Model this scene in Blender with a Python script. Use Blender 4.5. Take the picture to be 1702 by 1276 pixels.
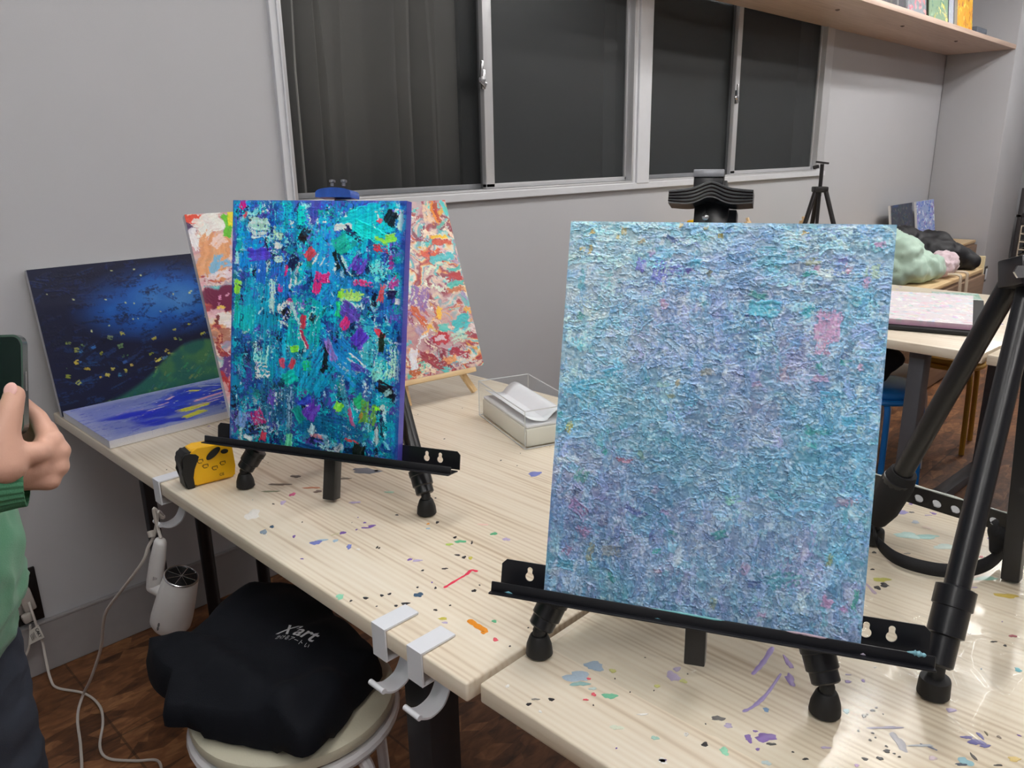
import bpy, bmesh, math, random
import numpy as np
from mathutils import Vector, Matrix, noise as mnoise

for _o in list(bpy.data.objects):
    bpy.data.objects.remove(_o)
scene = bpy.context.scene
COL = scene.collection
PI = math.pi

# ------------------------------------------------------------------ camera
FPX, PITCH, YAW, ROLL = 1294.7, math.radians(16.41), math.radians(44.5), math.radians(-1.02)
CAM = Vector((0, 0, 1.341))
FW = Vector((math.cos(YAW) * math.cos(PITCH), math.sin(YAW) * math.cos(PITCH), -math.sin(PITCH)))
_r0 = Vector((math.sin(YAW), -math.cos(YAW), 0))
_u0 = _r0.cross(FW)
RT = _r0 * math.cos(ROLL) + _u0 * math.sin(ROLL)
UP = RT.cross(FW)
cd = bpy.data.cameras.new('camera')
cam = bpy.data.objects.new('camera', cd)
COL.objects.link(cam)
cd.sensor_fit = 'HORIZONTAL'
cd.sensor_width = 36.0
cd.lens = FPX * 36.0 / 1702.0
cd.clip_start = 0.02
_m = Matrix((RT, UP, -FW)).transposed().to_4x4()
_m.translation = CAM
cam.matrix_world = _m
scene.camera = cam

# ------------------------------------------------------------------ world, exposure
wd = bpy.data.worlds.new('world')
scene.world = wd
wd.use_nodes = True
wd.node_tree.nodes['Background'].inputs[0].default_value = (0.010, 0.012, 0.016, 1)
wd.node_tree.nodes['Background'].inputs[1].default_value = 1.0
scene.view_settings.view_transform = 'Standard'
scene.view_settings.look = 'None'
scene.view_settings.gamma = 1.0
scene.view_settings.use_curve_mapping = False
scene.view_settings.exposure = 0.0
LAMP = 36.0            # strength of the ceiling strip lamps


# measuring helpers: where the sight line through a photo pixel meets a plane of the room
def ray(u, v):
    return FW + RT * ((u - 851) / FPX) - UP * ((v - 638) / FPX)


def pz(u, v, z):
    r = ray(u, v)
    return CAM + r * ((z - CAM.z) / r.z)


def py_(u, v, y):
    r = ray(u, v)
    return CAM + r * ((y - CAM.y) / r.y)


def px_(u, v, x):
    r = ray(u, v)
    return CAM + r * ((x - CAM.x) / r.x)


def at(u, v, d):
    return CAM + ray(u, v) * d


TZ = 0.719             # table top height
WY = 2.22              # window wall


# ------------------------------------------------------------------ materials
def s2l(c):
    c = np.asarray(c, float)
    return np.where(c <= 0.04045, c / 12.92, ((c + 0.055) / 1.055) ** 2.4)


def hexc(r, g, b):
    return tuple(float(x) for x in s2l(np.array([r, g, b]) / 255.0))


MATS = {}


def mat(name, rgb, rough=0.5, metal=0.0, var=0.06, scale=30.0, bump=0.0, bscale=200.0, coat=0.0, spec=0.5, trans=0.0, sheen=0.0):
    """principled surface with a little procedural variation"""
    if name in MATS:
        return MATS[name]
    m = bpy.data.materials.new(name)
    m.use_nodes = True
    nt = m.node_tree
    b = nt.nodes['Principled BSDF']
    c = hexc(*rgb)
    tc = nt.nodes.new('ShaderNodeTexCoord')
    n = nt.nodes.new('ShaderNodeTexNoise')
    n.inputs['Scale'].default_value = scale
    n.inputs['Detail'].default_value = 4
    nt.links.new(tc.outputs['Object'], n.inputs['Vector'])
    mx = nt.nodes.new('ShaderNodeMix')
    mx.data_type = 'RGBA'
    mx.inputs[6].default_value = tuple(max(0, x * (1 - var)) for x in c) + (1,)
    mx.inputs[7].default_value = tuple(min(1, x * (1 + var)) for x in c) + (1,)
    nt.links.new(n.outputs['Fac'], mx.inputs[0])
    nt.links.new(mx.outputs[2], b.inputs['Base Color'])
    b.inputs['Roughness'].default_value = rough
    b.inputs['Metallic'].default_value = metal
    b.inputs['Specular IOR Level'].default_value = spec
    b.inputs['Coat Weight'].default_value = coat
    b.inputs['Coat Roughness'].default_value = 0.12
    b.inputs['Transmission Weight'].default_value = trans
    b.inputs['Sheen Weight'].default_value = sheen
    if bump:
        n2 = nt.nodes.new('ShaderNodeTexNoise')
        n2.inputs['Scale'].default_value = bscale
        n2.inputs['Detail'].default_value = 3
        nt.links.new(tc.outputs['Object'], n2.inputs['Vector'])
        bp = nt.nodes.new('ShaderNodeBump')
        bp.inputs['Strength'].default_value = bump
        bp.inputs['Distance'].default_value = 0.002
        nt.links.new(n2.outputs['Fac'], bp.inputs['Height'])
        nt.links.new(bp.outputs['Normal'], b.inputs['Normal'])
    MATS[name] = m
    return m


def node(nt, t, **kw):
    n = nt.nodes.new(t)
    for k, v in kw.items():
        setattr(n, k, v)
    return n


def ramp(nt, stops):
    r = nt.nodes.new('ShaderNodeValToRGB')
    e = r.color_ramp.elements
    e[0].position, e[0].color = stops[0][0], hexc(*stops[0][1]) + (1,)
    e[1].position, e[1].color = stops[-1][0], hexc(*stops[-1][1]) + (1,)
    for p, c in stops[1:-1]:
        x = e.new(p)
        x.color = hexc(*c) + (1,)
    return r


def wood(name, light, mid, dark, axis='Y', rough=0.45, coat=0.25, fine=70.0, board=0.0):
    if name in MATS:
        return MATS[name]
    m = bpy.data.materials.new(name)
    m.use_nodes = True
    nt = m.node_tree
    b = nt.nodes['Principled BSDF']
    tc = node(nt, 'ShaderNodeTexCoord')
    mp = node(nt, 'ShaderNodeMapping')
    st = {'X': (0.05, 1, 1), 'Y': (1, 0.05, 1), 'Z': (1, 1, 0.05)}[axis]
    mp.inputs['Scale'].default_value = st
    nt.links.new(tc.outputs['Object'], mp.inputs['Vector'])
    n1 = node(nt, 'ShaderNodeTexNoise')
    n1.inputs['Scale'].default_value = fine
    n1.inputs['Detail'].default_value = 5
    nt.links.new(mp.outputs['Vector'], n1.inputs['Vector'])
    n2 = node(nt, 'ShaderNodeTexNoise')
    n2.inputs['Scale'].default_value = 6.0
    n2.inputs['Detail'].default_value = 2
    nt.links.new(mp.outputs['Vector'], n2.inputs['Vector'])
    w = node(nt, 'ShaderNodeTexWave')
    w.wave_type = 'BANDS'
    w.bands_direction = {'X': 'Y', 'Y': 'X', 'Z': 'X'}[axis]
    w.inputs['Scale'].default_value = 30.0
    w.inputs['Distortion'].default_value = 11.0
    w.inputs['Detail'].default_value = 2.0
    w.inputs['Detail Scale'].default_value = 0.6
    nt.links.new(mp.outputs['Vector'], w.inputs['Vector'])
    a1 = node(nt, 'ShaderNodeMath', operation='MULTIPLY_ADD')
    a1.inputs[1].default_value = 0.16
    nt.links.new(w.outputs['Fac'], a1.inputs[0])
    a2 = node(nt, 'ShaderNodeMath', operation='MULTIPLY_ADD')
    a2.inputs[1].default_value = 0.62
    nt.links.new(n1.outputs['Fac'], a2.inputs[0])
    a3 = node(nt, 'ShaderNodeMath', operation='MULTIPLY')
    a3.inputs[1].default_value = 0.4
    nt.links.new(n2.outputs['Fac'], a3.inputs[0])
    nt.links.new(a3.outputs[0], a2.inputs[2])
    nt.links.new(a2.outputs[0], a1.inputs[2])
    r = ramp(nt, [(0.30, light), (0.62, mid), (0.92, dark)])
    nt.links.new(a1.outputs[0], r.inputs['Fac'])
    nt.links.new(r.outputs['Color'], b.inputs['Base Color'])
    b.inputs['Roughness'].default_value = rough
    b.inputs['Coat Weight'].default_value = coat
    b.inputs['Coat Roughness'].default_value = 0.15
    bp = node(nt, 'ShaderNodeBump')
    bp.inputs['Strength'].default_value = 0.12
    bp.inputs['Distance'].default_value = 0.001
    nt.links.new(n1.outputs['Fac'], bp.inputs['Height'])
    nt.links.new(bp.outputs['Normal'], b.inputs['Normal'])
    MATS[name] = m
    return m


def paint_mat(name, rough=0.35, spec=0.5, bump=0.25, coat=0.0):
    """pigment: the colour of each dab is stored on the mesh, a fine noise adds bristle grain"""
    if name in MATS:
        return MATS[name]
    m = bpy.data.materials.new(name)
    m.use_nodes = True
    nt = m.node_tree
    b = nt.nodes['Principled BSDF']
    a = node(nt, 'ShaderNodeAttribute')
    a.attribute_name = 'Col'
    tc = node(nt, 'ShaderNodeTexCoord')
    n = node(nt, 'ShaderNodeTexNoise')
    n.inputs['Scale'].default_value = 420
    n.inputs['Detail'].default_value = 3
    nt.links.new(tc.outputs['Object'], n.inputs['Vector'])
    hs = node(nt, 'ShaderNodeHueSaturation')
    mr = node(nt, 'ShaderNodeMapRange')
    mr.inputs['To Min'].default_value = 0.86
    mr.inputs['To Max'].default_value = 1.14
    nt.links.new(n.outputs['Fac'], mr.inputs['Value'])
    nt.links.new(mr.outputs['Result'], hs.inputs['Value'])
    nt.links.new(a.outputs['Color'], hs.inputs['Color'])
    nt.links.new(hs.outputs['Color'], b.inputs['Base Color'])
    b.inputs['Roughness'].default_value = rough
    b.inputs['Specular IOR Level'].default_value = spec
    b.inputs['Coat Weight'].default_value = coat
    b.inputs['Coat Roughness'].default_value = 0.1
    bp = node(nt, 'ShaderNodeBump')
    bp.inputs['Strength'].default_value = bump
    bp.inputs['Distance'].default_value = 0.0006
    nt.links.new(n.outputs['Fac'], bp.inputs['Height'])
    nt.links.new(bp.outputs['Normal'], b.inputs['Normal'])
    MATS[name] = m
    return m


def clear_mat(name, tint, rough=0.05, ior=1.45, gain=1.0, haze=0.0):
    """thin clear plastic or glass: see-through with a fresnel gloss and a little haze"""
    if name in MATS:
        return MATS[name]
    m = bpy.data.materials.new(name)
    m.use_nodes = True
    nt = m.node_tree
    for n in list(nt.nodes):
        nt.nodes.remove(n)
    out = node(nt, 'ShaderNodeOutputMaterial')
    tr = node(nt, 'ShaderNodeBsdfTransparent')
    tr.inputs[0].default_value = hexc(*tint) + (1,)
    df = node(nt, 'ShaderNodeBsdfDiffuse')
    df.inputs[0].default_value = (0.8, 0.82, 0.84, 1)
    m0 = node(nt, 'ShaderNodeMixShader')
    tc = node(nt, 'ShaderNodeTexCoord')
    nz = node(nt, 'ShaderNodeTexNoise')
    nz.inputs['Scale'].default_value = 9.0
    nt.links.new(tc.outputs['Object'], nz.inputs['Vector'])
    hm = node(nt, 'ShaderNodeMath', operation='MULTIPLY')
    hm.inputs[1].default_value = haze * 2
    nt.links.new(nz.outputs['Fac'], hm.inputs[0])
    nt.links.new(hm.outputs[0], m0.inputs[0])
    nt.links.new(tr.outputs[0], m0.inputs[1])
    nt.links.new(df.outputs[0], m0.inputs[2])
    gl = node(nt, 'ShaderNodeBsdfGlossy')
    gl.inputs['Roughness'].default_value = rough
    fr = node(nt, 'ShaderNodeFresnel')
    fr.inputs['IOR'].default_value = ior
    g = node(nt, 'ShaderNodeMath', operation='MULTIPLY')
    g.inputs[1].default_value = gain
    ge = node(nt, 'ShaderNodeNewGeometry')
    fb = node(nt, 'ShaderNodeMath', operation='SUBTRACT')
    fb.inputs[0].default_value = 1.0
    nt.links.new(ge.outputs['Backfacing'], fb.inputs[1])
    f2 = node(nt, 'ShaderNodeMath', operation='MULTIPLY')
    nt.links.new(fr.outputs[0], f2.inputs[0])
    nt.links.new(fb.outputs[0], f2.inputs[1])
    nt.links.new(f2.outputs[0], g.inputs[0])
    mx = node(nt, 'ShaderNodeMixShader')
    nt.links.new(g.outputs[0], mx.inputs[0])
    nt.links.new(m0.outputs[0], mx.inputs[1])
    nt.links.new(gl.outputs[0], mx.inputs[2])
    nt.links.new(mx.outputs[0], out.inputs[0])
    MATS[name] = m
    return m


M_BLACK = mat('black_metal', (20, 21, 26), 0.32, 0.0, 0.15, 40, bump=0.05)
M_RUBBER = mat('black_rubber', (16, 16, 18), 0.55, 0, 0.1)
M_SILVER = mat('bare_steel', (200, 202, 205), 0.25, 1.0)
M_ALU = mat('aluminium_frame', (196, 197, 200), 0.35, 0.35, 0.04, 12)
M_WHITE = mat('white_plastic', (226, 229, 236), 0.3, 0, 0.03)
M_WHITEPAINT = mat('white_enamel', (205, 207, 212), 0.35, 0, 0.05, 20)
M_WOODTOP = wood('pine_table_top', (240, 231, 214), (230, 217, 196), (182, 156, 124), 'Y', 0.4, 0.3)
M_PINE = wood('pale_pine', (232, 206, 164), (220, 190, 145), (190, 155, 110), 'X', 0.5, 0.1)
M_PINEZ = wood('pale_pine_upright', (232, 206, 164), (220, 190, 145), (190, 155, 110), 'Z', 0.5, 0.1)
M_SHELF = wood('shelf_board', (222, 200, 184), (206, 180, 164), (176, 148, 132), 'X', 0.5, 0.1)
M_CANVAS = mat('raw_white_canvas', (232, 231, 228), 0.8, 0, 0.05, 60, bump=0.3, bscale=900)


# ------------------------------------------------------------------ mesh helpers
def mesh_from(bm, name, mats, smooth=True, ang=35):
    me = bpy.data.meshes.new(name)
    bmesh.ops.recalc_face_normals(bm, faces=bm.faces[:])
    bm.to_mesh(me)
    bm.free()
    for m in (mats if isinstance(mats, (list, tuple)) else [mats]):
        me.materials.append(m)
    if smooth and len(me.polygons):
        me.polygons.foreach_set('use_smooth', [True] * len(me.polygons))
        me.set_sharp_from_angle(angle=math.radians(ang))
    me.update()
    return me


def put(name, me, parent=None):
    o = bpy.data.objects.new(name, me)
    COL.objects.link(o)
    if parent is not None:
        w = Vector((0, 0, 0))
        p = parent
        while p is not None:
            w += p.location
            p = p.parent
        me.transform(Matrix.Translation(-w))
        o.parent = parent
    return o


def obj(name, bm, mats, parent=None, smooth=True, ang=35):
    return put(name, mesh_from(bm, name, mats, smooth, ang), parent)


def tag(o, label=None, cat=None, group=None, kind=None):
    if label:
        o['label'] = label
    if cat:
        o['category'] = cat
    if group:
        o['group'] = group
    if kind:
        o['kind'] = kind
    return o


def thing(name, label, cat, loc, group=None):
    o = bpy.data.objects.new(name, None)
    o.empty_display_size = 0.05
    COL.objects.link(o)
    o.location = Vector(loc)
    return tag(o, label, cat, group)


def solo(o, label, cat, group=None, kind=None):
    """give a one-mesh thing its origin at its base"""
    me = o.data
    co = [v.co for v in me.vertices]
    lo = Vector((min(c.x for c in co), min(c.y for c in co), min(c.z for c in co)))
    hi = Vector((max(c.x for c in co), max(c.y for c in co), max(c.z for c in co)))
    b = Vector(((lo.x + hi.x) / 2, (lo.y + hi.y) / 2, lo.z))
    me.transform(Matrix.Translation(-b))
    o.location = b
    return tag(o, label, cat, group, kind)


def struct(name, bm, mats, label, cat, smooth=False):
    o = obj(name, bm, mats, None, smooth)
    return tag(o, label, cat, kind='structure')


def box(bm, c, s, rot=None, bevel=0.0, seg=2, mi=0):
    g = bmesh.ops.create_cube(bm, size=1.0)
    vs = g['verts']
    M = Matrix.Diagonal((s[0], s[1], s[2], 1))
    if rot is not None:
        M = rot.to_4x4() @ M
    M = Matrix.Translation(Vector(c)) @ M
    bmesh.ops.transform(bm, matrix=M, verts=vs)
    es = list({e for v in vs for e in v.link_edges})
    fs = list({f for v in vs for f in v.link_faces})
    for f in fs:
        f.material_index = mi
    if bevel:
        r = bmesh.ops.bevel(bm, geom=es + vs, offset=bevel, segments=seg, affect='EDGES', profile=0.5)
        for f in r['faces']:
            f.material_index = mi
    return vs


def frame_from(axis, hint=Vector((0, 0, 1))):
    a = Vector(axis).normalized()
    if abs(a.dot(hint)) > 0.95:
        hint = Vector((1, 0, 0))
    x = hint.cross(a).normalized()
    y = a.cross(x)
    return x, y, a


def tube(bm, pts, r, seg=10, cap=True, mi=0, flat=1.0):
    pts = [Vector(p) for p in pts]
    n = len(pts)
    rs = r if isinstance(r, (list, tuple)) else [r] * n
    rings = []
    x = None
    for i, p in enumerate(pts):
        t = (pts[min(i + 1, n - 1)] - pts[max(i - 1, 0)]).normalized()
        if x is None:
            x, y, _ = frame_from(t)
        else:
            x = (x - t * x.dot(t)).normalized()
            y = t.cross(x)
        rings.append([bm.verts.new(p + (x * math.cos(a) + y * math.sin(a) * flat) * rs[i])
                      for a in [2 * PI * k / seg for k in range(seg)]])
    for i in range(n - 1):
        for k in range(seg):
            f = bm.faces.new((rings[i][k], rings[i][(k + 1) % seg], rings[i + 1][(k + 1) % seg], rings[i + 1][k]))
            f.material_index = mi
    if cap:
        bm.faces.new(rings[0]).material_index = mi
        bm.faces.new(rings[-1]).material_index = mi


def spline(pts, n=8):
    pts = [Vector(p) for p in pts]
    out = []
    for i in range(len(pts) - 1):
        p0, p1, p2, p3 = pts[max(i - 1, 0)], pts[i], pts[i + 1], pts[min(i + 2, len(pts) - 1)]
        for k in range(n):
            t = k / n
            out.append(0.5 * ((2 * p1) + (p2 - p0) * t + (2 * p0 - 5 * p1 + 4 * p2 - p3) * t * t + (3 * p1 - p0 - 3 * p2 + p3) * t ** 3))
    out.append(pts[-1])
    return out


def lathe(bm, prof, base, axis=(0, 0, 1), seg=28, cap=True, mi=0, sx=1.0, sy=1.0):
    x, y, a = frame_from(axis)
    base = Vector(base)
    rings = []
    for r, h in prof:
        rings.append([bm.verts.new(base + a * h + (x * math.cos(t) * sx + y * math.sin(t) * sy) * max(r, 1e-5))
                      for t in [2 * PI * k / seg for k in range(seg)]])
    for i in range(len(prof) - 1):
        for k in range(seg):
            bm.faces.new((rings[i][k], rings[i][(k + 1) % seg], rings[i + 1][(k + 1) % seg], rings[i + 1][k])).material_index = mi
    if cap:
        bm.faces.new(rings[0]).material_index = mi
        bm.faces.new(rings[-1]).material_index = mi


def capsule(bm, p0, r0, p1, r1, seg=14):
    p0, p1 = Vector(p0), Vector(p1)
    L = (p1 - p0).length
    prof = []
    for k in range(6):
        a = PI / 2 * k / 5
        prof.append((r0 * math.sin(a), -r0 * math.cos(a)))
    for k in range(6):
        a = PI / 2 * k / 5
        prof.append((r1 * math.cos(a), L + r1 * math.sin(a)))
    lathe(bm, prof, p0, p1 - p0 if L > 1e-6 else (0, 0, 1), seg)


def prism(bm, poly, depth, M, mi=0):
    """poly in local xy, extruded along local z by depth, placed with matrix M"""
    a = [bm.verts.new(M @ Vector((p[0], p[1], 0))) for p in poly]
    b = [bm.verts.new(M @ Vector((p[0], p[1], depth))) for p in poly]
    n = len(poly)
    bm.faces.new(a).material_index = mi
    bm.faces.new(b).material_index = mi
    for i in range(n):
        bm.faces.new((a[i], a[(i + 1) % n], b[(i + 1) % n], b[i])).material_index = mi


def plate(bm, outer, holes, th, M):
    """flat plate with holes cut through, thickness th along local z"""
    t = bmesh.new()
    es = []
    for loop in [outer] + holes:
        vs = [t.verts.new((p[0], p[1], 0)) for p in loop]
        for i in range(len(vs)):
            es.append(t.edges.new((vs[i], vs[(i + 1) % len(vs)])))
    bmesh.ops.triangle_fill(t, use_beauty=True, use_dissolve=False, edges=es, normal=(0, 0, 1))
    r = bmesh.ops.extrude_face_region(t, geom=t.faces[:])
    bmesh.ops.translate(t, vec=(0, 0, th), verts=[v for v in r['geom'] if isinstance(v, bmesh.types.BMVert)])
    bmesh.ops.transform(t, matrix=M, verts=t.verts[:])
    me = bpy.data.meshes.new('tmp')
    t.to_mesh(me)
    t.free()
    bm.from_mesh(me)
    bpy.data.meshes.remove(me)


def basis(x, y, z, o):
    m = Matrix((Vector(x), Vector(y), Vector(z))).transposed().to_4x4()
    m.translation = Vector(o)
    return m


def circ(cx, cy, r, n=18, a0=0, a1=2 * PI):
    full = abs(a1 - a0 - 2 * PI) < 1e-6
    return [(cx + r * math.cos(a0 + (a1 - a0) * k / (n if full else n - 1)), cy + r * math.sin(a0 + (a1 - a0) * k / (n if full else n - 1))) for k in range(n)]


def keyhole(cx, cy, s=1.0):
    big = [math.radians(55 - 290 * k / 13) for k in range(14)]
    small = [math.radians(205 - 230 * k / 9) for k in range(10)]
    return [(cx + 0.0058 * s * math.cos(a), cy - 0.003 * s + 0.0058 * s * math.sin(a)) for a in big] + \
        [(cx + 0.0036 * s * math.cos(a), cy + 0.0058 * s + 0.0036 * s * math.sin(a)) for a in small]


def bake(o):
    dg = bpy.context.evaluated_depsgraph_get()
    me = bpy.data.meshes.new_from_object(o.evaluated_get(dg))
    old = o.data
    o.modifiers.clear()
    o.data = me
    if old.users == 0 and isinstance(old, bpy.types.Mesh):
        bpy.data.meshes.remove(old)
    me.polygons.foreach_set('use_smooth', [True] * len(me.polygons))
    return o


def fuse(name, bm, m, voxel, smooth=6, parent=None):
    """union of the pieces in bm as one continuous skin"""
    o = obj(name, bm, m, None)
    md = o.modifiers.new('remesh', 'REMESH')
    md.mode = 'VOXEL'
    md.voxel_size = voxel
    if smooth:
        s = o.modifiers.new('smooth', 'SMOOTH')
        s.iterations = smooth
        s.factor = 0.5
    bake(o)
    if not o.data.materials:
        o.data.materials.append(m)
    if parent is not None:
        w = parent.location + (parent.parent.location if parent.parent else Vector())
        o.data.transform(Matrix.Translation(-w))
        o.parent = parent
    return o


def wrinkle(o, amp, sc, seed=0.0, stretch=(1, 1, 1)):
    me = o.data
    n = len(me.vertices)
    co = np.empty(n * 3)
    me.vertices.foreach_get('co', co)
    co = co.reshape(-1, 3)
    no = np.empty(n * 3)
    me.vertices.foreach_get('normal', no)
    no = no.reshape(-1, 3)
    d = np.array([mnoise.fractal(Vector((c[0] * sc * stretch[0] + seed, c[1] * sc * stretch[1], c[2] * sc * stretch[2])), 1.0, 2.0, 3) for c in co])
    d = 1 - 2 * np.abs(d)
    co = co + no * (d * amp)[:, None]
    me.vertices.foreach_set('co', co.reshape(-1))
    me.update()


def text_mesh(body, size, extrude=0.0002, shear=0.0, res=3, bold=0.0):
    c = bpy.data.curves.new('txt', 'FONT')
    c.body = body
    c.size = size
    c.extrude = extrude
    c.shear = shear
    c.offset = bold
    c.resolution_u = res
    c.align_x = 'CENTER'
    c.align_y = 'CENTER'
    o = bpy.data.objects.new('txt', c)
    COL.objects.link(o)
    bpy.context.view_layer.update()
    dg = bpy.context.evaluated_depsgraph_get()
    me = bpy.data.meshes.new_from_object(o.evaluated_get(dg))
    bpy.data.objects.remove(o)
    bpy.data.curves.remove(c)
    me.materials.clear()
    return me


# ------------------------------------------------------------------ painting engine (numpy)
def upsample(g, ny, nx):
    h, w = g.shape
    y = np.linspace(0, h - 1.001, ny)
    x = np.linspace(0, w - 1.001, nx)
    yi, xi = y.astype(int), x.astype(int)
    fy, fx = y - yi, x - xi
    fy, fx = fy * fy * (3 - 2 * fy), fx * fx * (3 - 2 * fx)
    a = g[yi][:, xi] * (1 - fx) + g[yi][:, xi + 1] * fx
    b = g[yi + 1][:, xi] * (1 - fx) + g[yi + 1][:, xi + 1] * fx
    return a * (1 - fy)[:, None] + b * fy[:, None]


def fbm(R, ny, nx, fy, fx, octv=4, gain=0.5):
    o = np.zeros((ny, nx))
    a, s = 1.0, 0.0
    for k in range(octv):
        gy, gx = int(fy * 2 ** k) + 2, int(fx * 2 ** k) + 2
        o += a * upsample(R.rand(gy, gx), ny, nx)
        s += a
        a *= gain
    return o / s


class Board:
    def __init__(s, ny, nx, seed, w, h):
        s.ny, s.nx = ny, nx
        s.R = np.random.RandomState(seed)
        s.c = np.zeros((ny, nx, 3))
        s.h = np.zeros((ny, nx))
        s.w, s.hh = w, h                      # metres
        s.px = nx / w                         # cells per metre

    def blend(s, a, col):
        s.c = s.c * (1 - a[..., None]) + np.asarray(col, float) / 255 * a[..., None]

    def stroke(s, u, v, L, W, ang, col, dry=0.3, ht=0.0008, jit=0.08, ridge=0.5, curve=0.0, alpha=1.0):
        """a knife or brush dab: centre (u,v) 0..1 (v downwards), length and width in metres, angle in degrees"""
        R = s.R
        cx, cy = u * s.nx, v * s.ny
        lp, wp = L * s.px / 2, W * s.px / 2
        rad = int(math.hypot(lp, wp) + 3 + abs(curve) * lp)
        x0, x1 = max(0, int(cx - rad)), min(s.nx, int(cx + rad) + 1)
        y0, y1 = max(0, int(cy - rad)), min(s.ny, int(cy + rad) + 1)
        if x1 <= x0 or y1 <= y0:
            return
        yy, xx = np.mgrid[y0:y1, x0:x1]
        a = math.radians(ang)
        dx, dy = xx - cx, -(yy - cy)
        uu = (dx * math.cos(a) + dy * math.sin(a)) / lp
        vv = (-dx * math.sin(a) + dy * math.cos(a)) / wp
        vv = vv - curve * (uu * uu - 0.4) * lp / wp * 0.5
        nb = max(3, int(wp * 1.3) + 3)
        prof = R.rand(nb)
        pv = np.interp(np.clip(vv, -1, 1), np.linspace(-1, 1, nb), prof)
        endj = np.interp(np.clip(vv, -1, 1), np.linspace(-1, 1, nb), R.rand(nb)) * 0.35
        wig = np.interp(np.clip(uu, -1, 1), np.linspace(-1, 1, 7), R.rand(7)) * 0.3
        inside = (np.abs(uu) < 1 - endj) & (np.abs(vv) < 1 - wig * 0.6)
        nz = upsample(R.rand(max(3, int((y1 - y0) / 2.5) + 2), max(3, int((x1 - x0) / 2.5) + 2)), y1 - y0, x1 - x0)
        cov = 0.55 * nz + 0.45 * pv + 0.25 * (1 - np.abs(uu)) * 0
        m = inside & (cov > dry * (0.55 + 0.6 * (uu * 0.5 + 0.5)))
        al = m * alpha * (0.75 + 0.25 * nz)
        cc = np.asarray(col, float) / 255 + (pv[..., None] - 0.5) * jit * 2 + R.randn(3) * jit * 0.35
        sub = s.c[y0:y1, x0:x1]
        s.c[y0:y1, x0:x1] = sub * (1 - al[..., None]) + np.clip(cc, 0, 1) * al[..., None]
        edge = np.exp(-((np.abs(vv) - 0.85) / 0.18) ** 2)
        hh = ht * (0.35 + 0.9 * (pv - 0.3) + ridge * edge)
        hs = s.h[y0:y1, x0:x1]
        s.h[y0:y1, x0:x1] = np.where(m, hs * 0.55 + hh, hs)

    def blob(s, u, v, ru, rv, col, wob=0.3, ht=0.0006, ang=0.0, alpha=1.0, soft=0.15):
        R = s.R
        yy, xx = np.mgrid[0:s.ny, 0:s.nx]
        X = (xx / s.nx - u) * s.w
        Y = -(yy / s.ny - v) * s.hh
        a = math.radians(ang)
        x = (X * math.cos(a) + Y * math.sin(a)) / ru
        y = (-X * math.sin(a) + Y * math.cos(a)) / rv
        t = np.arctan2(y, x)
        r = np.hypot(x, y)
        k = np.ones_like(r)
        for f in (2, 3, 5, 8):
            k += wob / f * np.sin(f * t + R.rand() * 6.28)
        m = np.clip((k - r) / soft, 0, 1)
        s.blend(m * alpha, col)
        s.h += m * ht


def warp(B, amp, f, seed):
    """ragged, dragged edges: every dab is pulled about by a noise field"""
    R = np.random.RandomState(seed)
    dx = (fbm(R, B.ny, B.nx, f, f * B.nx / B.ny, 3) - 0.5) * 2 * amp
    dy = (fbm(R, B.ny, B.nx, f, f * B.nx / B.ny, 3) - 0.5) * 2 * amp
    yy, xx = np.mgrid[0:B.ny, 0:B.nx]
    xi = np.clip(np.rint(xx + dx), 0, B.nx - 1).astype(int)
    yi = np.clip(np.rint(yy + dy), 0, B.ny - 1).astype(int)
    B.c = B.c[yi, xi]
    B.h = B.h[yi, xi]


def tone(c, k):
    return tuple(min(255, max(0, x * k)) for x in c)


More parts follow.
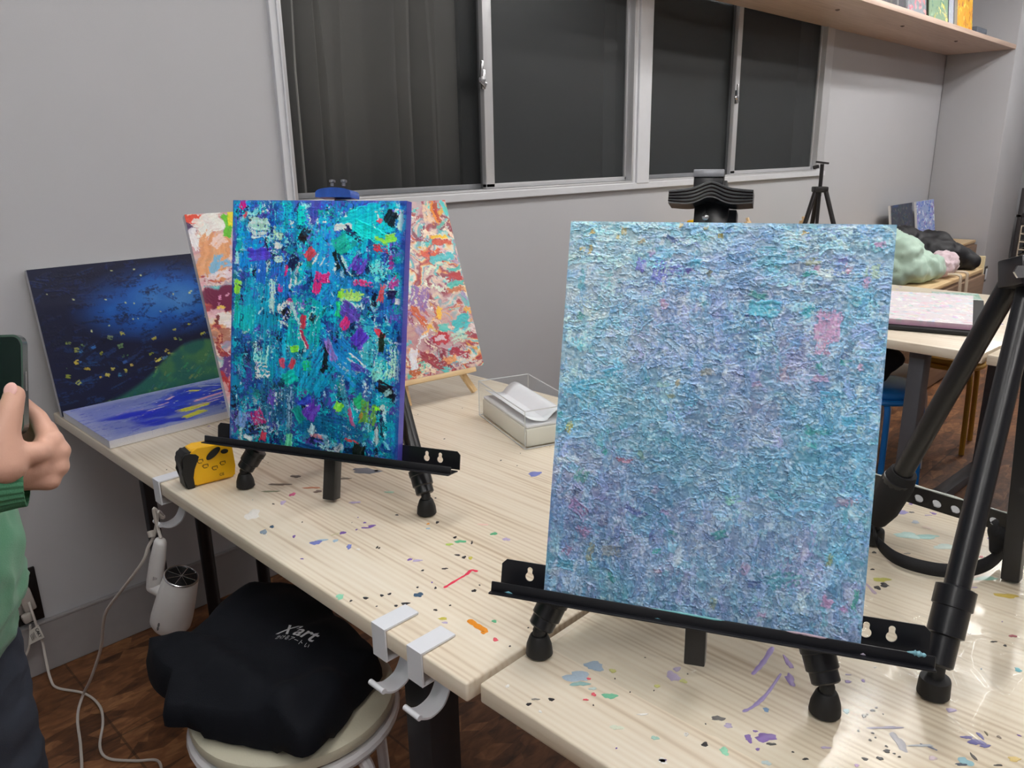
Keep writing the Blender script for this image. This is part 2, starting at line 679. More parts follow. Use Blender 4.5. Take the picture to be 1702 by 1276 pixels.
def painting(label, cat, B, bc, yaw, tilt, w, h, th, side, m, group=None, name='canvas_painting', wrap_col=None, hscale=1.0, flat=False, framed=True):
    """stretched canvas: painted cloth wrapped over a pine stretcher. bc = world centre of its lower front edge."""
    a, t = math.radians(yaw), math.radians(tilt)
    r = Vector((math.cos(a), math.sin(a), 0))
    n = Vector((math.sin(a), -math.cos(a), 0))
    up = Vector((0, 0, 1)) * math.cos(t) - n * math.sin(t)
    fn = n * math.cos(t) + Vector((0, 0, 1)) * math.sin(t)
    bc = Vector(bc)
    root = thing(name, label, cat, bc, group)
    ny, nx = B.ny, B.nx
    gx, gy = np.meshgrid(np.linspace(-w / 2, w / 2, nx), np.linspace(h, 0, ny))
    hg = B.h * hscale
    R_, U_, F_ = np.array(r), np.array(up), np.array(fn)
    P = gx[..., None] * R_ + gy[..., None] * U_ + hg[..., None] * F_
    verts = P.reshape(-1, 3)
    idx = np.arange(ny * nx).reshape(ny, nx)
    faces = np.stack([idx[:-1, :-1], idx[1:, :-1], idx[1:, 1:], idx[:-1, 1:]], -1).reshape(-1, 4)
    # wrapped sides: a ring pushed back by th
    ring = np.concatenate([idx[0, :], idx[1:, -1], idx[-1, -2::-1], idx[-2:0:-1, 0]])
    base = verts[ring] * 1.0
    flatpos = (gx.reshape(-1)[ring])[:, None] * R_ + (gy.reshape(-1)[ring])[:, None] * U_
    back = flatpos - F_ * th
    nv = len(verts)
    verts = np.concatenate([verts, flatpos - F_ * 0.0012, back])
    k = len(ring)
    i0 = ring
    i1 = nv + np.arange(k)
    i2 = nv + k + np.arange(k)
    f1 = np.stack([i0, np.roll(i0, -1), np.roll(i1, -1), i1], -1)[:, ::-1]
    f2 = np.stack([i1, np.roll(i1, -1), np.roll(i2, -1), i2], -1)[:, ::-1]
    faces = np.concatenate([faces, f1, f2])
    col = np.ones((len(verts), 4), np.float32)
    cl = s2l(np.clip(B.c, 0, 1)).reshape(-1, 3)
    col[:nv, :3] = cl
    sc = s2l(np.asarray(side, float) / 255)
    col[nv:nv + k, :3] = cl[ring] * 0.35 + sc * 0.65
    col[nv + k:, :3] = sc
    me = bpy.data.meshes.new('painted_canvas')
    me.from_pydata(verts.tolist(), [], faces.tolist())
    at_ = me.color_attributes.new('Col', 'FLOAT_COLOR', 'POINT')
    at_.data.foreach_set('color', col.reshape(-1))
    me.materials.append(m)
    me.polygons.foreach_set('use_smooth', [True] * len(me.polygons))
    me.set_sharp_from_angle(angle=math.radians(60))
    me.update()
    o = bpy.data.objects.new('painted_canvas', me)
    COL.objects.link(o)
    o.parent = root
    if framed:
        bm = bmesh.new()
        M3 = Matrix((r, up, fn)).transposed()
        wb = 0.035
        for (sx, sy, lx, ly) in ((0, h - wb / 2 - .002, w - .004, wb), (0, wb / 2 + .002, w - .004, wb), (-w / 2 + wb / 2 + .002, h / 2, wb, h - 2 * wb - .004), (w / 2 - wb / 2 - .002, h / 2, wb, h - 2 * wb - .004)):
            box(bm, bc + r * sx + up * sy - fn * (th * 0.5 + 0.001), (lx, ly, th - 0.003), M3)
        obj('stretcher_frame', bm, M_PINE, root, False)
    return root


# ================================================================== THE ROOM
CEIL = 2.70


def plain_wall_mat():
    return mat('wall_paper', (180, 181, 185), 0.75, 0, 0.025, 3.0, bump=0.12, bscale=500)


M_WALL = plain_wall_mat()


def floor_mat():
    m = bpy.data.materials.new('brown_floor')
    m.use_nodes = True
    nt = m.node_tree
    b = nt.nodes['Principled BSDF']
    tc = node(nt, 'ShaderNodeTexCoord')
    mp = node(nt, 'ShaderNodeMapping')
    mp.inputs['Scale'].default_value = (7, 16, 1)
    mp.inputs['Rotation'].default_value = (0, 0, 0.5)
    nt.links.new(tc.outputs['Object'], mp.inputs['Vector'])
    vo = node(nt, 'ShaderNodeTexVoronoi')
    vo.inputs['Scale'].default_value = 1.6
    nt.links.new(mp.outputs['Vector'], vo.inputs['Vector'])
    nz = node(nt, 'ShaderNodeTexNoise')
    nz.inputs['Scale'].default_value = 2.2
    nz.inputs['Detail'].default_value = 7
    nz.inputs['Distortion'].default_value = 1.5
    nt.links.new(mp.outputs['Vector'], nz.inputs['Vector'])
    sep = node(nt, 'ShaderNodeSeparateColor')
    nt.links.new(vo.outputs['Color'], sep.inputs[0])
    a = node(nt, 'ShaderNodeMath', operation='MULTIPLY_ADD')
    a.inputs[1].default_value = 0.35
    nt.links.new(sep.outputs[0], a.inputs[0])
    a2 = node(nt, 'ShaderNodeMath', operation='MULTIPLY')
    a2.inputs[1].default_value = 0.7
    nt.links.new(nz.outputs['Fac'], a2.inputs[0])
    nt.links.new(a2.outputs[0], a.inputs[2])
    r = ramp(nt, [(0.22, (58, 34, 20)), (0.45, (104, 66, 40)), (0.62, (130, 86, 54)), (0.85, (172, 124, 82))])
    nt.links.new(a.outputs[0], r.inputs['Fac'])
    br = node(nt, 'ShaderNodeTexBrick')
    br.inputs['Scale'].default_value = 1.0
    br.inputs['Brick Width'].default_value = 0.45
    br.inputs['Row Height'].default_value = 0.45
    br.inputs['Mortar Size'].default_value = 0.003
    br.offset = 0.0
    br.inputs['Color1'].default_value = (1, 1, 1, 1)
    br.inputs['Color2'].default_value = (0.85, 0.85, 0.85, 1)
    br.inputs['Mortar'].default_value = (0.45, 0.45, 0.45, 1)
    nt.links.new(tc.outputs['Object'], br.inputs['Vector'])
    mx = node(nt, 'ShaderNodeMix', data_type='RGBA', blend_type='MULTIPLY')
    mx.inputs[0].default_value = 1.0
    nt.links.new(r.outputs['Color'], mx.inputs[6])
    nt.links.new(br.outputs['Color'], mx.inputs[7])
    nt.links.new(mx.outputs[2], b.inputs['Base Color'])
    b.inputs['Roughness'].default_value = 0.42
    return m


X0, X1, Y0 = -1.6, 8.7, -3.4
bm = bmesh.new()
box(bm, ((X0 + X1) / 2, (Y0 + WY) / 2, -0.05), (X1 - X0 + 0.4, WY - Y0 + 0.8, 0.1))
struct('floor', bm, floor_mat(), 'brown mottled parquet floor', 'floor')
bm = bmesh.new()
box(bm, ((X0 + X1) / 2, (Y0 + WY) / 2, CEIL + 0.05), (X1 - X0 + 0.4, WY - Y0 + 0.8, 0.1))
struct('ceiling', bm, mat('ceiling_paint', (205, 205, 206), 0.8), 'white ceiling', 'ceiling')

# window openings in the back wall
WZ0, WZ1 = 1.212, 2.34
WXA, WXB, WXC, WXD = 1.300, 3.062, 3.178, 5.045
bm = bmesh.new()
WT = 0.16
yc = WY + WT / 2
box(bm, ((X0 + X1) / 2, yc, (WZ0 - 0.02) / 2), (X1 - X0, WT, WZ0 - 0.02))
box(bm, ((X0 + X1) / 2, yc, (WZ1 + CEIL) / 2), (X1 - X0, WT, CEIL - WZ1))
box(bm, ((X0 + WXA) / 2, yc, (WZ0 + WZ1) / 2 - .01), (WXA - X0, WT, WZ1 - WZ0 + .02))
box(bm, ((WXD + X1) / 2, yc, (WZ0 + WZ1) / 2 - .01), (X1 - WXD, WT, WZ1 - WZ0 + .02))
box(bm, ((WXB + WXC) / 2, yc, (WZ0 + WZ1) / 2 - .01), (WXC - WXB, WT, WZ1 - WZ0 + .02))
struct('wall_back', bm, M_WALL, 'pale grey wall with the long row of dark windows', 'wall')
bm = bmesh.new()
box(bm, (X0 - 0.05, (Y0 + WY) / 2, CEIL / 2), (0.1, WY - Y0, CEIL))
struct('wall_left', bm, M_WALL, 'pale grey side wall out of frame on the left', 'wall')
bm = bmesh.new()
box(bm, (X1 + 0.05, (Y0 + WY) / 2, CEIL / 2), (0.1, WY - Y0, CEIL))
struct('wall_right', bm, M_WALL, 'pale grey far wall beyond the pillar', 'wall')
bm = bmesh.new()
box(bm, ((X0 + X1) / 2, Y0 - 0.05, CEIL / 2), (X1 - X0, 0.1, CEIL))
struct('wall_front', bm, M_WALL, 'pale grey wall behind the viewer', 'wall')
# pillar
PX, PY, PX2 = 7.36, 1.725, 8.17
bm = bmesh.new()
box(bm, ((PX + PX2) / 2, (PY + WY) / 2, CEIL / 2), (PX2 - PX, WY - PY, CEIL), bevel=0.012)
struct('wall_pillar', bm, M_WALL, 'pale grey pillar jutting out at the end of the window wall', 'wall', True)
# baseboard
bm = bmesh.new()
box(bm, ((X0 + PX) / 2, WY - 0.006, 0.075), (PX - X0, 0.012, 0.15), bevel=0.003)
box(bm, ((X0 + PX) / 2, WY - 0.007, 0.147), (PX - X0, 0.014, 0.008), bevel=0.002)
struct('baseboard_back', bm, mat('baseboard_vinyl', (150, 147, 148), 0.5), 'grey vinyl baseboard along the window wall', 'baseboard')


# ---- windows
def glass_mat(name, wire):
    m = bpy.data.materials.new(name)
    m.use_nodes = True
    nt = m.node_tree
    b = nt.nodes['Principled BSDF']
    out = nt.nodes['Material Output']
    tc = node(nt, 'ShaderNodeTexCoord')
    b.inputs['Roughness'].default_value = 0.42
    b.inputs['Specular IOR Level'].default_value = 0.45
    nz = node(nt, 'ShaderNodeTexNoise')
    nz.inputs['Scale'].default_value = 260
    nt.links.new(tc.outputs['Object'], nz.inputs['Vector'])
    bp = node(nt, 'ShaderNodeBump')
    bp.inputs['Strength'].default_value = 0.25
    bp.inputs['Distance'].default_value = 0.001
    nt.links.new(nz.outputs['Fac'], bp.inputs['Height'])
    nt.links.new(bp.outputs['Normal'], b.inputs['Normal'])
    col = node(nt, 'ShaderNodeMix', data_type='RGBA')
    col.inputs[6].default_value = (hexc(40, 44, 46) if wire else hexc(64, 68, 70)) + (1,)
    col.inputs[7].default_value = hexc(112, 112, 108) + (1,)
    col.inputs[0].default_value = 0.0
    if wire:
        mp = node(nt, 'ShaderNodeMapping')
        mp.inputs['Rotation'].default_value = (0, math.radians(45), 0)
        nt.links.new(tc.outputs['Object'], mp.inputs['Vector'])
        sp = node(nt, 'ShaderNodeSeparateXYZ')
        nt.links.new(mp.outputs['Vector'], sp.inputs[0])
        outs = []
        for ax in (0, 2):
            md = node(nt, 'ShaderNodeMath', operation='PINGPONG')
            md.inputs[1].default_value = 0.0125
            nt.links.new(sp.outputs[ax], md.inputs[0])
            lt = node(nt, 'ShaderNodeMath', operation='LESS_THAN')
            lt.inputs[1].default_value = 0.0006
            nt.links.new(md.outputs[0], lt.inputs[0])
            outs.append(lt)
        mxm = node(nt, 'ShaderNodeMath', operation='MAXIMUM')
        nt.links.new(outs[0].outputs[0], mxm.inputs[0])
        nt.links.new(outs[1].outputs[0], mxm.inputs[1])
        k = node(nt, 'ShaderNodeMath', operation='MULTIPLY')
        k.inputs[1].default_value = 0.5
        nt.links.new(mxm.outputs[0], k.inputs[0])
        nt.links.new(k.outputs[0], col.inputs[0])
    nt.links.new(col.outputs[2], b.inputs['Base Color'])
    tr = node(nt, 'ShaderNodeBsdfTransparent')
    tr.inputs[0].default_value = (0.84, 0.84, 0.84, 1)
    mx = node(nt, 'ShaderNodeMixShader')
    mx.inputs[0].default_value = 0.32 if wire else 0.5
    nt.links.new(tr.outputs[0], mx.inputs[1])
    nt.links.new(b.outputs[0], mx.inputs[2])
    nt.links.new(mx.outputs[0], out.inputs[0])
    return m


G_WIRE, G_PLAIN = glass_mat('wired_frosted_glass', True), glass_mat('frosted_glass', False)
M_BLIND = mat('grey_blind_cloth', (214, 212, 208), 0.8, 0, 0.08, 6)
M_NIGHT = mat('dark_backing_board', (84, 88, 92), 0.7, 0, 0.15, 2)


def window(n, xa, xm, xb, wire_left, latch_x, latch_z):
    root = bpy.data.objects.new('window_%d' % n, None)
    COL.objects.link(root)
    root.location = ((xa + xb) / 2, WY, WZ0)
    tag(root, ['left aluminium sliding window with two dark frosted panes', 'right aluminium sliding window with two dark frosted panes under the shelf'][n - 1], 'window', kind='structure')
    bm = bmesh.new()
    H = WZ1 - WZ0
    zc = (WZ0 + WZ1) / 2
    # outer frame
    box(bm, (xa + 0.006, WY + 0.03, zc), (0.012, 0.10, H), bevel=0.002)
    box(bm, (xb - 0.006, WY + 0.03, zc), (0.012, 0.10, H), bevel=0.002)
    box(bm, ((xa + xb) / 2, WY + 0.03, WZ0 - 0.004), (xb - xa, 0.10, 0.014), bevel=0.002)
    box(bm, ((xa + xb) / 2, WY + 0.03, WZ1 - 0.006), (xb - xa, 0.10, 0.012), bevel=0.002)
    obj('window_frame', bm, M_ALU, root)
    for side, (p, q, yy, g) in enumerate(((xa + 0.012, xm + 0.02, 0.052, G_WIRE if wire_left else G_PLAIN), (xm - 0.022, xb - 0.012, 0.022, G_PLAIN))):
        y = WY + yy
        bm = bmesh.new()
        sw = 0.024
        zl, zh = WZ0 + 0.004, WZ1 - 0.012
        if side == 0:
            ws = (0.003, 0.032)
        else:
            ws = (0.045, 0.012)
        box(bm, (p + ws[0] / 2, y, zc), (ws[0], 0.022, zh - zl), bevel=0.001)
        box(bm, (q - ws[1] / 2, y, zc), (ws[1], 0.022, zh - zl), bevel=0.002)
        box(bm, ((p + q) / 2, y, zl + 0.009), (q - p, 0.022, 0.018), bevel=0.002)
        box(bm, ((p + q) / 2, y, zh - 0.012), (q - p, 0.022, 0.024), bevel=0.002)
        s = obj('sash', bm, M_ALU if side else mat('aluminium_dull', (128, 130, 134), 0.4, 0.3), root)
        bm = bmesh.new()
        box(bm, ((p + q) / 2, y, zc), (q - p - 0.012, 0.005, zh - zl - 0.02))
        obj('glass_pane', bm, g, s, False)
    # crescent latch
    bm = bmesh.new()
    ly = WY + 0.002
    box(bm, (latch_x + 0.012, ly + 0.004, latch_z - 0.015), (0.018, 0.012, 0.07), bevel=0.003)
    lathe(bm, [(0.0, 0), (0.014, 0.0), (0.016, 0.006), (0.012, 0.014), (0.0, 0.016)], (latch_x - 0.002, ly, latch_z - 0.018), (0, -1, 0), 18)
    box(bm, (latch_x - 0.006, ly - 0.010, latch_z + 0.018), (0.011, 0.008, 0.06), Matrix.Rotation(0.12, 3, 'Y'), bevel=0.003)
    box(bm, (latch_x + 0.004, ly - 0.008, latch_z - 0.03), (0.03, 0.008, 0.02), Matrix.Rotation(0.5, 3, 'Y'), bevel=0.003)
    obj('window_latch', bm, M_SILVER, root)
    return root


w1 = window(1, WXA, 2.172, WXB, True, 2.128, 1.625)
w2 = window(2, WXC, 4.03, WXD, False, 4.005, 1.63)

# added behind the glass: cloth pleated to show pale streaks, boards for night darkness
bm = bmesh.new()
rows = []
NX = 150
R0 = np.random.RandomState(4)
xs = np.linspace(WXA - .02, 2.19, NX)
ph = np.cumsum(0.35 + 0.5 * R0.rand(NX))
dep = np.full(NX, 0.19)  # pleat depths shaped so the ridges read as streaks of light
for (xc_, wd_, am_) in ((1.335, .018, .07), (1.385, .024, .11), (1.47, .020, .10), (1.56, .014, .03), (1.63, .012, .02), (1.78, .024, .10), (1.87, .020, .07), (1.95, .018, .10), (2.04, .016, .03)):
    dep -= am_ * 1.25 * np.exp(-((xs - xc_) / wd_) ** 2)
for z in (WZ0 - 0.02, 1.6, 2.0, WZ1):
    rows.append([bm.verts.new((xs[i] - (0.02 if z > 1.9 else 0) * math.sin(i * .3), WY + dep[i], z)) for i in range(NX)])
for a, b in zip(rows[:-1], rows[1:]):
    for i in range(NX - 1):
        bm.faces.new((a[i], a[i + 1], b[i + 1], b[i]))
c = obj('curtain', bm, M_BLIND)
md = c.modifiers.new('thick', 'SOLIDIFY')
md.thickness = 0.002
bake(c)
solo(c, 'added pleated grey curtain shaped to show pale streaks behind the wired left pane of the window', 'curtain')
bm = bmesh.new()
box(bm, ((2.2 + WXD) / 2, WY + WT + 0.02, (WZ0 + WZ1) / 2), (WXD - 2.15, 0.02, 1.3))
struct('outside_backing', bm, M_NIGHT, 'added dark board standing for the night outside the windows', 'wall')
bm = bmesh.new()
box(bm, (1.70, WY + WT + 0.06, (WZ0 + WZ1) / 2), (1.0, 0.02, 1.3))
struct('outside_backing', bm, M_NIGHT, 'added dark board standing for the night outside the left pane', 'wall')

# window trims: jambs, mullion, sill
bm = bmesh.new()
box(bm, (1.288, WY - 0.006, (1.176 + 2.37) / 2), (0.024, 0.016, 2.37 - 1.176), bevel=0.002)
box(bm, (1.300, WY - 0.010, (1.2 + 2.36) / 2), (0.006, 0.020, 2.36 - 1.2), bevel=0.002)
struct('trim_1', bm, M_WHITEPAINT, 'white jamb trim at the left end of the windows', 'trim')
bm = bmesh.new()
box(bm, (5.105, WY - 0.002, (1.2 + 2.36) / 2), (0.12, 0.012, 2.36 - 1.2), bevel=0.003)
struct('trim_2', bm, M_ALU, 'grey jamb trim at the right end of the windows', 'trim')
bm = bmesh.new()
box(bm, (3.075, WY - 0.008, (1.2 + 2.36) / 2), (0.020, 0.020, 2.36 - 1.2), bevel=0.003)
box(bm, (3.135, WY - 0.012, (1.2 + 2.36) / 2), (0.098, 0.028, 2.36 - 1.2), bevel=0.004)
struct('trim_3', bm, M_WHITEPAINT, 'white mullion between the two windows', 'trim')
bm = bmesh.new()
box(bm, (3.22, WY - 0.010, 1.191), (3.90, 0.026, 0.030), bevel=0.003)
box(bm, (3.22, WY - 0.004, 1.208), (3.86, 0.014, 0.012), bevel=0.002)
struct('trim_4', bm, M_WHITEPAINT, 'white sill under the windows', 'trim')

# wall outlet
root = thing('wall_outlet', 'black wall outlet plate low on the grey wall beside the person', 'outlet', (0.385, WY - 0.004, 0.155))
bm = bmesh.new()
box(bm, (0.375, WY - 0.004, 0.235), (0.105, 0.008, 0.155), bevel=0.002)
obj('cover_plate', bm, mat('black_glossy_plastic', (22, 22, 24), 0.25), root)
bm = bmesh.new()
box(bm, (0.362, WY - 0.010, 0.242), (0.045, 0.006, 0.10), bevel=0.002)
obj('socket', bm, mat('grey_plastic', (150, 147, 142), 0.5), root)

# pillar outlet
root = thing('wall_switch', 'small dark wall switch plate low on the pillar', 'switch', tuple(px_(1653, 492, PX)) if False else (7.45, PY - 0.003, 0.24))
bm = bmesh.new()
box(bm, (7.45, PY - 0.003, 0.31), (0.07, 0.006, 0.13), bevel=0.002)
obj('cover_plate', bm, mat('dark_brown_plastic', (60, 58, 58), 0.4), root)
bm = bmesh.new()
box(bm, (7.452, PY - 0.008, 0.31), (0.035, 0.006, 0.09), bevel=0.002)
obj('rocker', bm, M_WHITE, root)

# ---- shelf
bm = bmesh.new()
box(bm, ((2.9 + PX) / 2, (1.73 + WY) / 2, 2.0685), (PX - 2.9, WY - 1.73, 0.031), bevel=0.002)
sh = obj('wall_shelf', bm, M_SHELF)
solo(sh, 'long pale wooden shelf board above the windows holding small paintings', 'shelf')
for i, (u, v) in enumerate(((1392, 16), (1500, 43), (1589, 68))):
    p = pz(u, v, 2.053)
    bm = bmesh.new()
    lathe(bm, [(0.004, 0.0), (0.012, 0.004), (0.012, 0.008), (0.003, 0.009)], (p.x, p.y, 2.046), (0, 0, 1), 12)
    s = obj('shelf_screw', bm, mat('dull_screw', (110, 90, 80), 0.4, 0.6))
    s.data.transform(Matrix.Translation(-sh.location))
    s.parent = sh


# ---- ceiling lamps
def lamp_mat():
    m = bpy.data.materials.new('lit_diffuser')
    m.use_nodes = True
    b = m.node_tree.nodes['Principled BSDF']
    b.inputs['Emission Color'].default_value = (1.0, 0.975, 0.94, 1)
    b.inputs['Emission Strength'].default_value = LAMP
    b.inputs['Base Color'].default_value = (0.9, 0.9, 0.9, 1)
    return m


M_LIT = lamp_mat()


def ceiling_lamp(x, y, L, label, w=0.09, along='X'):
    root = thing('ceiling_light', label, 'light', (x, y, CEIL - 0.075), 'strip lamps on the ceiling')
    bm = bmesh.new()
    sx = (L + 0.04, w + 0.04) if along == 'X' else (w + 0.04, L + 0.04)
    box(bm, (x, y, CEIL - 0.02), (sx[0], sx[1], 0.04), bevel=0.004)
    obj('housing', bm, M_WHITE, root)
    bm = bmesh.new()
    s2 = (L, w) if along == 'X' else (w, L)
    box(bm, (x, y, CEIL - 0.058), (s2[0], s2[1], 0.034), bevel=0.012)
    obj('diffuser', bm, M_LIT, root)


LAMPS = [(0.5, 0.75, 1.25), (2.7, 1.00, 1.6), (4.9, 0.85, 2.4), (6.6, 0.5, 2.4), (0.1, -0.9, 1.25), (2.6, -0.9, 1.25), (5.2, -1.2, 1.25), (-0.9, -0.1, 1.25)]
for i, (x, y, L) in enumerate(LAMPS):
    ceiling_lamp(x, y, L, 'white ceiling strip lamp, %s' % ['nearest the left end of the window wall', 'above the middle of the windows', 'above the right end of the windows', 'near the pillar', 'behind the viewer at the left', 'behind the viewer in the middle', 'at the far right of the room', 'over the left corner'][i])


# ================================================================== TABLES
PAINT_SPLAT = paint_mat('dried_paint_splashes', 0.4, 0.5, 0.1)
RS = random.Random(11)


def splat(bm, lay, c, rx, ry, ang, col, wob=0.35, h=0.0007, n=16, z=TZ):
    ca, sa = math.cos(ang), math.sin(ang)
    ph = [RS.random() * 6.28 for _ in range(4)]
    lc = tuple(float(x) for x in s2l(np.array(col) / 255.0)) + (1,)
    ctr = bm.verts.new((c[0], c[1], z + h))
    ring, mid = [], []
    for k in range(n):
        t = 2 * PI * k / n
        q = 1 + wob * (0.5 * math.sin(2 * t + ph[0]) + 0.4 * math.sin(3 * t + ph[1]) + 0.35 * math.sin(5 * t + ph[2]) + 0.2 * math.sin(7 * t + ph[3]))
        for lst, s, zz in ((ring, 1.0, 0.0002), (mid, 0.86, h)):
            x, y = rx * q * s * math.cos(t), ry * q * s * math.sin(t)
            lst.append(bm.verts.new((c[0] + x * ca - y * sa, c[1] + x * sa + y * ca, z + zz)))
    for k in range(n):
        fs = [bm.faces.new((ring[k], ring[(k + 1) % n], mid[(k + 1) % n], mid[k])), bm.faces.new((mid[k], mid[(k + 1) % n], ctr))]
        for f in fs:
            f.material_index = 1
    for v in ring + mid + [ctr]:
        v[lay] = lc


def streak(bm, lay, pts, r, col, z=TZ, h=0.0007):
    lc = tuple(float(x) for x in s2l(np.array(col) / 255.0)) + (1,)
    pts = spline([(p[0], p[1], z + h) for p in pts], 5)
    L, Rr, C = [], [], []
    for i, p in enumerate(pts):
        t = (pts[min(i + 1, len(pts) - 1)] - pts[max(i - 1, 0)])
        t.z = 0
        t.normalize()
        nrm = Vector((-t.y, t.x, 0))
        rr = r * (0.65 + 0.7 * RS.random()) * (0.5 if i in (0, len(pts) - 1) else 1)
        C.append(bm.verts.new(p))
        L.append(bm.verts.new(p + nrm * rr - Vector((0, 0, h - 0.0002))))
        Rr.append(bm.verts.new(p - nrm * rr - Vector((0, 0, h - 0.0002))))
    for i in range(len(pts) - 1):
        for a, b in ((L, C), (C, Rr)):
            f = bm.faces.new((a[i], b[i], b[i + 1], a[i + 1]))
            f.material_index = 1
    for v in L + C + Rr:
        v[lay] = lc


BLK, PUR, LIL, BLU, LBL, TEA, GRN, LIM, YEL, ORA, RED, WHT, NAV = (26, 25, 30), (98, 60, 170), (180, 165, 215), (96, 112, 205), (150, 190, 222), (40, 150, 160), (60, 175, 120), (170, 205, 80), (205, 195, 60), (238, 150, 40), (225, 60, 85), (240, 240, 240), (20, 60, 100)
BGR = (110, 135, 160)
MIN_ = (120, 205, 170)


def zA(x, y):
    return (400 + x / 3.273, 780 + y / 3.273)


def zB(x, y):
    return (800 + x / 3.782, 1100 + y / 3.782)


def zC(x, y):
    return (1250 + x / 3.765, 1050 + y / 3.765)


def zD(x, y):
    return (1420 + x / 5.316, 760 + y / 5.316)


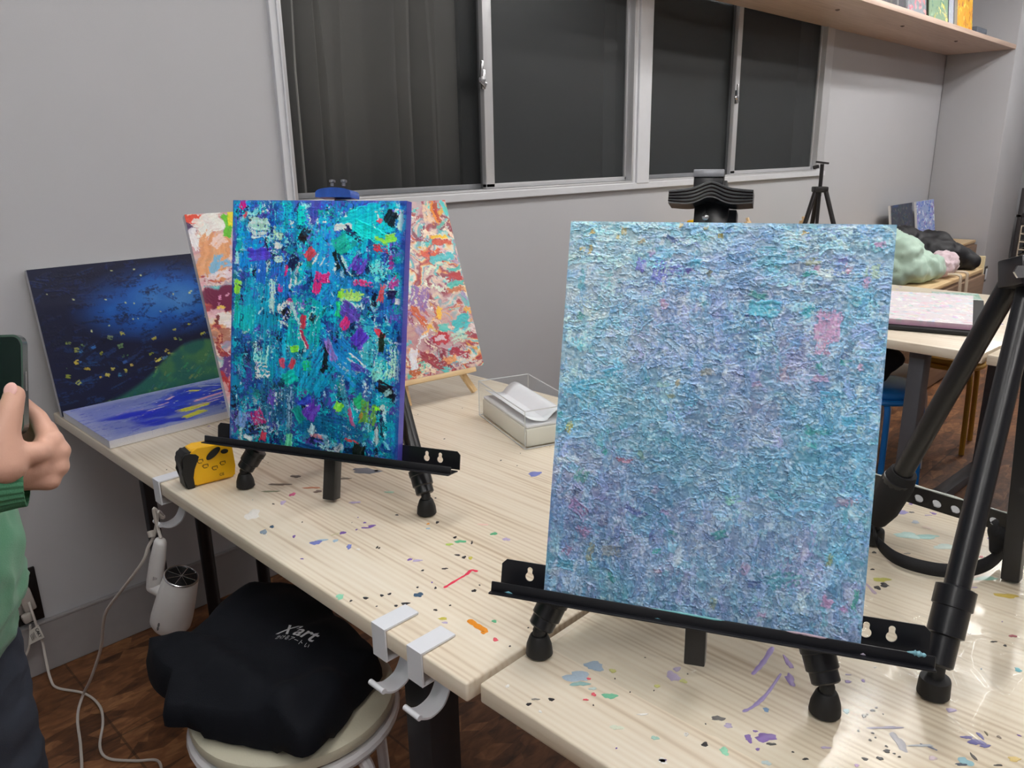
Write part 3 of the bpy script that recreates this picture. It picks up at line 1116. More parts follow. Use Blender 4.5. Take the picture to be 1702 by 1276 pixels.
# (mapping, x, y, width, height in that view, colour)
SPOTS = [(zA, 3.273, [
    (125, 340, 40, 26, BGR), (170, 312, 26, 14, NAV), (290, 365, 18, 14, PUR), (410, 398, 60, 26, BLU), (445, 385, 60, 10, LBL), (515, 388, 26, 18, LBL), (555, 345, 32, 18, PUR), (590, 420, 26, 30, BLU),
    (640, 435, 24, 10, WHT), (712, 308, 40, 16, PUR), (680, 318, 50, 8, PUR), (675, 290, 22, 6, PUR), (630, 328, 12, 8, PUR), (742, 424, 12, 12, BLK), (754, 428, 10, 10, BLK), (920, 490, 26, 14, PUR), (960, 496, 50, 14, LIL),
    (1070, 288, 22, 12, BLK), (1020, 322, 22, 8, LBL), (1020, 296, 16, 10, ORA), (1166, 370, 20, 12, BLK), (1195, 392, 60, 18, GRN), (1135, 408, 40, 14, LIM), (1258, 398, 12, 18, BLK), (1378, 350, 38, 18, GRN), (1445, 380, 42, 18, LIL),
    (1180, 466, 34, 8, BLK), (1215, 478, 26, 14, BLK), (1250, 482, 28, 16, YEL), (990, 550, 18, 8, BLK), (1110, 540, 36, 8, BLK), (962, 642, 12, 10, BLK), (968, 682, 48, 30, NAV), (540, 692, 46, 30, MIN_),
    (600, 715, 16, 10, BLK), (680, 700, 30, 14, BLK), (768, 686, 24, 12, BLK), (810, 678, 20, 12, BLK), (896, 730, 44, 16, BLK), (845, 742, 24, 10, BLK), (1060, 765, 24, 10, BLK), (1140, 740, 12, 8, BLK), (1100, 812, 56, 14, YEL),
    (1112, 834, 30, 12, LIL), (1380, 826, 26, 18, GRN), (1386, 926, 32, 20, RED), (1270, 660, 26, 16, BLK), (1060, 645, 16, 12, BLK), (1300, 630, 10, 8, BLK), (740, 745, 10, 6, BLK), (64, 246, 90, 50, WHT), (212, 82, 120, 12, (92, 80, 70)),
    (160, 120, 90, 8, (120, 130, 100)), (300, 38, 60, 14, (70, 64, 60)), (385, 100, 90, 10, (200, 110, 70)), (420, 120, 50, 14, (90, 70, 60)), (282, 136, 30, 22, (225, 70, 140)), (230, 180, 34, 20, LIL), (680, 8, 150, 34, (80, 92, 115)), (738, 8, 30, 10, BLK),
    (560, 50, 90, 10, (100, 90, 80)), (1600, 24, 80, 26, BLU), (810, 124, 50, 12, (170, 215, 190)), (1320, 300, 60, 10, (240, 200, 190)), (620, 180, 60, 12, LIL), (850, 248, 22, 6, BLK), (335, 287, 8, 6, BLK), (1465, 962, 12, 8, BLK), (1060, 156, 10, 6, BLK), (1440, 610, 8, 6, BLK)]),
    (zB, 3.782, [
        (165, 152, 26, 22, WHT), (298, 266, 36, 18, BLK), (340, 235, 50, 14, (120, 118, 116)), (440, 236, 36, 22, BLK), (370, 312, 24, 18, WHT), (258, 315, 30, 26, (60, 60, 66)), (600, 92, 170, 70, (150, 178, 205)), (710, 25, 130, 60, (140, 172, 210)), (620, 138, 120, 30, (120, 175, 180)),
        (675, 106, 34, 12, RED), (706, 204, 32, 24, RED), (656, 238, 44, 10, RED), (808, 214, 90, 40, (80, 180, 140)), (700, 168, 50, 20, (190, 215, 215)), (840, 105, 9, 8, BLK), (935, 190, 9, 8, BLK), (1085, 180, 9, 8, BLK), (704, 272, 12, 10, BLK), (826, 56, 50, 24, (205, 205, 110)),
        (1105, 152, 36, 24, (210, 212, 110)), (1270, 120, 46, 30, (205, 210, 120)), (1205, 90, 90, 60, LIL), (1230, 45, 50, 30, LIL), (1015, 330, 66, 14, WHT), (1092, 478, 50, 28, (150, 200, 190)), (1140, 622, 56, 42, WHT), (1140, 622, 44, 32, (84, 56, 140)), (1288, 455, 30, 26, WHT), (1288, 455, 12, 10, (200, 180, 150)),
        (1405, 518, 40, 34, BLK), (1488, 354, 80, 34, (60, 60, 66)), (1528, 560, 60, 50, (130, 215, 180)), (1552, 400, 60, 30, LIL), (455, 428, 90, 40, (215, 225, 235)), (340, 392, 40, 22, (170, 190, 225)), (850, 412, 90, 30, (215, 225, 205)), (150, 255, 70, 18, (80, 90, 110)), (205, 270, 30, 12, WHT), (190, 12, 50, 10, WHT), (1410, 390, 10, 8, BLK), (1680, 480, 50, 50, PUR)]),
    (zC, 3.765, [
        (240, 300, 50, 90, (130, 100, 200)), (225, 190, 40, 80, (140, 110, 205)), (88, 487, 42, 26, (50, 110, 180)), (85, 660, 130, 60, PUR), (20, 622, 30, 14, PUR), (120, 702, 60, 18, BLK), (35, 735, 30, 16, PUR), (600, 312, 46, 16, PUR), (695, 306, 26, 18, PUR), (600, 268, 34, 8, LIL), (755, 492, 28, 18, BLK), (778, 474, 20, 10, BLK),
        (700, 526, 32, 20, BLK), (720, 516, 10, 10, BLK), (820, 515, 9, 6, BLK), (590, 496, 40, 34, (175, 215, 225)), (840, 600, 230, 16, (170, 165, 205)), (920, 690, 70, 110, (205, 208, 228)), (755, 634, 22, 10, BLK), (665, 620, 14, 14, BLK), (738, 678, 20, 12, BLK), (772, 662, 14, 8, BLK), (843, 746, 50, 20, BLK), (840, 716, 18, 12, BLK),
        (800, 792, 42, 22, BLK), (706, 796, 34, 22, BLK), (890, 762, 16, 10, BLK), (922, 782, 20, 10, BLK), (335, 796, 40, 14, BLK), (655, 836, 30, 20, (190, 150, 215)), (1060, 712, 150, 16, (195, 205, 225)), (1245, 490, 60, 30, LIL), (1405, 690, 100, 40, (80, 80, 165)), (1345, 660, 70, 20, (95, 90, 170)), (1428, 650, 30, 40, (100, 100, 180)), (1460, 715, 70, 18, (75, 75, 160)),
        (1335, 812, 90, 50, (130, 190, 215)), (1310, 830, 90, 14, (40, 60, 90)), (1545, 658, 22, 20, (110, 95, 85)), (1640, 796, 70, 36, (235, 205, 120)), (1665, 238, 46, 24, (90, 195, 220)), (1632, 26, 50, 16, (160, 60, 80)), (1583, 86, 22, 12, BLK), (1512, 62, 46, 8, BLK), (1386, 782, 24, 44, (50, 50, 55)), (1466, 636, 16, 24, (90, 80, 60)), (1360, 12, 26, 8, BLK), (255, 752, 18, 8, BLK), (460, 725, 60, 16, LIL), (90, 820, 60, 30, (190, 215, 225)), (1130, 790, 50, 30, (225, 205, 225)), (1540, 835, 70, 8, BLK)]),
    (zD, 5.316, [
        (415, 482, 130, 34, (105, 100, 200)), (500, 410, 40, 16, PUR), (700, 496, 50, 18, PUR), (650, 512, 60, 8, LIL), (505, 485, 46, 14, (60, 60, 66)), (540, 572, 70, 26, (170, 190, 220)), (640, 700, 230, 36, (140, 210, 215)), (470, 690, 260, 50, (165, 215, 218)), (800, 790, 240, 40, (190, 220, 222)), (240, 1080, 150, 40, (190, 190, 70)), (265, 1128, 80, 40, BLK),
        (204, 1152, 70, 30, BLK), (1345, 1222, 200, 40, (205, 175, 60)), (1122, 880, 44, 14, RED), (1070, 1220, 40, 14, BLK), (1195, 716, 40, 18, PUR), (175, 840, 50, 16, (60, 58, 58)), (1160, 1070, 240, 30, (140, 200, 185)), (470, 850, 60, 12, (110, 105, 100)), (755, 955, 40, 10, BLK), (400, 395, 60, 16, (205, 185, 140)), (640, 620, 90, 30, (225, 205, 195)), (650, 436, 40, 12, (120, 120, 110)), (1060, 1150, 60, 10, LIL), (300, 535, 26, 10, BLK), (160, 990, 50, 10, BLK)])]
STREAKS = [  # photo-frame polylines, half width (px), colour
    ([zA(1105, 645), zA(1170, 605), zA(1230, 570), zA(1255, 548), zA(1290, 556)], 2.2, (232, 60, 90)),
    ([zA(1240, 818), zA(1285, 850), zA(1330, 878), zA(1310, 892)], 4.0, ORA),
    ([zC(130, 95), zC(70, 190), zC(0, 268)], 3.2, (150, 125, 205)), ([zC(180, 262), zC(95, 385), zC(10, 465), zC(-60, 500)], 2.4, (150, 130, 200)),
    ([zA(490, 360), zA(530, 348), zA(560, 340)], 1.0, (200, 195, 150)), ([zD(100, 1110), zD(190, 1210)], 2.5, (190, 170, 190)),
    ([zC(1050, 700), zC(1110, 720), zC(1160, 742)], 1.6, (120, 130, 160))]


def make_table(label, x0, x1, y0, y1, spots, streaks, seed, extra):
    th = 0.028
    root = thing('work_table', label, 'table', ((x0 + x1) / 2, (y0 + y1) / 2, 0), 'paint-spattered work tables pushed end to end')
    bm = bmesh.new()
    lay = bm.verts.layers.float_color.new('Col')
    box(bm, ((x0 + x1) / 2, (y0 + y1) / 2, TZ - th / 2), (x1 - x0, y1 - y0, th), bevel=0.0035, seg=3)
    for (u, v, wpx, hpx, col) in spots:
        p = pz(u, v, TZ)
        if not (x0 + .004 < p.x < x1 - .004 and y0 + .004 < p.y < y1 - .004):
            continue
        d = (p - CAM).dot(FW) / FPX
        # footprint of the px-wide mark on the table top
        e = pz(u + 4, v, TZ) - p
        g = pz(u, v + 4, TZ) - p
        kk = 0.10 if (sum(col) < 150 and wpx < 60) else (0.22 if wpx * hpx < 2500 * 1 else 0.5)
        if wpx > 100:
            kk = 0.55
        col = tuple(c_ * (1 - kk) + w_ * kk for c_, w_ in zip(col, (228, 215, 192)))
        splat(bm, lay, p, wpx / 2 * e.length / 4 * 0.95, hpx / 2 * g.length / 4 * 0.95, math.atan2(e.y, e.x), col)
    R = random.Random(seed)
    for _ in range(extra):
        x, y = R.uniform(x0 + .02, x1 - .02), R.uniform(y0 + .02, y1 - .02)
        if R.random() < 0.55:
            x = x0 + .02 + (x1 - x0 - .04) * R.random() ** 2.2
        c = R.choice([BLK, BLK, BLK, (70, 60, 50), LIL, LBL, WHT, (190, 180, 120), PUR])
        s = R.uniform(0.0006, 0.0017)
        splat(bm, lay, (x, y, TZ), s * R.uniform(1, 2.2), s, R.uniform(0, 3), c, n=9)
    for pts, r, col in streaks:
        q = [pz(u, v, TZ) for u, v in pts]
        if not all(x0 < p.x < x1 and y0 < p.y < y1 for p in q):
            continue
        streak(bm, lay, q, r * (q[0] - CAM).dot(FW) / FPX * 1.2, col)
    obj('table_top', bm, [M_WOODTOP, PAINT_SPLAT], root, True, 40)
    return root


def table_leg(root, x, y, w, m, top=TZ - 0.0285, d=None):
    bm = bmesh.new()
    box(bm, (x, y, (top - 0.004) / 2 + 0.004), (w, d or w, top - 0.004), bevel=0.004)
    obj('leg', bm, m, root)
    bm = bmesh.new()
    box(bm, (x, y, 0.003), (w * 1.1, (d or w) * 1.1, 0.006), bevel=0.002)


ALL = [(f(x, y) + (w / k, h / k, c)) for f, k, L in SPOTS for (x, y, w, h, c) in L]
XA, XB, YA, YB = 0.536, 1.500, 0.614, 2.198
table1 = make_table('pale wooden work table against the wall carrying the vivid teal canvas', XA, XB, YA, YB, ALL, STREAKS, 3, 45)
table2 = make_table('pale wooden work table in the foreground carrying the large pale blue canvas', 0.548, 1.478, -1.02, 0.604, ALL, STREAKS, 5, 70)
M_STEEL_DK = mat('charcoal_steel', (44, 45, 50), 0.45, 0.2, 0.1)
M_STEEL_GR = mat('grey_steel', (96, 99, 106), 0.45, 0.2, 0.06)
for (x, y, w) in ((0.70, 2.09, 0.030), (1.44, 2.10, 0.04), (0.635, 0.81, 0.060), (1.44, 0.81, 0.062)):
    table_leg(table1, x, y, w, M_STEEL_DK)
for y in (0.81,):
    bm = bmesh.new()
    box(bm, (1.06, y, TZ - 0.05), (0.72, 0.05, 0.04), bevel=0.003)
    obj('rail', bm, M_STEEL_DK, table1)
for (x, y) in ((0.98, 0.44), (1.40, 0.44), (0.70, -0.92), (1.40, -0.92)):
    table_leg(table2, x, y, 0.062, M_STEEL_DK)
# dark uprights of the fold-down trestle near the wall
for (x, y) in ((0.835, 2.09), (1.025, 2.14)):
    bm = bmesh.new()
    tube(bm, [(x, y, 0.0), (x, y, 0.35), (x, y - 0.004, 0.52), (x - 0.01, y - 0.008, TZ - 0.03)], [0.019, 0.020, 0.026, 0.021], 12)
    obj('trestle_leg', bm, M_BLACK, table1)

# clear vinyl sheet on the near table, wrinkled
NXV, NYV = 230, 330
vx0, vx1, vy0, vy1 = 0.66, 1.470, -0.72, 0.592
xs = np.linspace(vx0, vx1, NXV)
ys = np.linspace(vy0, vy1, NYV)
gx, gy = np.meshgrid(xs, ys)
Rv = np.random.RandomState(8)
hz = 0.0008 + 0.0008 * fbm(Rv, NYV, NXV, 8, 6, 3)
cre = []
for k in range(46):
    cx, cy = Rv.uniform(vx0 + .1, vx1), Rv.uniform(-0.35, 0.55)
    a = Rv.uniform(0, PI)
    L = Rv.uniform(0.03, 0.16)
    bend = Rv.uniform(-1.2, 1.2)
    pp = []
    for i in range(7):
        pp.append((cx, cy))
        cx += math.cos(a) * L / 6
        cy += math.sin(a) * L / 6
        a += bend * 0.3 + Rv.uniform(-.3, .3)
    cre.append((pp, Rv.uniform(0.0012, 0.0030)))
for pl in ([zB(840, 0), zB(960, 70), zB(1120, 150), zB(1260, 235)], [zB(1060, -20), zB(1180, 5), zB(1310, 40)], [zB(1440, 400), zB(1500, 520), zB(1500, 640)], [zC(1245, 265), zC(1285, 350), zC(1297, 440)], [zC(1240, 570), zC(1310, 640), zC(1440, 740)], [zC(1540, 400), zC(1460, 560), zC(1440, 610)], [zC(1700, 300), zC(1580, 450), zC(1540, 540)]):
    cre.append(([tuple(pz(u, v, TZ))[:2] for u, v in pl], 0.0032))
for pp, hh in cre:
    for (ax, ay), (bx, by) in zip(pp[:-1], pp[1:]):
        ddx, ddy = bx - ax, by - ay
        l2 = ddx * ddx + ddy * ddy + 1e-9
        t = np.clip(((gx - ax) * ddx + (gy - ay) * ddy) / l2, 0, 1)
        d2 = (gx - ax - t * ddx) ** 2 + (gy - ay - t * ddy) ** 2
        hz = np.maximum(hz, 0.0012 + hh * np.exp(-d2 / (2 * 0.0034 ** 2)))
for (fx_, fy_) in ((0.631, 0.584), (0.772, 0.270), (0.902, 0.196), (1.23, 0.39), (1.20, -0.03), (1.02, 0.60)):
    kf = np.clip((np.hypot(gx - fx_, gy - fy_) - 0.022) / 0.012, 0, 1)
    hz = np.minimum(hz, 0.0012 + 0.01 * kf)
verts = np.stack([gx, gy, TZ + hz], -1).reshape(-1, 3)
idx = np.arange(NXV * NYV).reshape(NYV, NXV)
faces = np.stack([idx[:-1, :-1], idx[:-1, 1:], idx[1:, 1:], idx[1:, :-1]], -1).reshape(-1, 4)
me = bpy.data.meshes.new('vinyl_cover')
me.from_pydata(verts.tolist(), [], faces.tolist())
me.materials.append(clear_mat('clear_vinyl', (250, 250, 248), 0.13, 1.38, 0.6, 0.03))
me.polygons.foreach_set('use_smooth', [True] * len(me.polygons))
o = put('vinyl_cover', me, table2)
o['label'] = 'wrinkled clear vinyl cover'

# ================================================================== EASELS


def easel(label, bc, yaw, tilt, tray_s, post_s, feet, rear, apex_h, head_h, clamp_h, group='black tabletop display easels', tray_holes='key', clamp=True, paint_marks=True, post_bottom=-0.066, clamp_s=None, detail=True, low=False):
    a, t = math.radians(yaw), math.radians(tilt)
    r = Vector((math.cos(a), math.sin(a), 0))
    n = Vector((math.sin(a), -math.cos(a), 0))
    up = Vector((0, 0, 1)) * math.cos(t) - n * math.sin(t)
    fn = n * math.cos(t) + Vector((0, 0, 1)) * math.sin(t)
    bc = Vector(bc)

    def L(s, h, f):
        return bc + r * s + up * h + fn * f
    M3 = Matrix((r, up, fn)).transposed()
    mid = (Vector(feet[0]) + Vector(feet[1])) / 2
    root = thing('tabletop_easel', label, 'easel', (mid.x, mid.y, TZ), group)
    # tray: back plate with keyhole slots, ledge, rolled front lip
    bm = bmesh.new()
    s0, s1 = tray_s
    hb, dep = 0.032, 0.040
    cr = 0.006
    outer = [(s0, 0), (s1, 0), (s1, hb - cr), (s1 - cr, hb), (s0 + cr, hb), (s0, hb - cr)]
    if tray_holes == 'key':
        holes = [keyhole(s, 0.017) for s in (s0 + 0.038, s0 + 0.064, s1 - 0.064, s1 - 0.038)]
        MP = basis(r, up, fn, L(0, 0, -0.0205))
        plate(bm, outer, holes, 0.002, MP)
    else:
        k = 11
        holes = [circ(s0 + 0.03 + (s1 - s0 - 0.06) * i / (k - 1), 0.018, 0.0065, 14) for i in range(k)]
        plate(bm, [(s0, 0), (s1, 0), (s1, 0.036), (s0, 0.036)], holes, 0.002, basis(r, up, fn, L(0, 0, -0.0205)))
    box(bm, L((s0 + s1) / 2, -0.0012, (dep - 0.0205) / 2 - 0.002), (s1 - s0, 0.0022, dep), M3, bevel=0.0006)
    box(bm, L((s0 + s1) / 2, 0.005, dep - 0.0225), (s1 - s0, 0.0135, 0.0026), M3, bevel=0.001)
    tray = obj('tray', bm, M_BLACK, root, True, 30)
    if paint_marks:
        bm = bmesh.new()
        lay = bm.verts.layers.float_color.new('Col')
        for k in range(26):
            s = s0 + 0.022 + (s1 - s0 - 0.044) * (k + RS.random()) / 26
            q = L(s, 0.0005, 0.012 + 0.006 * RS.random())
            lc = tuple(float(x) for x in s2l(np.array(RS.choice([(120, 190, 205), (150, 205, 215), (110, 170, 190), (170, 160, 180), (90, 150, 160)])) / 255)) + (1,)
            if k in (2, 3, 22, 23, 24) or RS.random() < .45:
                b0 = len(bm.verts)
                ln = RS.uniform(0.006, 0.016)
                tube(bm, [q - r * ln, q + up * 0.0008, q + r * ln], [0.0006, RS.uniform(.0012, .0026), 0.0006], 6)
                bm.verts.ensure_lookup_table()
                for v in bm.verts[b0:]:
                    v[lay] = lc
        pm = obj('paint_smears', bm, PAINT_SPLAT, None)
        pm['kind'] = 'stuff'
        pm.data.transform(Matrix.Translation(-root.location))
        pm.parent = tray
        bm = bmesh.new()
        lay = bm.verts.layers.float_color.new('Col')
        for (sa, sb, rr, cc) in ((s0 + 0.19, s0 + 0.30, 0.0014, (115, 185, 190)), (s1 - .15, s1 - .10, .0018, (180, 160, 175)), (s1 - 0.028, s1 - 0.008, 0.0036, (120, 170, 185))):
            b0 = len(bm.verts)
            pp_ = spline([L(sa, 0.0112, dep - 0.0225), L((sa * 2 + sb) / 3, 0.0120, dep - 0.0216), L((sa + sb * 2) / 3, 0.0114, dep - 0.0218), L(sb, 0.0108, dep - .0225)], 5)
            tube(bm, pp_, [max(0.0003, rr * (0.55 + 0.6 * RS.random()) * math.sin(PI * (i_ + .6) / (len(pp_) + .2))) for i_ in range(len(pp_))], 10)
            bm.verts.ensure_lookup_table()
            for v in bm.verts[b0:]:
                v[lay] = tuple(float(x) for x in s2l(np.array(cc) / 255)) + (1,)
        pm = obj('paint_smears', bm, PAINT_SPLAT, None)
        pm.data.transform(Matrix.Translation(-root.location))
        pm.parent = tray
        pm['kind'] = 'stuff'
    # centre post
    bm = bmesh.new()
    p0, p1 = post_s
    pc = L((p0 + p1) / 2, (post_bottom + head_h) / 2, -0.034)
    d = (L(p1, head_h, -0.034) - L(p0, post_bottom, -0.034))
    y_ = d.normalized()
    z_ = fn
    x_ = y_.cross(z_).normalized()
    box(bm, pc, (0.0245, d.length, 0.0235), Matrix((x_, y_, z_)).transposed(), bevel=0.0015)
    obj('centre_post', bm, M_BLACK, root)
    # clamp that grips the upper edge, and the head behind it
    cs = clamp_s if clamp_s is not None else p1 - 0.003
    if clamp:
        bm = bmesh.new()
        hw = 0.0475
        arch = lambda s, k=1.0: 0.0105 * math.exp(-(s / 0.0155) ** 2) * k
        top = [(-hw + 2 * hw * i / 30) for i in range(31)]
        if low:
            hw = 0.036
            top = [(-hw + 2 * hw * i / 30) for i in range(31)]
            poly = [(s, clamp_h - 0.009) for s in top] + [(s, clamp_h + 0.008 * (1 - (s / hw) ** 2) ** 0.5 + 0.0) for s in top[::-1]]
        else:
            poly = [(s, clamp_h - 0.012 + arch(s) + 0.004 * abs(s / hw)) for s in top] + [(s, clamp_h + 0.011 + arch(s, 0.6) - 0.004 * abs(s / hw)) for s in top[::-1]]
        prism(bm, poly, 0.030, basis(r, up, fn, L(cs, 0, -0.026)))
        for j in range(0 if low else 4):
            hh = clamp_h - 0.0085 + j * 0.0055
            tube(bm, [L(cs + s, hh + arch(s, 1 - 0.12 * j) + 0.004 * abs(s / hw) * (1 - j / 1.6), 0.0045) for s in top], 0.0016, 6)
        obj('top_clamp', bm, mat('blue_smeared_clamp', (44, 84, 170), 0.35, 0, 0.5, 60) if low else mat('black_moulded_plastic', (26, 29, 34), 0.25, 0, 0.1), root, True, 40)
        if low:
            for s_ in (-0.012, 0.012):
                bm = bmesh.new()
                lathe(bm, [(0.003, 0), (0.003, 0.006), (0.0055, 0.0065), (0.0055, 0.010), (0.002, 0.011)], L(cs + s_, clamp_h + 0.013, -0.012), up, 12)
                obj('clamp_knob', bm, mat('grey_edge', (122, 124, 130), 0.35, 0.4), root)
    if clamp and not low:
        bm = bmesh.new()
        box(bm, L(cs - 0.004, (clamp_h + head_h) / 2 + 0.008, -0.012), (0.034, head_h - clamp_h + 0.002, 0.018), M3, bevel=0.002)
        hd = obj('head', bm, M_BLACK, root)
        bm = bmesh.new()
        box(bm, L(cs - 0.004, head_h + 0.0035, -0.002), (0.035, 0.009, 0.004), M3, bevel=0.001)
        e = obj('metal_edge', bm, mat('grey_edge', (122, 124, 130), 0.35, 0.4), None)
        e.data.transform(Matrix.Translation(-root.location))
        e.parent = hd
        bm = bmesh.new()
        box(bm, L(cs + 0.0, clamp_h - 0.026, -0.0335), (0.040, 0.05, 0.022), M3, bevel=0.002)
        box(bm, L(cs + 0.014, clamp_h - 0.030, -0.046), (0.030, 0.044, 0.03), M3, bevel=0.002)
        sl = obj('slider', bm, M_BLACK, root)
        bm = bmesh.new()
        lathe(bm, [(0.0, 0), (0.0042, 0), (0.0042, 0.0012), (0.002, 0.0022), (0, 0.0024)], L(cs - 0.006, clamp_h - 0.019, -0.0226), fn, 14)
        e = obj('rivet', bm, M_SILVER, None)
        e.data.transform(Matrix.Translation(-root.location))
        e.parent = sl
    # three telescopic legs
    ap = L(p1, apex_h, -0.115)
    bm = bmesh.new()
    box(bm, ap, (0.05, 0.04, 0.05), M3, bevel=0.006)
    box(bm, L(p1, apex_h, -0.068), (0.03, 0.03, 0.06), M3, bevel=0.003)
    obj('leg_hub', bm, M_BLACK, root)
    for i, f in enumerate((feet[0], feet[1], rear)):
        f = Vector((f[0], f[1], TZ)) - (n * 0.010 if i < 2 else n * 0)
        top = ap + r * ((-0.018, 0.018, 0.0)[i]) - fn * (0.012 if i == 2 else 0)
        ax = (top - (f + Vector((0, 0, 0.036)))).normalized()
        ln = (top - f).length
        low = f + Vector((0, 0, 0.036))
        bm = bmesh.new()
        c1 = low + ax * 0.040
        c2 = c1 + ax * 0.036
        tube(bm, [low + ax * 0.004, low + ax * 0.006, c1], [0.0145, 0.0165, 0.0165], 16)
        tube(bm, [c2 - ax * .004, top], [0.0145, 0.0145], 16)
        lg = obj('leg', bm, M_BLACK, root)
        bm = bmesh.new()
        lathe(bm, [(0.0165, 0), (0.0188, 0.002), (0.0188, 0.020), (0.0200, 0.021), (0.0200, 0.031), (0.016, 0.033)], c1 - ax * 0.022, ax, 20)
        e = obj('leg_lock', bm, M_BLACK, None)
        e.data.transform(Matrix.Translation(-root.location))
        e.parent = lg
        bm = bmesh.new()
        lathe(bm, [(0.016, 0.0022), (0.0178, 0.004), (0.0165, 0.016), (0.0125, 0.028), (0.0105, 0.031), (0.004, 0.033)], f, (0, 0, 1), 22)
        tube(bm, [f + Vector((0, 0, .030)), f + Vector((0, 0, .036)), low + ax * 0.006], [0.0085, 0.0085, 0.008], 12)
        e = obj('rubber_foot', bm, M_RUBBER, None)
        e.data.transform(Matrix.Translation(-root.location))
        e.parent = lg
    return root


# right-hand easel, left-hand easel
BC_R, YAW_R, TILT_R = (0.7124, 0.4116, 0.8138), -65.1, 15.4
BC_L, YAW_L, TILT_L = (0.6955, 1.209, 0.820), -66.0, 11.35
easel('black easel in the foreground holding the large pale blue textured canvas', BC_R, YAW_R, TILT_R, (-0.245, 0.252), (0.005, -0.013), ((0.631, 0.584), (0.772, 0.270)), (1.02, 0.60), 0.38, 0.518, 0.494, clamp_s=-0.017, post_bottom=-0.061)
easel('black easel on the far table holding the vivid teal and blue canvas', BC_L, YAW_L, TILT_L, (-0.225, 0.293), (0.027, 0.034), ((0.634, 1.370), (0.798, 1.011)), (0.995, 1.345), 0.30, 0.462, 0.4715, clamp_s=0.036, low=True, paint_marks=False, post_bottom=-0.090)


# ================================================================== PAINTINGS
def uv_on(bc, yaw, tilt, w, h):
    a, t = math.radians(yaw), math.radians(tilt)
    r = Vector((math.cos(a), math.sin(a), 0))
    n = Vector((math.sin(a), -math.cos(a), 0))
    up = Vector((0, 0, 1)) * math.cos(t) - n * math.sin(t)
    fn = n * math.cos(t) + Vector((0, 0, 1)) * math.sin(t)
    b = Vector(bc)

    def f(px, py):
        d = ray(px, py)
        s = ((b - CAM).dot(fn)) / d.dot(fn)
        q = CAM + d * s - b
        return q.dot(r) / w + 0.5, 1 - q.dot(up) / h, s / FPX
    return f


def dabs(B, uvf, ox, oy, k, L, **kw):
    """L: (x, y, length px, width px, angle, colour[, dryness]) read in a magnified view of the picture"""
    for it in L:
        x, y, l, w_, ang, col = it[:6]
        dry = it[6] if len(it) > 6 else 0.35
        u, v, m = uvf(ox + x / k, oy + y / k)
        B.stroke(u, v, l / k * m * 1.08, w_ / k * m * 1.08, ang, col, dry=dry, **kw)


# ---- pale blue textured canvas
W_R, H_R = 0.363, 0.463
B = Board(560, 440, 21, W_R, H_R)
R = B.R
vv, uu = np.mgrid[0:560, 0:440]
uu, vv = uu / 440.0, vv / 560.0
n1, n2, n3, n4 = [fbm(R, 560, 440, 5, 4, 4) for _ in range(4)]
B.c[:] = np.array([126, 182, 214]) / 255
B.blend(np.clip((vv - 0.25) * 1.0, 0, 0.8), (100, 146, 182))  # darker lower part, pigment and partly the light's falloff
B.blend(np.clip((n1 - 0.45) * 4, 0, 0.55), (146, 150, 205))
B.blend(np.clip((n2 - 0.50) * 5, 0, 0.5), (90, 172, 188))
B.blend(np.clip((0.42 - n3) * 4, 0, 0.5), (98, 122, 160))
B.blend(np.clip((n4 - 0.5) * 5, 0, 0.45), (176, 170, 212))
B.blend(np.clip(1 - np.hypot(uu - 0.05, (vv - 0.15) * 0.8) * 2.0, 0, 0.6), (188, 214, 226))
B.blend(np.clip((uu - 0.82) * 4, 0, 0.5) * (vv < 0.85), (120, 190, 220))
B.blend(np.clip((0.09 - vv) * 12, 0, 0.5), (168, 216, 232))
PALB = [(128, 166, 198), (140, 160, 206), (96, 142, 180), (160, 198, 222), (80, 170, 192), (160, 164, 214), (206, 226, 236), (80, 110, 160), (120, 186, 206), (104, 156, 196), (196, 216, 228), (70, 150, 176)]
for i in range(3400):
    u, v = R.rand(), R.rand()
    hor = R.rand()
    ang = R.normal(0, 14) if (v < 0.16 or hor < 0.35) else (90 + R.normal(0, 12) if hor < 0.6 else R.uniform(0, 180))
    if v > 0.72 and R.rand() < 0.6:
        ang = 90 + R.normal(0, 10)
    col = np.array(PALB[R.randint(len(PALB))], float)
    loc = B.c[min(559, int(v * 560)), min(439, int(u * 440))] * 255
    col = col * 0.52 + loc * 0.48
    k = 1.16 - 0.13 * v  # strokes lighter towards the top, overhead light partly painted in
    B.stroke(u, v, R.uniform(0.008, 0.040), R.uniform(0.003, 0.012), ang, tone(col, k), dry=R.uniform(0.35, 0.7), ht=R.uniform(0.0004, 0.0013), jit=0.045, ridge=1.0, curve=R.normal(0, 0.5), alpha=0.8)
uvR = uv_on(BC_R, YAW_R, TILT_R, W_R, H_R)
GO, OL, TQ, TG, PK, VI, IN, WH, MT, CY = (205, 170, 80), (140, 150, 120), (80, 175, 200), (60, 160, 160), (222, 168, 208), (118, 118, 200), (70, 84, 150), (216, 228, 236), (140, 205, 195), (86, 182, 220)
PD = (176, 140, 180)
kw = dict(ht=0.0008, jit=0.06, ridge=0.8, alpha=0.9)
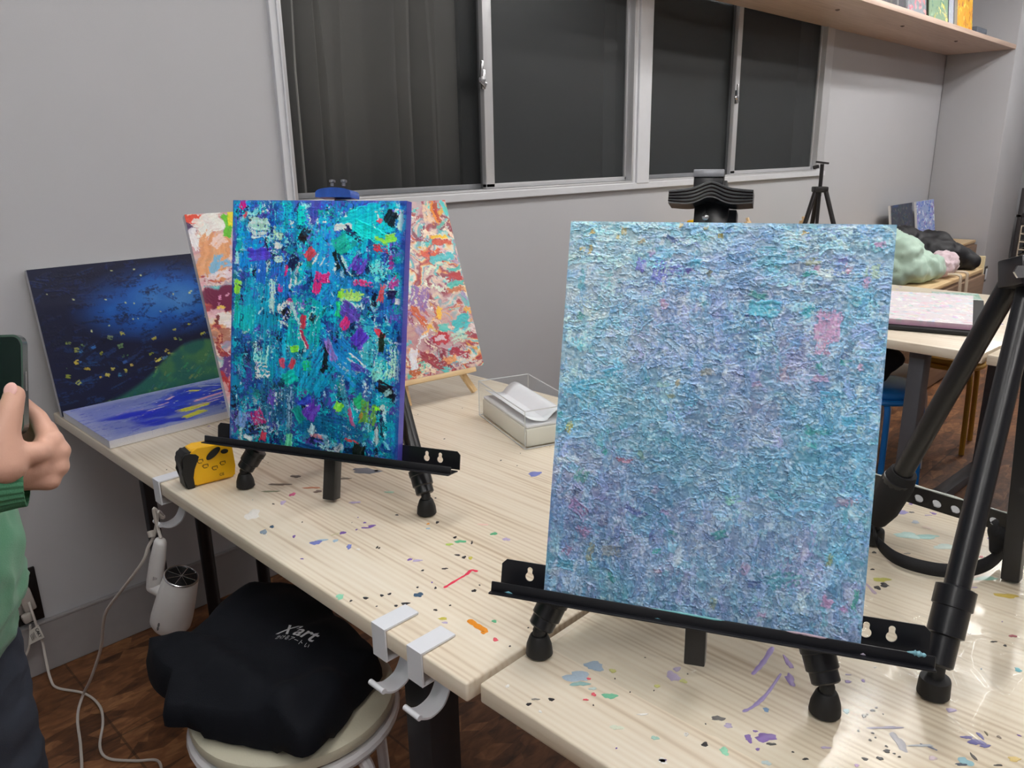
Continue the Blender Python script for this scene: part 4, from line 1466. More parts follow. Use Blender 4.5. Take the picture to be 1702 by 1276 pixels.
dabs(B, uvR, 940, 360, 6.075, [(275, 165, 60, 40, 0, GO), (258, 345, 90, 50, 80, GO), (165, 330, 50, 40, 0, GO), (595, 150, 80, 60, 90, GO), (520, 215, 40, 40, 0, GO), (770, 265, 100, 40, 10, (190, 175, 130)), (1155, 105, 40, 30, 90, GO), (1425, 125, 60, 40, 0, (190, 180, 130)), (1570, 200, 60, 50, 90, GO), (1450, 590, 80, 40, 60, OL),
    (230, 600, 220, 55, 85, WH), (205, 900, 210, 140, 85, WH, 0.5), (165, 640, 240, 60, 85, TQ), (150, 1010, 90, 60, -30, TG), (760, 500, 150, 90, 70, VI, 0.5), (970, 550, 260, 180, 80, VI, 0.55), (1150, 560, 200, 120, 10, VI, 0.6), (1270, 545, 130, 60, 30, (86, 66, 150), 0.5), (1320, 470, 120, 60, 0, CY), (1000, 890, 110, 110, 0, PK, 0.45), (1410, 880, 60, 50, 0, TG),
    (1080, 1150, 300, 160, 10, (100, 190, 205), 0.5), (1060, 245, 130, 50, -35, IN), (980, 250, 150, 40, 70, WH), (870, 370, 80, 60, 40, (140, 110, 180)), (1000, 690, 40, 160, 0, WH, 0.5), (700, 700, 500, 60, 20, (120, 150, 200), 0.6), (430, 640, 200, 60, 90, (110, 190, 205), 0.5)], **kw)
dabs(B, uvR, 1220, 360, 6.075, [(705, 170, 60, 36, 0, GO), (1470, 300, 110, 50, 10, PK), (1140, 530, 100, 70, 60, PK), (1330, 690, 100, 60, 80, PK), (750, 592, 180, 44, 8, TG), (300, 940, 330, 150, 0, CY, 0.3), (230, 800, 200, 60, -15, TG), (140, 1000, 60, 40, 20, IN), (940, 1110, 320, 230, 88, PK, 0.45), (1100, 455, 130, 60, 0, VI), (830, 530, 70, 60, 0, PD), (780, 470, 160, 60, 5, OL, 0.5), (760, 960, 160, 100, 40, TQ, 0.5), (1100, 560, 200, 140, 0, (110, 150, 215), 0.55), (1400, 560, 160, 160, 80, (170, 200, 180), 0.6)], **kw)
dabs(B, uvR, 930, 570, 6.075, [(530, 305, 190, 80, 10, TQ), (195, 450, 210, 110, 25, CY), (880, 365, 100, 50, 85, TG), (1040, 420, 120, 60, 0, MT), (1115, 545, 110, 40, 10, OL), (1190, 410, 70, 60, 50, (180, 170, 130)), (1480, 300, 150, 60, 10, OL), (10, 720, 70, 50, 0, TG), (100, 850, 130, 80, 75, GO, 0.4), (660, 1190, 160, 46, -5, (205, 100, 130)), (830, 1140, 100, 50, -40, OL), (1060, 980, 80, 50, 30, TG), (460, 1100, 70, 50, 60, TG), (1320, 620, 150, 60, 10, TQ, 0.5)], **kw)
dabs(B, uvR, 1200, 570, 6.075, [(1010, 50, 170, 140, 88, PK, 0.4), (620, 310, 210, 120, 80, PD, 0.5), (340, 420, 90, 50, 10, PD), (980, 360, 160, 60, -5, PK), (990, 270, 130, 60, -60, TG), (1270, 800, 160, 100, 0, CY, 0.3), (1090, 560, 210, 120, 0, CY, 0.5), (710, 690, 180, 50, -80, CY), (960, 905, 260, 56, 5, TG), (870, 860, 100, 50, -55, TG), (1390, 500, 170, 44, 88, WH), (1390, 900, 100, 60, 80, (225, 225, 200)), (1400, 250, 70, 60, -30, PK), (1240, 200, 100, 60, 0, TG), (1420, 700, 300, 90, 90, (110, 180, 220), 0.5), (1150, 1090, 120, 60, -50, IN), (900, 1040, 120, 50, 0, TG), (600, 560, 200, 100, 0, MT, 0.7)], **kw)
dabs(B, uvR, 910, 780, 6.075, [(340, 60, 160, 130, 70, (70, 150, 150), 0.45), (320, 410, 250, 130, -35, PD, 0.5), (370, 600, 150, 130, 60, PD, 0.5), (200, 810, 120, 90, 60, PD), (180, 960, 180, 110, -10, (70, 150, 180)), (300, 220, 90, 70, -20, (58, 74, 110)), (560, 520, 150, 110, 80, (66, 84, 112), 0.5), (900, 430, 260, 70, -20, IN, 0.45), (1080, 210, 100, 80, 50, PD), (1190, 430, 150, 50, -10, PD), (430, 830, 200, 60, 88, OL, 0.5), (640, 830, 240, 110, 5, (140, 155, 140), 0.5), (1250, 650, 90, 40, 0, TG), (1100, 830, 90, 50, 10, TG), (1060, 670, 120, 50, 80, IN), (1110, 1030, 80, 40, 0, PD), (640, 1090, 140, 60, -60, TG)], **kw)
dabs(B, uvR, 1160, 780, 2.572, [(195, 425, 44, 40, 60, PD), (550, 570, 50, 40, 70, PD), (620, 597, 36, 26, -40, PD), (275, 625, 36, 22, 0, PD), (90, 280, 60, 36, 30, TG), (145, 130, 70, 40, 30, MT, 0.5), (560, 385, 60, 20, 80, OL), (640, 140, 110, 50, 5, PD, 0.6), (370, 470, 160, 70, 20, (80, 150, 170), 0.5), (240, 490, 60, 40, 0, IN), (60, 570, 60, 24, 85, OL), (670, 560, 90, 20, 88, TG)], **kw)
for (u, v, a_, b_, c, al) in ((.46, .28, .07, .16, (150, 146, 210), .35), (.10, .45, .05, .07, (80, 180, 205), .3), (.17, .80, .09, .08, (96, 104, 160), .35), (.9, .55, .04, .15, (100, 190, 226), .35), (.55, .55, .14, .10, (112, 160, 192), .4), (.30, .55, .10, .08, (96, 160, 184), .35), (.75, .62, .07, .08, (70, 160, 186), .35), (.12, .12, .07, .09, (190, 216, 226), .35), (.62, .88, .12, .06, (104, 140, 180), .3), (.68, .40, .05, .09, (176, 166, 216), .35), (.38, .75, .12, .04, (86, 116, 168), .3)):
    B.blob(u, v, a_, b_, c, 0.5, 0.0, 0, al, 0.9)
dabs(B, uvR, 1220, 360, 6.075, [(940, 1110, 330, 240, 88, (214, 170, 214), 0.5), (300, 940, 330, 150, 0, CY, 0.45)], **kw)
warp(B, 3, 40, 2)
warp(B, 1.5, 110, 3)
# overall crusty relief: ridged noise at two scales
rid = np.zeros((560, 440))
for f, a in ((46, 1.0), (90, 0.6)):
    q = fbm(R, 560, 440, f, f * 0.62, 2)
    rid += a * (1 - np.abs(q - 0.5) * 5).clip(0, 1) ** 2
q = fbm(R, 560, 440, 34, 7, 2)
rid += 0.8 * (1 - np.abs(q - 0.5) * 6).clip(0, 1) ** 2 * np.clip(1.3 - vv * 3.0, 0, 1)
q = fbm(R, 560, 440, 8, 46, 2)
rid += 0.7 * (1 - np.abs(q - 0.5) * 6).clip(0, 1) ** 2 * np.clip(vv * 3 - 1.9, 0, 1)
B.h = B.h * 1.0 + 0.00052 * rid
B.h -= 0.0004
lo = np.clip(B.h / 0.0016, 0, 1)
B.c *= (0.95 + 0.12 * lo)[..., None]  # recesses darkened: relief shade put into the colour
B.blend(np.clip(rid - 0.75, 0, 1) * 0.30 * (0.5 + 0.8 * fbm(R, 560, 440, 50, 40, 2)), (222, 234, 242))  # whitened ridge tops: dry-brushed pigment and painted highlights
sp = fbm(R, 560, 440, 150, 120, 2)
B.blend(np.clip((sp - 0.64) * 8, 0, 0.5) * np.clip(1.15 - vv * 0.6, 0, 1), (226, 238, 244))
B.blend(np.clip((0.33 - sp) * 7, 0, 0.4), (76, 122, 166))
B.c = np.clip(B.c, 0, 1)
edge = np.minimum(np.minimum(uu, 1 - uu) * 440, np.minimum(vv, 1 - vv) * 560)
B.h *= np.clip(edge / 5.0, 0.0, 1)
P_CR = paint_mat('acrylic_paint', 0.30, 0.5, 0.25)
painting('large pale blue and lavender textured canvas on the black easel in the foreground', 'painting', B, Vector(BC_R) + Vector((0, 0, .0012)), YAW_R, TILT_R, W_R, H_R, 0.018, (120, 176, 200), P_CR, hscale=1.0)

# ---- vivid teal and blue canvas
W_L, H_L = 0.3625, 0.456
NYL, NXL = 456, 362
B = Board(NYL, NXL, 5, W_L, H_L)
R = B.R
vv, uu = np.mgrid[0:NYL, 0:NXL]
uu, vv = uu / NXL, vv / NYL
B.c[:] = np.array([16, 104, 176]) / 255
for col, k in (((8, 150, 190), 0.45), ((20, 40, 110), 0.52), ((0, 190, 205), 0.55), ((90, 70, 180), 0.57)):
    B.blend(np.clip((fbm(R, NYL, NXL, 7, 6, 4) - k) * 7, 0, 0.85), col)
PAL = [(0, 172, 200), (0, 196, 214), (10, 120, 180), (16, 70, 150), (10, 30, 80), (70, 60, 170), (20, 150, 150), (150, 210, 230), (215, 235, 242), (6, 12, 34), (40, 110, 200), (110, 80, 190)]
PW = np.array([14, 10, 16, 14, 10, 7, 9, 6, 5, 6, 12, 5], float)
PW /= PW.sum()
for i in range(1700):
    u, v = R.rand(), R.rand()
    c = PAL[R.choice(len(PAL), p=PW)]
    a = [0, 90, R.uniform(0, 180)][R.choice(3, p=[0.3, 0.45, 0.25])] + R.normal(0, 8)
    c = tone(c, 1.08 - 0.25 * v)
    B.stroke(u, v, R.uniform(0.012, 0.055), R.uniform(0.005, 0.022), a, c, dry=R.uniform(0.4, 0.78), ht=R.uniform(0.0002, 0.0007), jit=0.07, ridge=0.6, curve=R.normal(0, 0.4))
for i in range(900):
    u, v = R.rand(), R.rand()
    c = [(0, 190, 215), (20, 110, 200), (200, 232, 240), (10, 30, 90), (0, 215, 220), (90, 80, 200), (150, 220, 230), (20, 140, 210), (20, 160, 160)][R.randint(9)]
    B.stroke(u, v, R.uniform(0.006, 0.026), R.uniform(0.002, 0.007), [R.normal(90, 12), R.normal(0, 15), R.uniform(0, 180)][R.randint(3)], c, dry=R.uniform(.5, .8), ht=R.uniform(.0002, .0006), jit=.06, alpha=.8)
warp(B, 4, 24, 3)
warp(B, 2.0, 90, 6)
for (u, v, l, w_, a_, c, d_) in ((0.20, 0.42, .10, .09, 80, (0, 175, 205), .45), (0.12, 0.20, .08, .06, 90, (10, 130, 215), .5), (0.55, 0.20, .12, .05, 90, (0, 150, 220), .5), (0.75, 0.10, .10, .05, 10, (0, 205, 220), .3), (0.45, 0.48, .12, .07, 85, (0, 160, 200), .5), (0.30, 0.62, .10, .09, 85, (0, 160, 190), .5), (0.52, 0.66, .10, .08, 60, (10, 150, 190), .45), (0.70, 0.62, .10, .06, -40, (20, 130, 200), .5), (0.85, 0.55, .06, .10, 0, (60, 180, 200), .6), (0.62, 0.35, .08, .06, 60, (20, 140, 200), .5), (0.30, 0.30, .09, .05, 88, (30, 120, 220), .4), (0.6, 0.88, .16, .04, -5, (10, 80, 150), .4), (0.3, 0.8, .1, .08, 88, (10, 90, 150), .5)):
    B.stroke(u, v, l, w_, a_, c, dry=d_, ht=.0004, jit=.12)
uvL = uv_on(BC_L, YAW_L, TILT_L, W_L, H_L)
TQ2, WM, PU, NV, MG, RD, LI, GR, BK, WT_ = (0, 205, 214), (190, 240, 225), (98, 62, 190), (10, 24, 72), (235, 40, 130), (226, 56, 84), (150, 245, 60), (20, 190, 130), (5, 8, 24), (232, 242, 246)
kw = dict(ht=0.0007, jit=0.11, ridge=0.7)
dabs(B, uvL, 380, 330, 5.8, [(140, 60, 100, 70, 80, MG), (165, 165, 70, 40, 60, RD), (300, 250, 240, 120, 0, WM, 0.25), (300, 350, 220, 60, 0, WM, 0.5), (480, 330, 150, 110, 90, WM, 0.4), (480, 450, 110, 70, 0, WT_), (300, 540, 280, 120, 5, PU, 0.1), (480, 590, 110, 60, 0, WM), (320, 710, 240, 110, 88, (30, 110, 200), 0.3), (730, 360, 170, 100, 60, NV, 0.3), (720, 380, 100, 60, 0, BK),
    (790, 540, 130, 110, 40, RD, 0.2), (620, 620, 150, 110, 60, NV, 0.2), (670, 680, 140, 18, 75, WT_), (600, 810, 130, 18, 85, WT_), (640, 810, 110, 16, 78, WT_), (840, 590, 130, 16, 60, WT_), (900, 620, 110, 14, 60, WT_), (560, 700, 110, 40, 80, MG), (860, 820, 210, 90, 75, (240, 50, 120), 0.15), (90, 850, 150, 70, 85, LI, 0.4), (85, 1060, 280, 50, 88, GR, 0.3), (420, 950, 360, 60, 88, WM, 0.35),
    (550, 1080, 170, 150, -50, WT_, 0.6), (560, 1110, 110, 90, -50, BK, 0.5), (150, 1150, 260, 240, 80, (0, 185, 200), 0.35), (715, 1190, 160, 60, 80, RD, 0.1), (820, 1130, 150, 110, 60, WM, 0.6), (810, 1150, 100, 70, 60, BK, 0.5), (590, 990, 60, 40, 20, MG), (500, 870, 70, 60, 80, MG, 0.5), (700, 170, 100, 180, 0, TQ2, 0.4), (560, 230, 260, 200, 0, (0, 170, 225), 0.55), (110, 440, 160, 70, 85, (0, 150, 190)), (60, 400, 500, 30, 88, (80, 80, 200), 0.3), (640, 1110, 260, 40, -60, WM, 0.4)], **kw)
dabs(B, uvL, 530, 330, 5.8, [(450, 180, 420, 200, 18, TQ2, 0.08), (480, 330, 420, 130, -25, TQ2, 0.35), (690, 200, 160, 140, 60, BK, 0.1), (790, 230, 190, 50, 88, WM, 0.2), (230, 280, 220, 60, 5, WT_, 0.1), (690, 390, 140, 80, 10, LI, 0.15), (600, 410, 160, 40, -30, LI, 0.4), (215, 450, 190, 160, 30, (20, 180, 160), 0.25), (340, 350, 280, 60, -30, NV, 0.5), (585, 225, 60, 40, 60, RD), (590, 490, 170, 80, -10, RD, 0.5), (170, 600, 220, 50, -70, BK, 0.2), (230, 640, 280, 30, -62, NV, 0.2), (270, 660, 260, 24, -60, WM, 0.5),
    (380, 640, 170, 150, 60, PU, 0.3), (65, 770, 110, 90, 10, MG, 0.1), (600, 680, 260, 200, 30, (120, 220, 230), 0.62), (300, 940, 270, 110, 0, (190, 240, 110), 0.3), (300, 1010, 220, 70, 0, WM, 0.5), (200, 930, 80, 60, 80, LI, 0.1), (185, 1070, 160, 60, 85, GR, 0.1), (600, 920, 190, 60, 80, RD, 0.3), (700, 930, 120, 80, 0, NV, 0.05), (300, 1100, 250, 150, -30, PU, 0.3), (250, 1210, 130, 100, 50, MG, 0.15), (690, 620, 160, 44, 88, (170, 60, 160), 0.3), (420, 820, 220, 50, 0, MG, 0.5), (720, 820, 130, 70, 40, (190, 60, 150), 0.4), (530, 980, 150, 60, 80, BK, 0.4), (760, 1000, 60, 50, 0, WT_)], **kw)
dabs(B, uvL, 380, 550, 5.49, [(490, 295, 100, 50, -70, RD, 0.05), (580, 300, 110, 56, 60, RD, 0.1), (300, 200, 200, 150, 80, WM, 0.62), (310, 360, 160, 160, 0, WT_, 0.62), (600, 165, 90, 60, 0, LI, 0.2), (690, 80, 180, 34, -62, RD, 0.1), (675, 90, 180, 14, -62, WT_), (890, 220, 260, 56, 82, BK, 0.15), (870, 350, 100, 50, 50, BK, 0.2), (930, 180, 220, 70, -65, (150, 110, 200), 0.3), (1190, 70, 170, 150, 50, PU, 0.15), (1380, 30, 150, 60, -40, RD, 0.4), (1500, 290, 330, 140, 88, WM, 0.55), (1370, 390, 170, 140, 60, (130, 225, 210), 0.5), (1395, 110, 190, 60, 85, BK, 0.1),
    (1180, 270, 230, 20, -35, WT_, 0.3), (1140, 300, 200, 16, -35, WT_, 0.3), (1190, 345, 200, 60, -15, PU, 0.15), (720, 310, 120, 120, 0, GR, 0.6), (1270, 600, 110, 70, 70, (60, 110, 170), 0.1), (1420, 520, 190, 100, -20, BK, 0.1), (1480, 590, 120, 90, -30, BK, 0.2), (1450, 560, 90, 50, 30, (110, 190, 190)), (1410, 650, 200, 70, 5, (40, 160, 180), 0.3), (1000, 690, 100, 80, 60, LI, 0.15), (1190, 640, 120, 110, 30, (40, 200, 130), 0.2), (1270, 750, 220, 170, 80, (120, 170, 60), 0.4), (1350, 715, 70, 40, 10, LI, 0.2), (1200, 770, 70, 40, 80, (180, 150, 60)), (1115, 790, 200, 40, -70, (190, 70, 100), 0.3), (1060, 600, 260, 60, -75, (60, 150, 170), 0.5),
    (750, 730, 200, 140, 60, PU, 0.1), (690, 640, 190, 60, 30, (60, 70, 190), 0.1), (640, 760, 170, 100, -55, (10, 130, 140), 0.1), (560, 430, 150, 120, 30, (0, 190, 170), 0.25), (270, 790, 150, 130, -60, (190, 40, 110), 0.35), (320, 960, 90, 60, 80, RD, 0.3), (180, 970, 100, 50, -20, WT_, 0.05), (120, 810, 140, 110, 70, (120, 170, 230), 0.3), (550, 1000, 140, 70, 85, (120, 230, 160), 0.1), (490, 1070, 40, 50, 0, LI, 0.1), (1120, 1005, 170, 18, -8, RD, 0.05), (1180, 1110, 160, 130, 80, BK, 0.05), (390, 600, 160, 80, 80, PU, 0.5), (800, 960, 150, 30, -5, (200, 120, 130), 0.4), (900, 1080, 200, 30, -15, WM, 0.55), (720, 1080, 300, 110, -8, (20, 70, 130), 0.2), (560, 700, 500, 60, 88, (120, 170, 190), 0.65), (760, 900, 90, 70, 60, WM, 0.4)], **kw)
warp(B, 3.0, 40, 13)
warp(B, 1.5, 110, 16)
for i in range(420):
    u, v = R.rand(), R.rand()
    c = [(0, 190, 215), (10, 60, 140), (225, 240, 245), (8, 16, 50), (120, 225, 230), (90, 80, 200)][R.randint(6)]
    B.stroke(u, v, R.uniform(0.005, 0.022), R.uniform(0.0015, 0.004), [R.normal(90, 10), R.normal(0, 15), R.uniform(0, 180)][R.randint(3)], c, dry=R.uniform(.5, .8), ht=R.uniform(.0003, .0007), jit=.05, alpha=.85)
st = 0.86 + 0.34 * fbm(R, NYL, NXL, 9, 120, 2)
B.c = np.clip(B.c * st[..., None] * (1.12 - 0.12 * vv)[..., None], 0, 1)
B.h *= np.clip(np.minimum(np.minimum(uu, 1 - uu) * NXL, np.minimum(vv, 1 - vv) * NYL) / 5.0, 0, 1)
B.blend(np.clip(1 - (1 - uu) * NXL / 14, 0, 1) * 0.8, (40, 60, 160))
B.blend(np.clip(1 - uu * NXL / 6, 0, 1) * 0.7, (60, 70, 170))
B.blend(np.clip(1 - vv * NYL / 7, 0, 1) * 0.6, (90, 110, 210))
P_GL = paint_mat('glossy_acrylic_paint', 0.30, 0.45, 0.2)
painting('vivid teal, blue and magenta abstract canvas on the black easel near the wall', 'painting', B, Vector(BC_L) + Vector((0, 0, .0012)), YAW_L, TILT_L, W_L, H_L, 0.018, (92, 84, 190), P_GL)

# ---- wide marbled canvas behind it on a small pine easel
BC_F, YAW_F, TILT_F, W_F, H_F = (1.063, 1.533, 0.7978), -9.2, 21.0, 0.678, 0.4585
NYF, NXF = 300, 440
B = Board(NYF, NXF, 9, W_F, H_F)
R = B.R
vv, uu = np.mgrid[0:NYF, 0:NXF]
uu, vv = uu / NXF, vv / NYF
wx, wy = fbm(R, NYF, NXF, 4, 5, 4) - 0.5, fbm(R, NYF, NXF, 4, 5, 4) - 0.5
big = fbm(R, 600, 880, 6, 7, 5)
sx = np.clip(((uu + wx * 0.5) * 0.8 + 0.1) * 879, 0, 879).astype(int)
sy = np.clip(((vv + wy * 0.45) * 0.8 + 0.1) * 599, 0, 599).astype(int)
val = (big[sy, sx] * 4.2) % 1.0
cols = np.array([[236, 214, 190], [208, 178, 178], [150, 72, 84], [176, 66, 76], [226, 150, 100], [238, 206, 150], [236, 230, 222], [90, 196, 196], [172, 140, 168], [236, 214, 190]]) / 255.0
xi = val * 9
i0 = np.floor(xi).astype(int).clip(0, 8)
f = (xi - i0)[..., None]
B.c[:] = cols[i0] * (1 - f) + cols[i0 + 1] * f
B.blend(np.clip((fbm(R, NYF, NXF, 5, 6, 4) - 0.45) * 5, 0, 0.8), (204, 166, 172))
for i in range(330):
    c = [(226, 204, 190), (170, 80, 96), (210, 90, 60), (96, 200, 200), (240, 220, 200), (236, 170, 80), (180, 150, 180), (240, 236, 226), (140, 60, 80)][R.randint(9)]
    B.stroke(R.uniform(0.4, 1), R.rand(), R.uniform(0.02, 0.09), R.uniform(0.006, 0.02), R.normal(-25, 30), c, dry=R.uniform(.4, .7), ht=0.0004, curve=R.normal(0, 0.6))
uvF = uv_on(BC_F, YAW_F, TILT_F, W_F, H_F)
kw = dict(ht=0.0004, jit=0.05, ridge=0.5)
dabs(B, uvF, 680, 320, 3.45, [(150, 110, 150, 26, -85, (196, 60, 30), 0.1), (135, 110, 150, 18, -85, (236, 150, 40), 0.1), (170, 190, 60, 20, 45, (90, 190, 170), 0.1), (195, 90, 120, 26, -80, (70, 205, 200), 0.1), (100, 110, 130, 60, 88, (236, 216, 180), 0.3), (170, 250, 120, 26, 5, (250, 200, 40), 0.1), (190, 285, 140, 36, 5, (214, 70, 46), 0.2), (110, 290, 80, 30, 5, (70, 200, 200), 0.3), (180, 370, 170, 44, 5, (70, 204, 206), 0.2), (250, 440, 100, 26, 0, (76, 196, 190), 0.1), (255, 485, 110, 44, 0, (186, 30, 44), 0.05), (262, 524, 110, 30, 0, (70, 190, 180), 0.1),
    (260, 555, 120, 30, -5, (200, 120, 80), 0.2), (300, 740, 130, 70, 10, (60, 200, 196), 0.2), (200, 770, 90, 40, 5, (90, 205, 200), 0.3), (300, 820, 160, 70, 10, (190, 225, 214), 0.5), (175, 685, 90, 40, 60, (244, 196, 60), 0.2), (180, 840, 110, 60, 20, (180, 40, 56), 0.2), (175, 840, 60, 30, 10, (230, 220, 230), 0.2), (280, 920, 150, 36, -25, (170, 50, 70), 0.3), (230, 950, 90, 40, 10, (236, 160, 100), 0.3), (330, 950, 130, 60, 10, (215, 222, 220), 0.5), (60, 720, 150, 50, -60, (200, 90, 50), 0.4), (60, 600, 160, 120, 60, (140, 100, 170), 0.5), (20, 960, 150, 50, 85, (240, 240, 240), 0.1), (130, 960, 180, 70, -30, (160, 50, 60), 0.4), (30, 1020, 90, 40, 0, (190, 90, 60), 0.3)], **kw)
dabs(B, uvF, 290, 330, 3.445, [(100, 120, 130, 60, -10, (222, 70, 40), 0.1), (70, 160, 100, 40, -60, (60, 46, 80), 0.2), (200, 150, 190, 120, 20, (236, 236, 226), 0.15), (110, 220, 120, 50, -70, (240, 240, 236), 0.1), (300, 170, 160, 46, 80, (80, 180, 40), 0.1), (320, 110, 120, 40, 80, (240, 220, 40), 0.1), (220, 330, 280, 170, 70, (224, 158, 104), 0.08), (235, 380, 130, 50, 70, (120, 176, 222), 0.2), (290, 380, 70, 40, 20, (130, 186, 226), 0.3), (260, 250, 110, 50, 20, (236, 210, 190), 0.3), (260, 440, 190, 40, 5, (236, 226, 226), 0.3), (200, 470, 170, 60, 5, (222, 190, 196), 0.5), (180, 540, 140, 50, -60, (226, 170, 170), 0.4)], **kw)
u0, v0, _ = uvF(290 + 285 / 3.445, 330 + 570 / 3.445)
B.blob(u0, v0, 0.042, 0.036, (112, 34, 70), 0.2)
dabs(B, uvF, 290, 330, 3.445, [(260, 560, 30, 10, 70, (226, 150, 190), 0.1), (300, 550, 20, 10, 30, (230, 170, 200), 0.1), (250, 610, 24, 10, 80, (226, 150, 190), 0.1), (240, 660, 90, 50, 10, (236, 190, 206), 0.1), (280, 690, 90, 70, 0, (238, 236, 238), 0.1), (310, 720, 60, 40, 0, (238, 236, 238), 0.1), (262, 632, 40, 14, 0, (240, 200, 90), 0.1), (235, 700, 80, 16, 80, (110, 40, 50), 0.1), (270, 790, 130, 80, 0, (172, 120, 100), 0.15), (270, 850, 130, 36, -75, (150, 50, 60), 0.1), (290, 960, 120, 60, 60, (90, 60, 120), 0.3), (300, 1040, 160, 40, -70, (180, 60, 60), 0.3), (220, 760, 300, 20, -72, (210, 150, 110), 0.5)], **kw)
warp(B, 7, 14, 8)
warp(B, 2.5, 50, 9)
B.h *= np.clip(np.minimum(np.minimum(uu, 1 - uu) * NXF, np.minimum(vv, 1 - vv) * NYF) / 4.0, 0, 1)
painting('wide canvas of marbled red, orange and turquoise paint partly hidden behind the teal canvas', 'painting', B, BC_F, YAW_F, TILT_F, W_F, H_F, 0.020, (222, 224, 232), P_GL)

# ---- dark blue canvas leaning on the wall (a plain night-blue study)
W_N, H_N = 0.60, 0.372
B = Board(220, 356, 13, W_N, H_N)
R = B.R
vv, uu = np.mgrid[0:220, 0:356]
uu, vv = uu / 356.0, vv / 220.0
B.c[:] = np.array([16, 22, 52]) / 255
g = np.clip(1 - np.hypot((uu - 0.52) / 0.42, (vv - 0.32) / 0.30), 0, 1) * (0.5 + fbm(R, 220, 356, 5, 7, 4))
B.blend(np.clip(g * 1.9, 0, 0.95), (26, 92, 178))
B.blend(np.clip(g - 0.45, 0, 1) * 1.3, (80, 140, 200))
for i in range(420):
    v = R.rand()
    c = [(14, 18, 46), (18, 30, 74), (22, 50, 110), (12, 14, 34)][R.randint(4)] if v < 0.55 else [(14, 26, 66), (22, 60, 116), (16, 20, 44), (30, 80, 140)][R.randint(4)]
    loc = B.c[int(v * 219), R.randint(356)] * 255
    B.stroke(R.rand(), v, R.uniform(0.02, 0.07), R.uniform(0.006, 0.016), R.normal(5, 20), np.array(c), dry=0.6, ht=0.0003, jit=0.03, alpha=0.45)
for i in range(60):           # broken yellow-green dabs in the lower half
    u, v = R.uniform(0.05, 0.98), R.uniform(0.50, 0.80)
    B.stroke(u, v, R.uniform(0.008, 0.018), R.uniform(0.006, 0.012), R.normal(5, 15), [(176, 168, 60), (140, 150, 60), (200, 180, 80), (90, 120, 80), (50, 110, 160)][R.randint(5)], dry=0.5, ht=0.0004)
q = 0.98 - 0.30 * np.exp(-((uu - 0.62) / 0.26) ** 2) - 0.08 * uu
B.blend(np.clip((vv - q) * 30, 0, 0.95), (34, 96, 84))
B.blend(np.clip((vv - q) * 30, 0, 0.7) * np.clip((fbm(R, 220, 356, 8, 12, 3) - 0.5) * 5, 0, 1), (74, 120, 70))
for i in range(120):
    u = R.rand()
    v = R.uniform(0.7, 1)
    if v > (0.98 - 0.30 * math.exp(-((u - 0.62) / 0.26) ** 2) - 0.08 * u) + 0.02:
        B.stroke(u, v, R.uniform(0.012, 0.03), 0.006, R.normal(35, 12), [(40, 120, 90), (60, 130, 80), (30, 90, 100), (120, 140, 80)][R.randint(4)], dry=0.55, ht=0.0004, alpha=0.7)
for i in range(26):           # scattered pale flecks above
    B.blob(R.uniform(0.04, 0.97), R.uniform(0.05, 0.5), R.uniform(0.0016, 0.0045), R.uniform(0.0016, 0.0045), (206, 212, 150), 0.3, 0.0004, soft=0.6)
tl, bl = py_(26, 456, 2.205), py_(86, 681, 2.130)
P_MT = paint_mat('satin_acrylic_paint', 0.45, 0.4, 0.2)
tn = math.degrees(math.atan2(0.070, 0.355))
painting('dark blue landscape canvas with a green lower band leaning against the wall', 'painting', B, (0.536 + W_N / 2 + 0.002, 2.125, TZ + 0.0045), 0, tn, W_N, H_N, 0.018, (196, 198, 204), P_MT)

# ---- blue splashed canvas lying flat in front of it
c0, c1 = pz(97, 681, TZ + .02), pz(193, 730, TZ + .02)
W_S, H_S, T_S = 0.46, 0.315, 0.019
B = Board(190, 280, 17, W_S, H_S)
R = B.R
vv, uu = np.mgrid[0:190, 0:280]
uu, vv = uu / 280.0, vv / 190.0
B.c[:] = np.array([128, 140, 210]) / 255
ed = np.minimum(np.minimum(uu, 1 - uu) * 1.4, np.minimum(vv, 1 - vv))
B.blend(np.clip((0.12 - ed) * 6, 0, 0.5), (190, 196, 222))
for (u, v, a, b) in ((0.3, 0.6, 0.10, 0.05), (0.62, 0.35, 0.13, 0.06), (0.45, 0.5, 0.10, 0.07), (0.75, 0.7, 0.10, 0.05), (0.3, 0.85, 0.08, 0.03), (0.85, 0.3, 0.08, 0.06)):
    B.blob(u, v, a, b, (34, 48, 206), 0.5, 0.0, R.uniform(-20, 20), 0.9, 0.5)
for i in range(240):
    B.stroke(R.rand(), R.rand(), R.uniform(.02, .06), R.uniform(.004, .012), R.normal(10, 15), [(60, 80, 200), (130, 140, 204), (160, 170, 215), (40, 52, 190)][R.randint(4)], dry=.65, ht=.0003, alpha=.6)
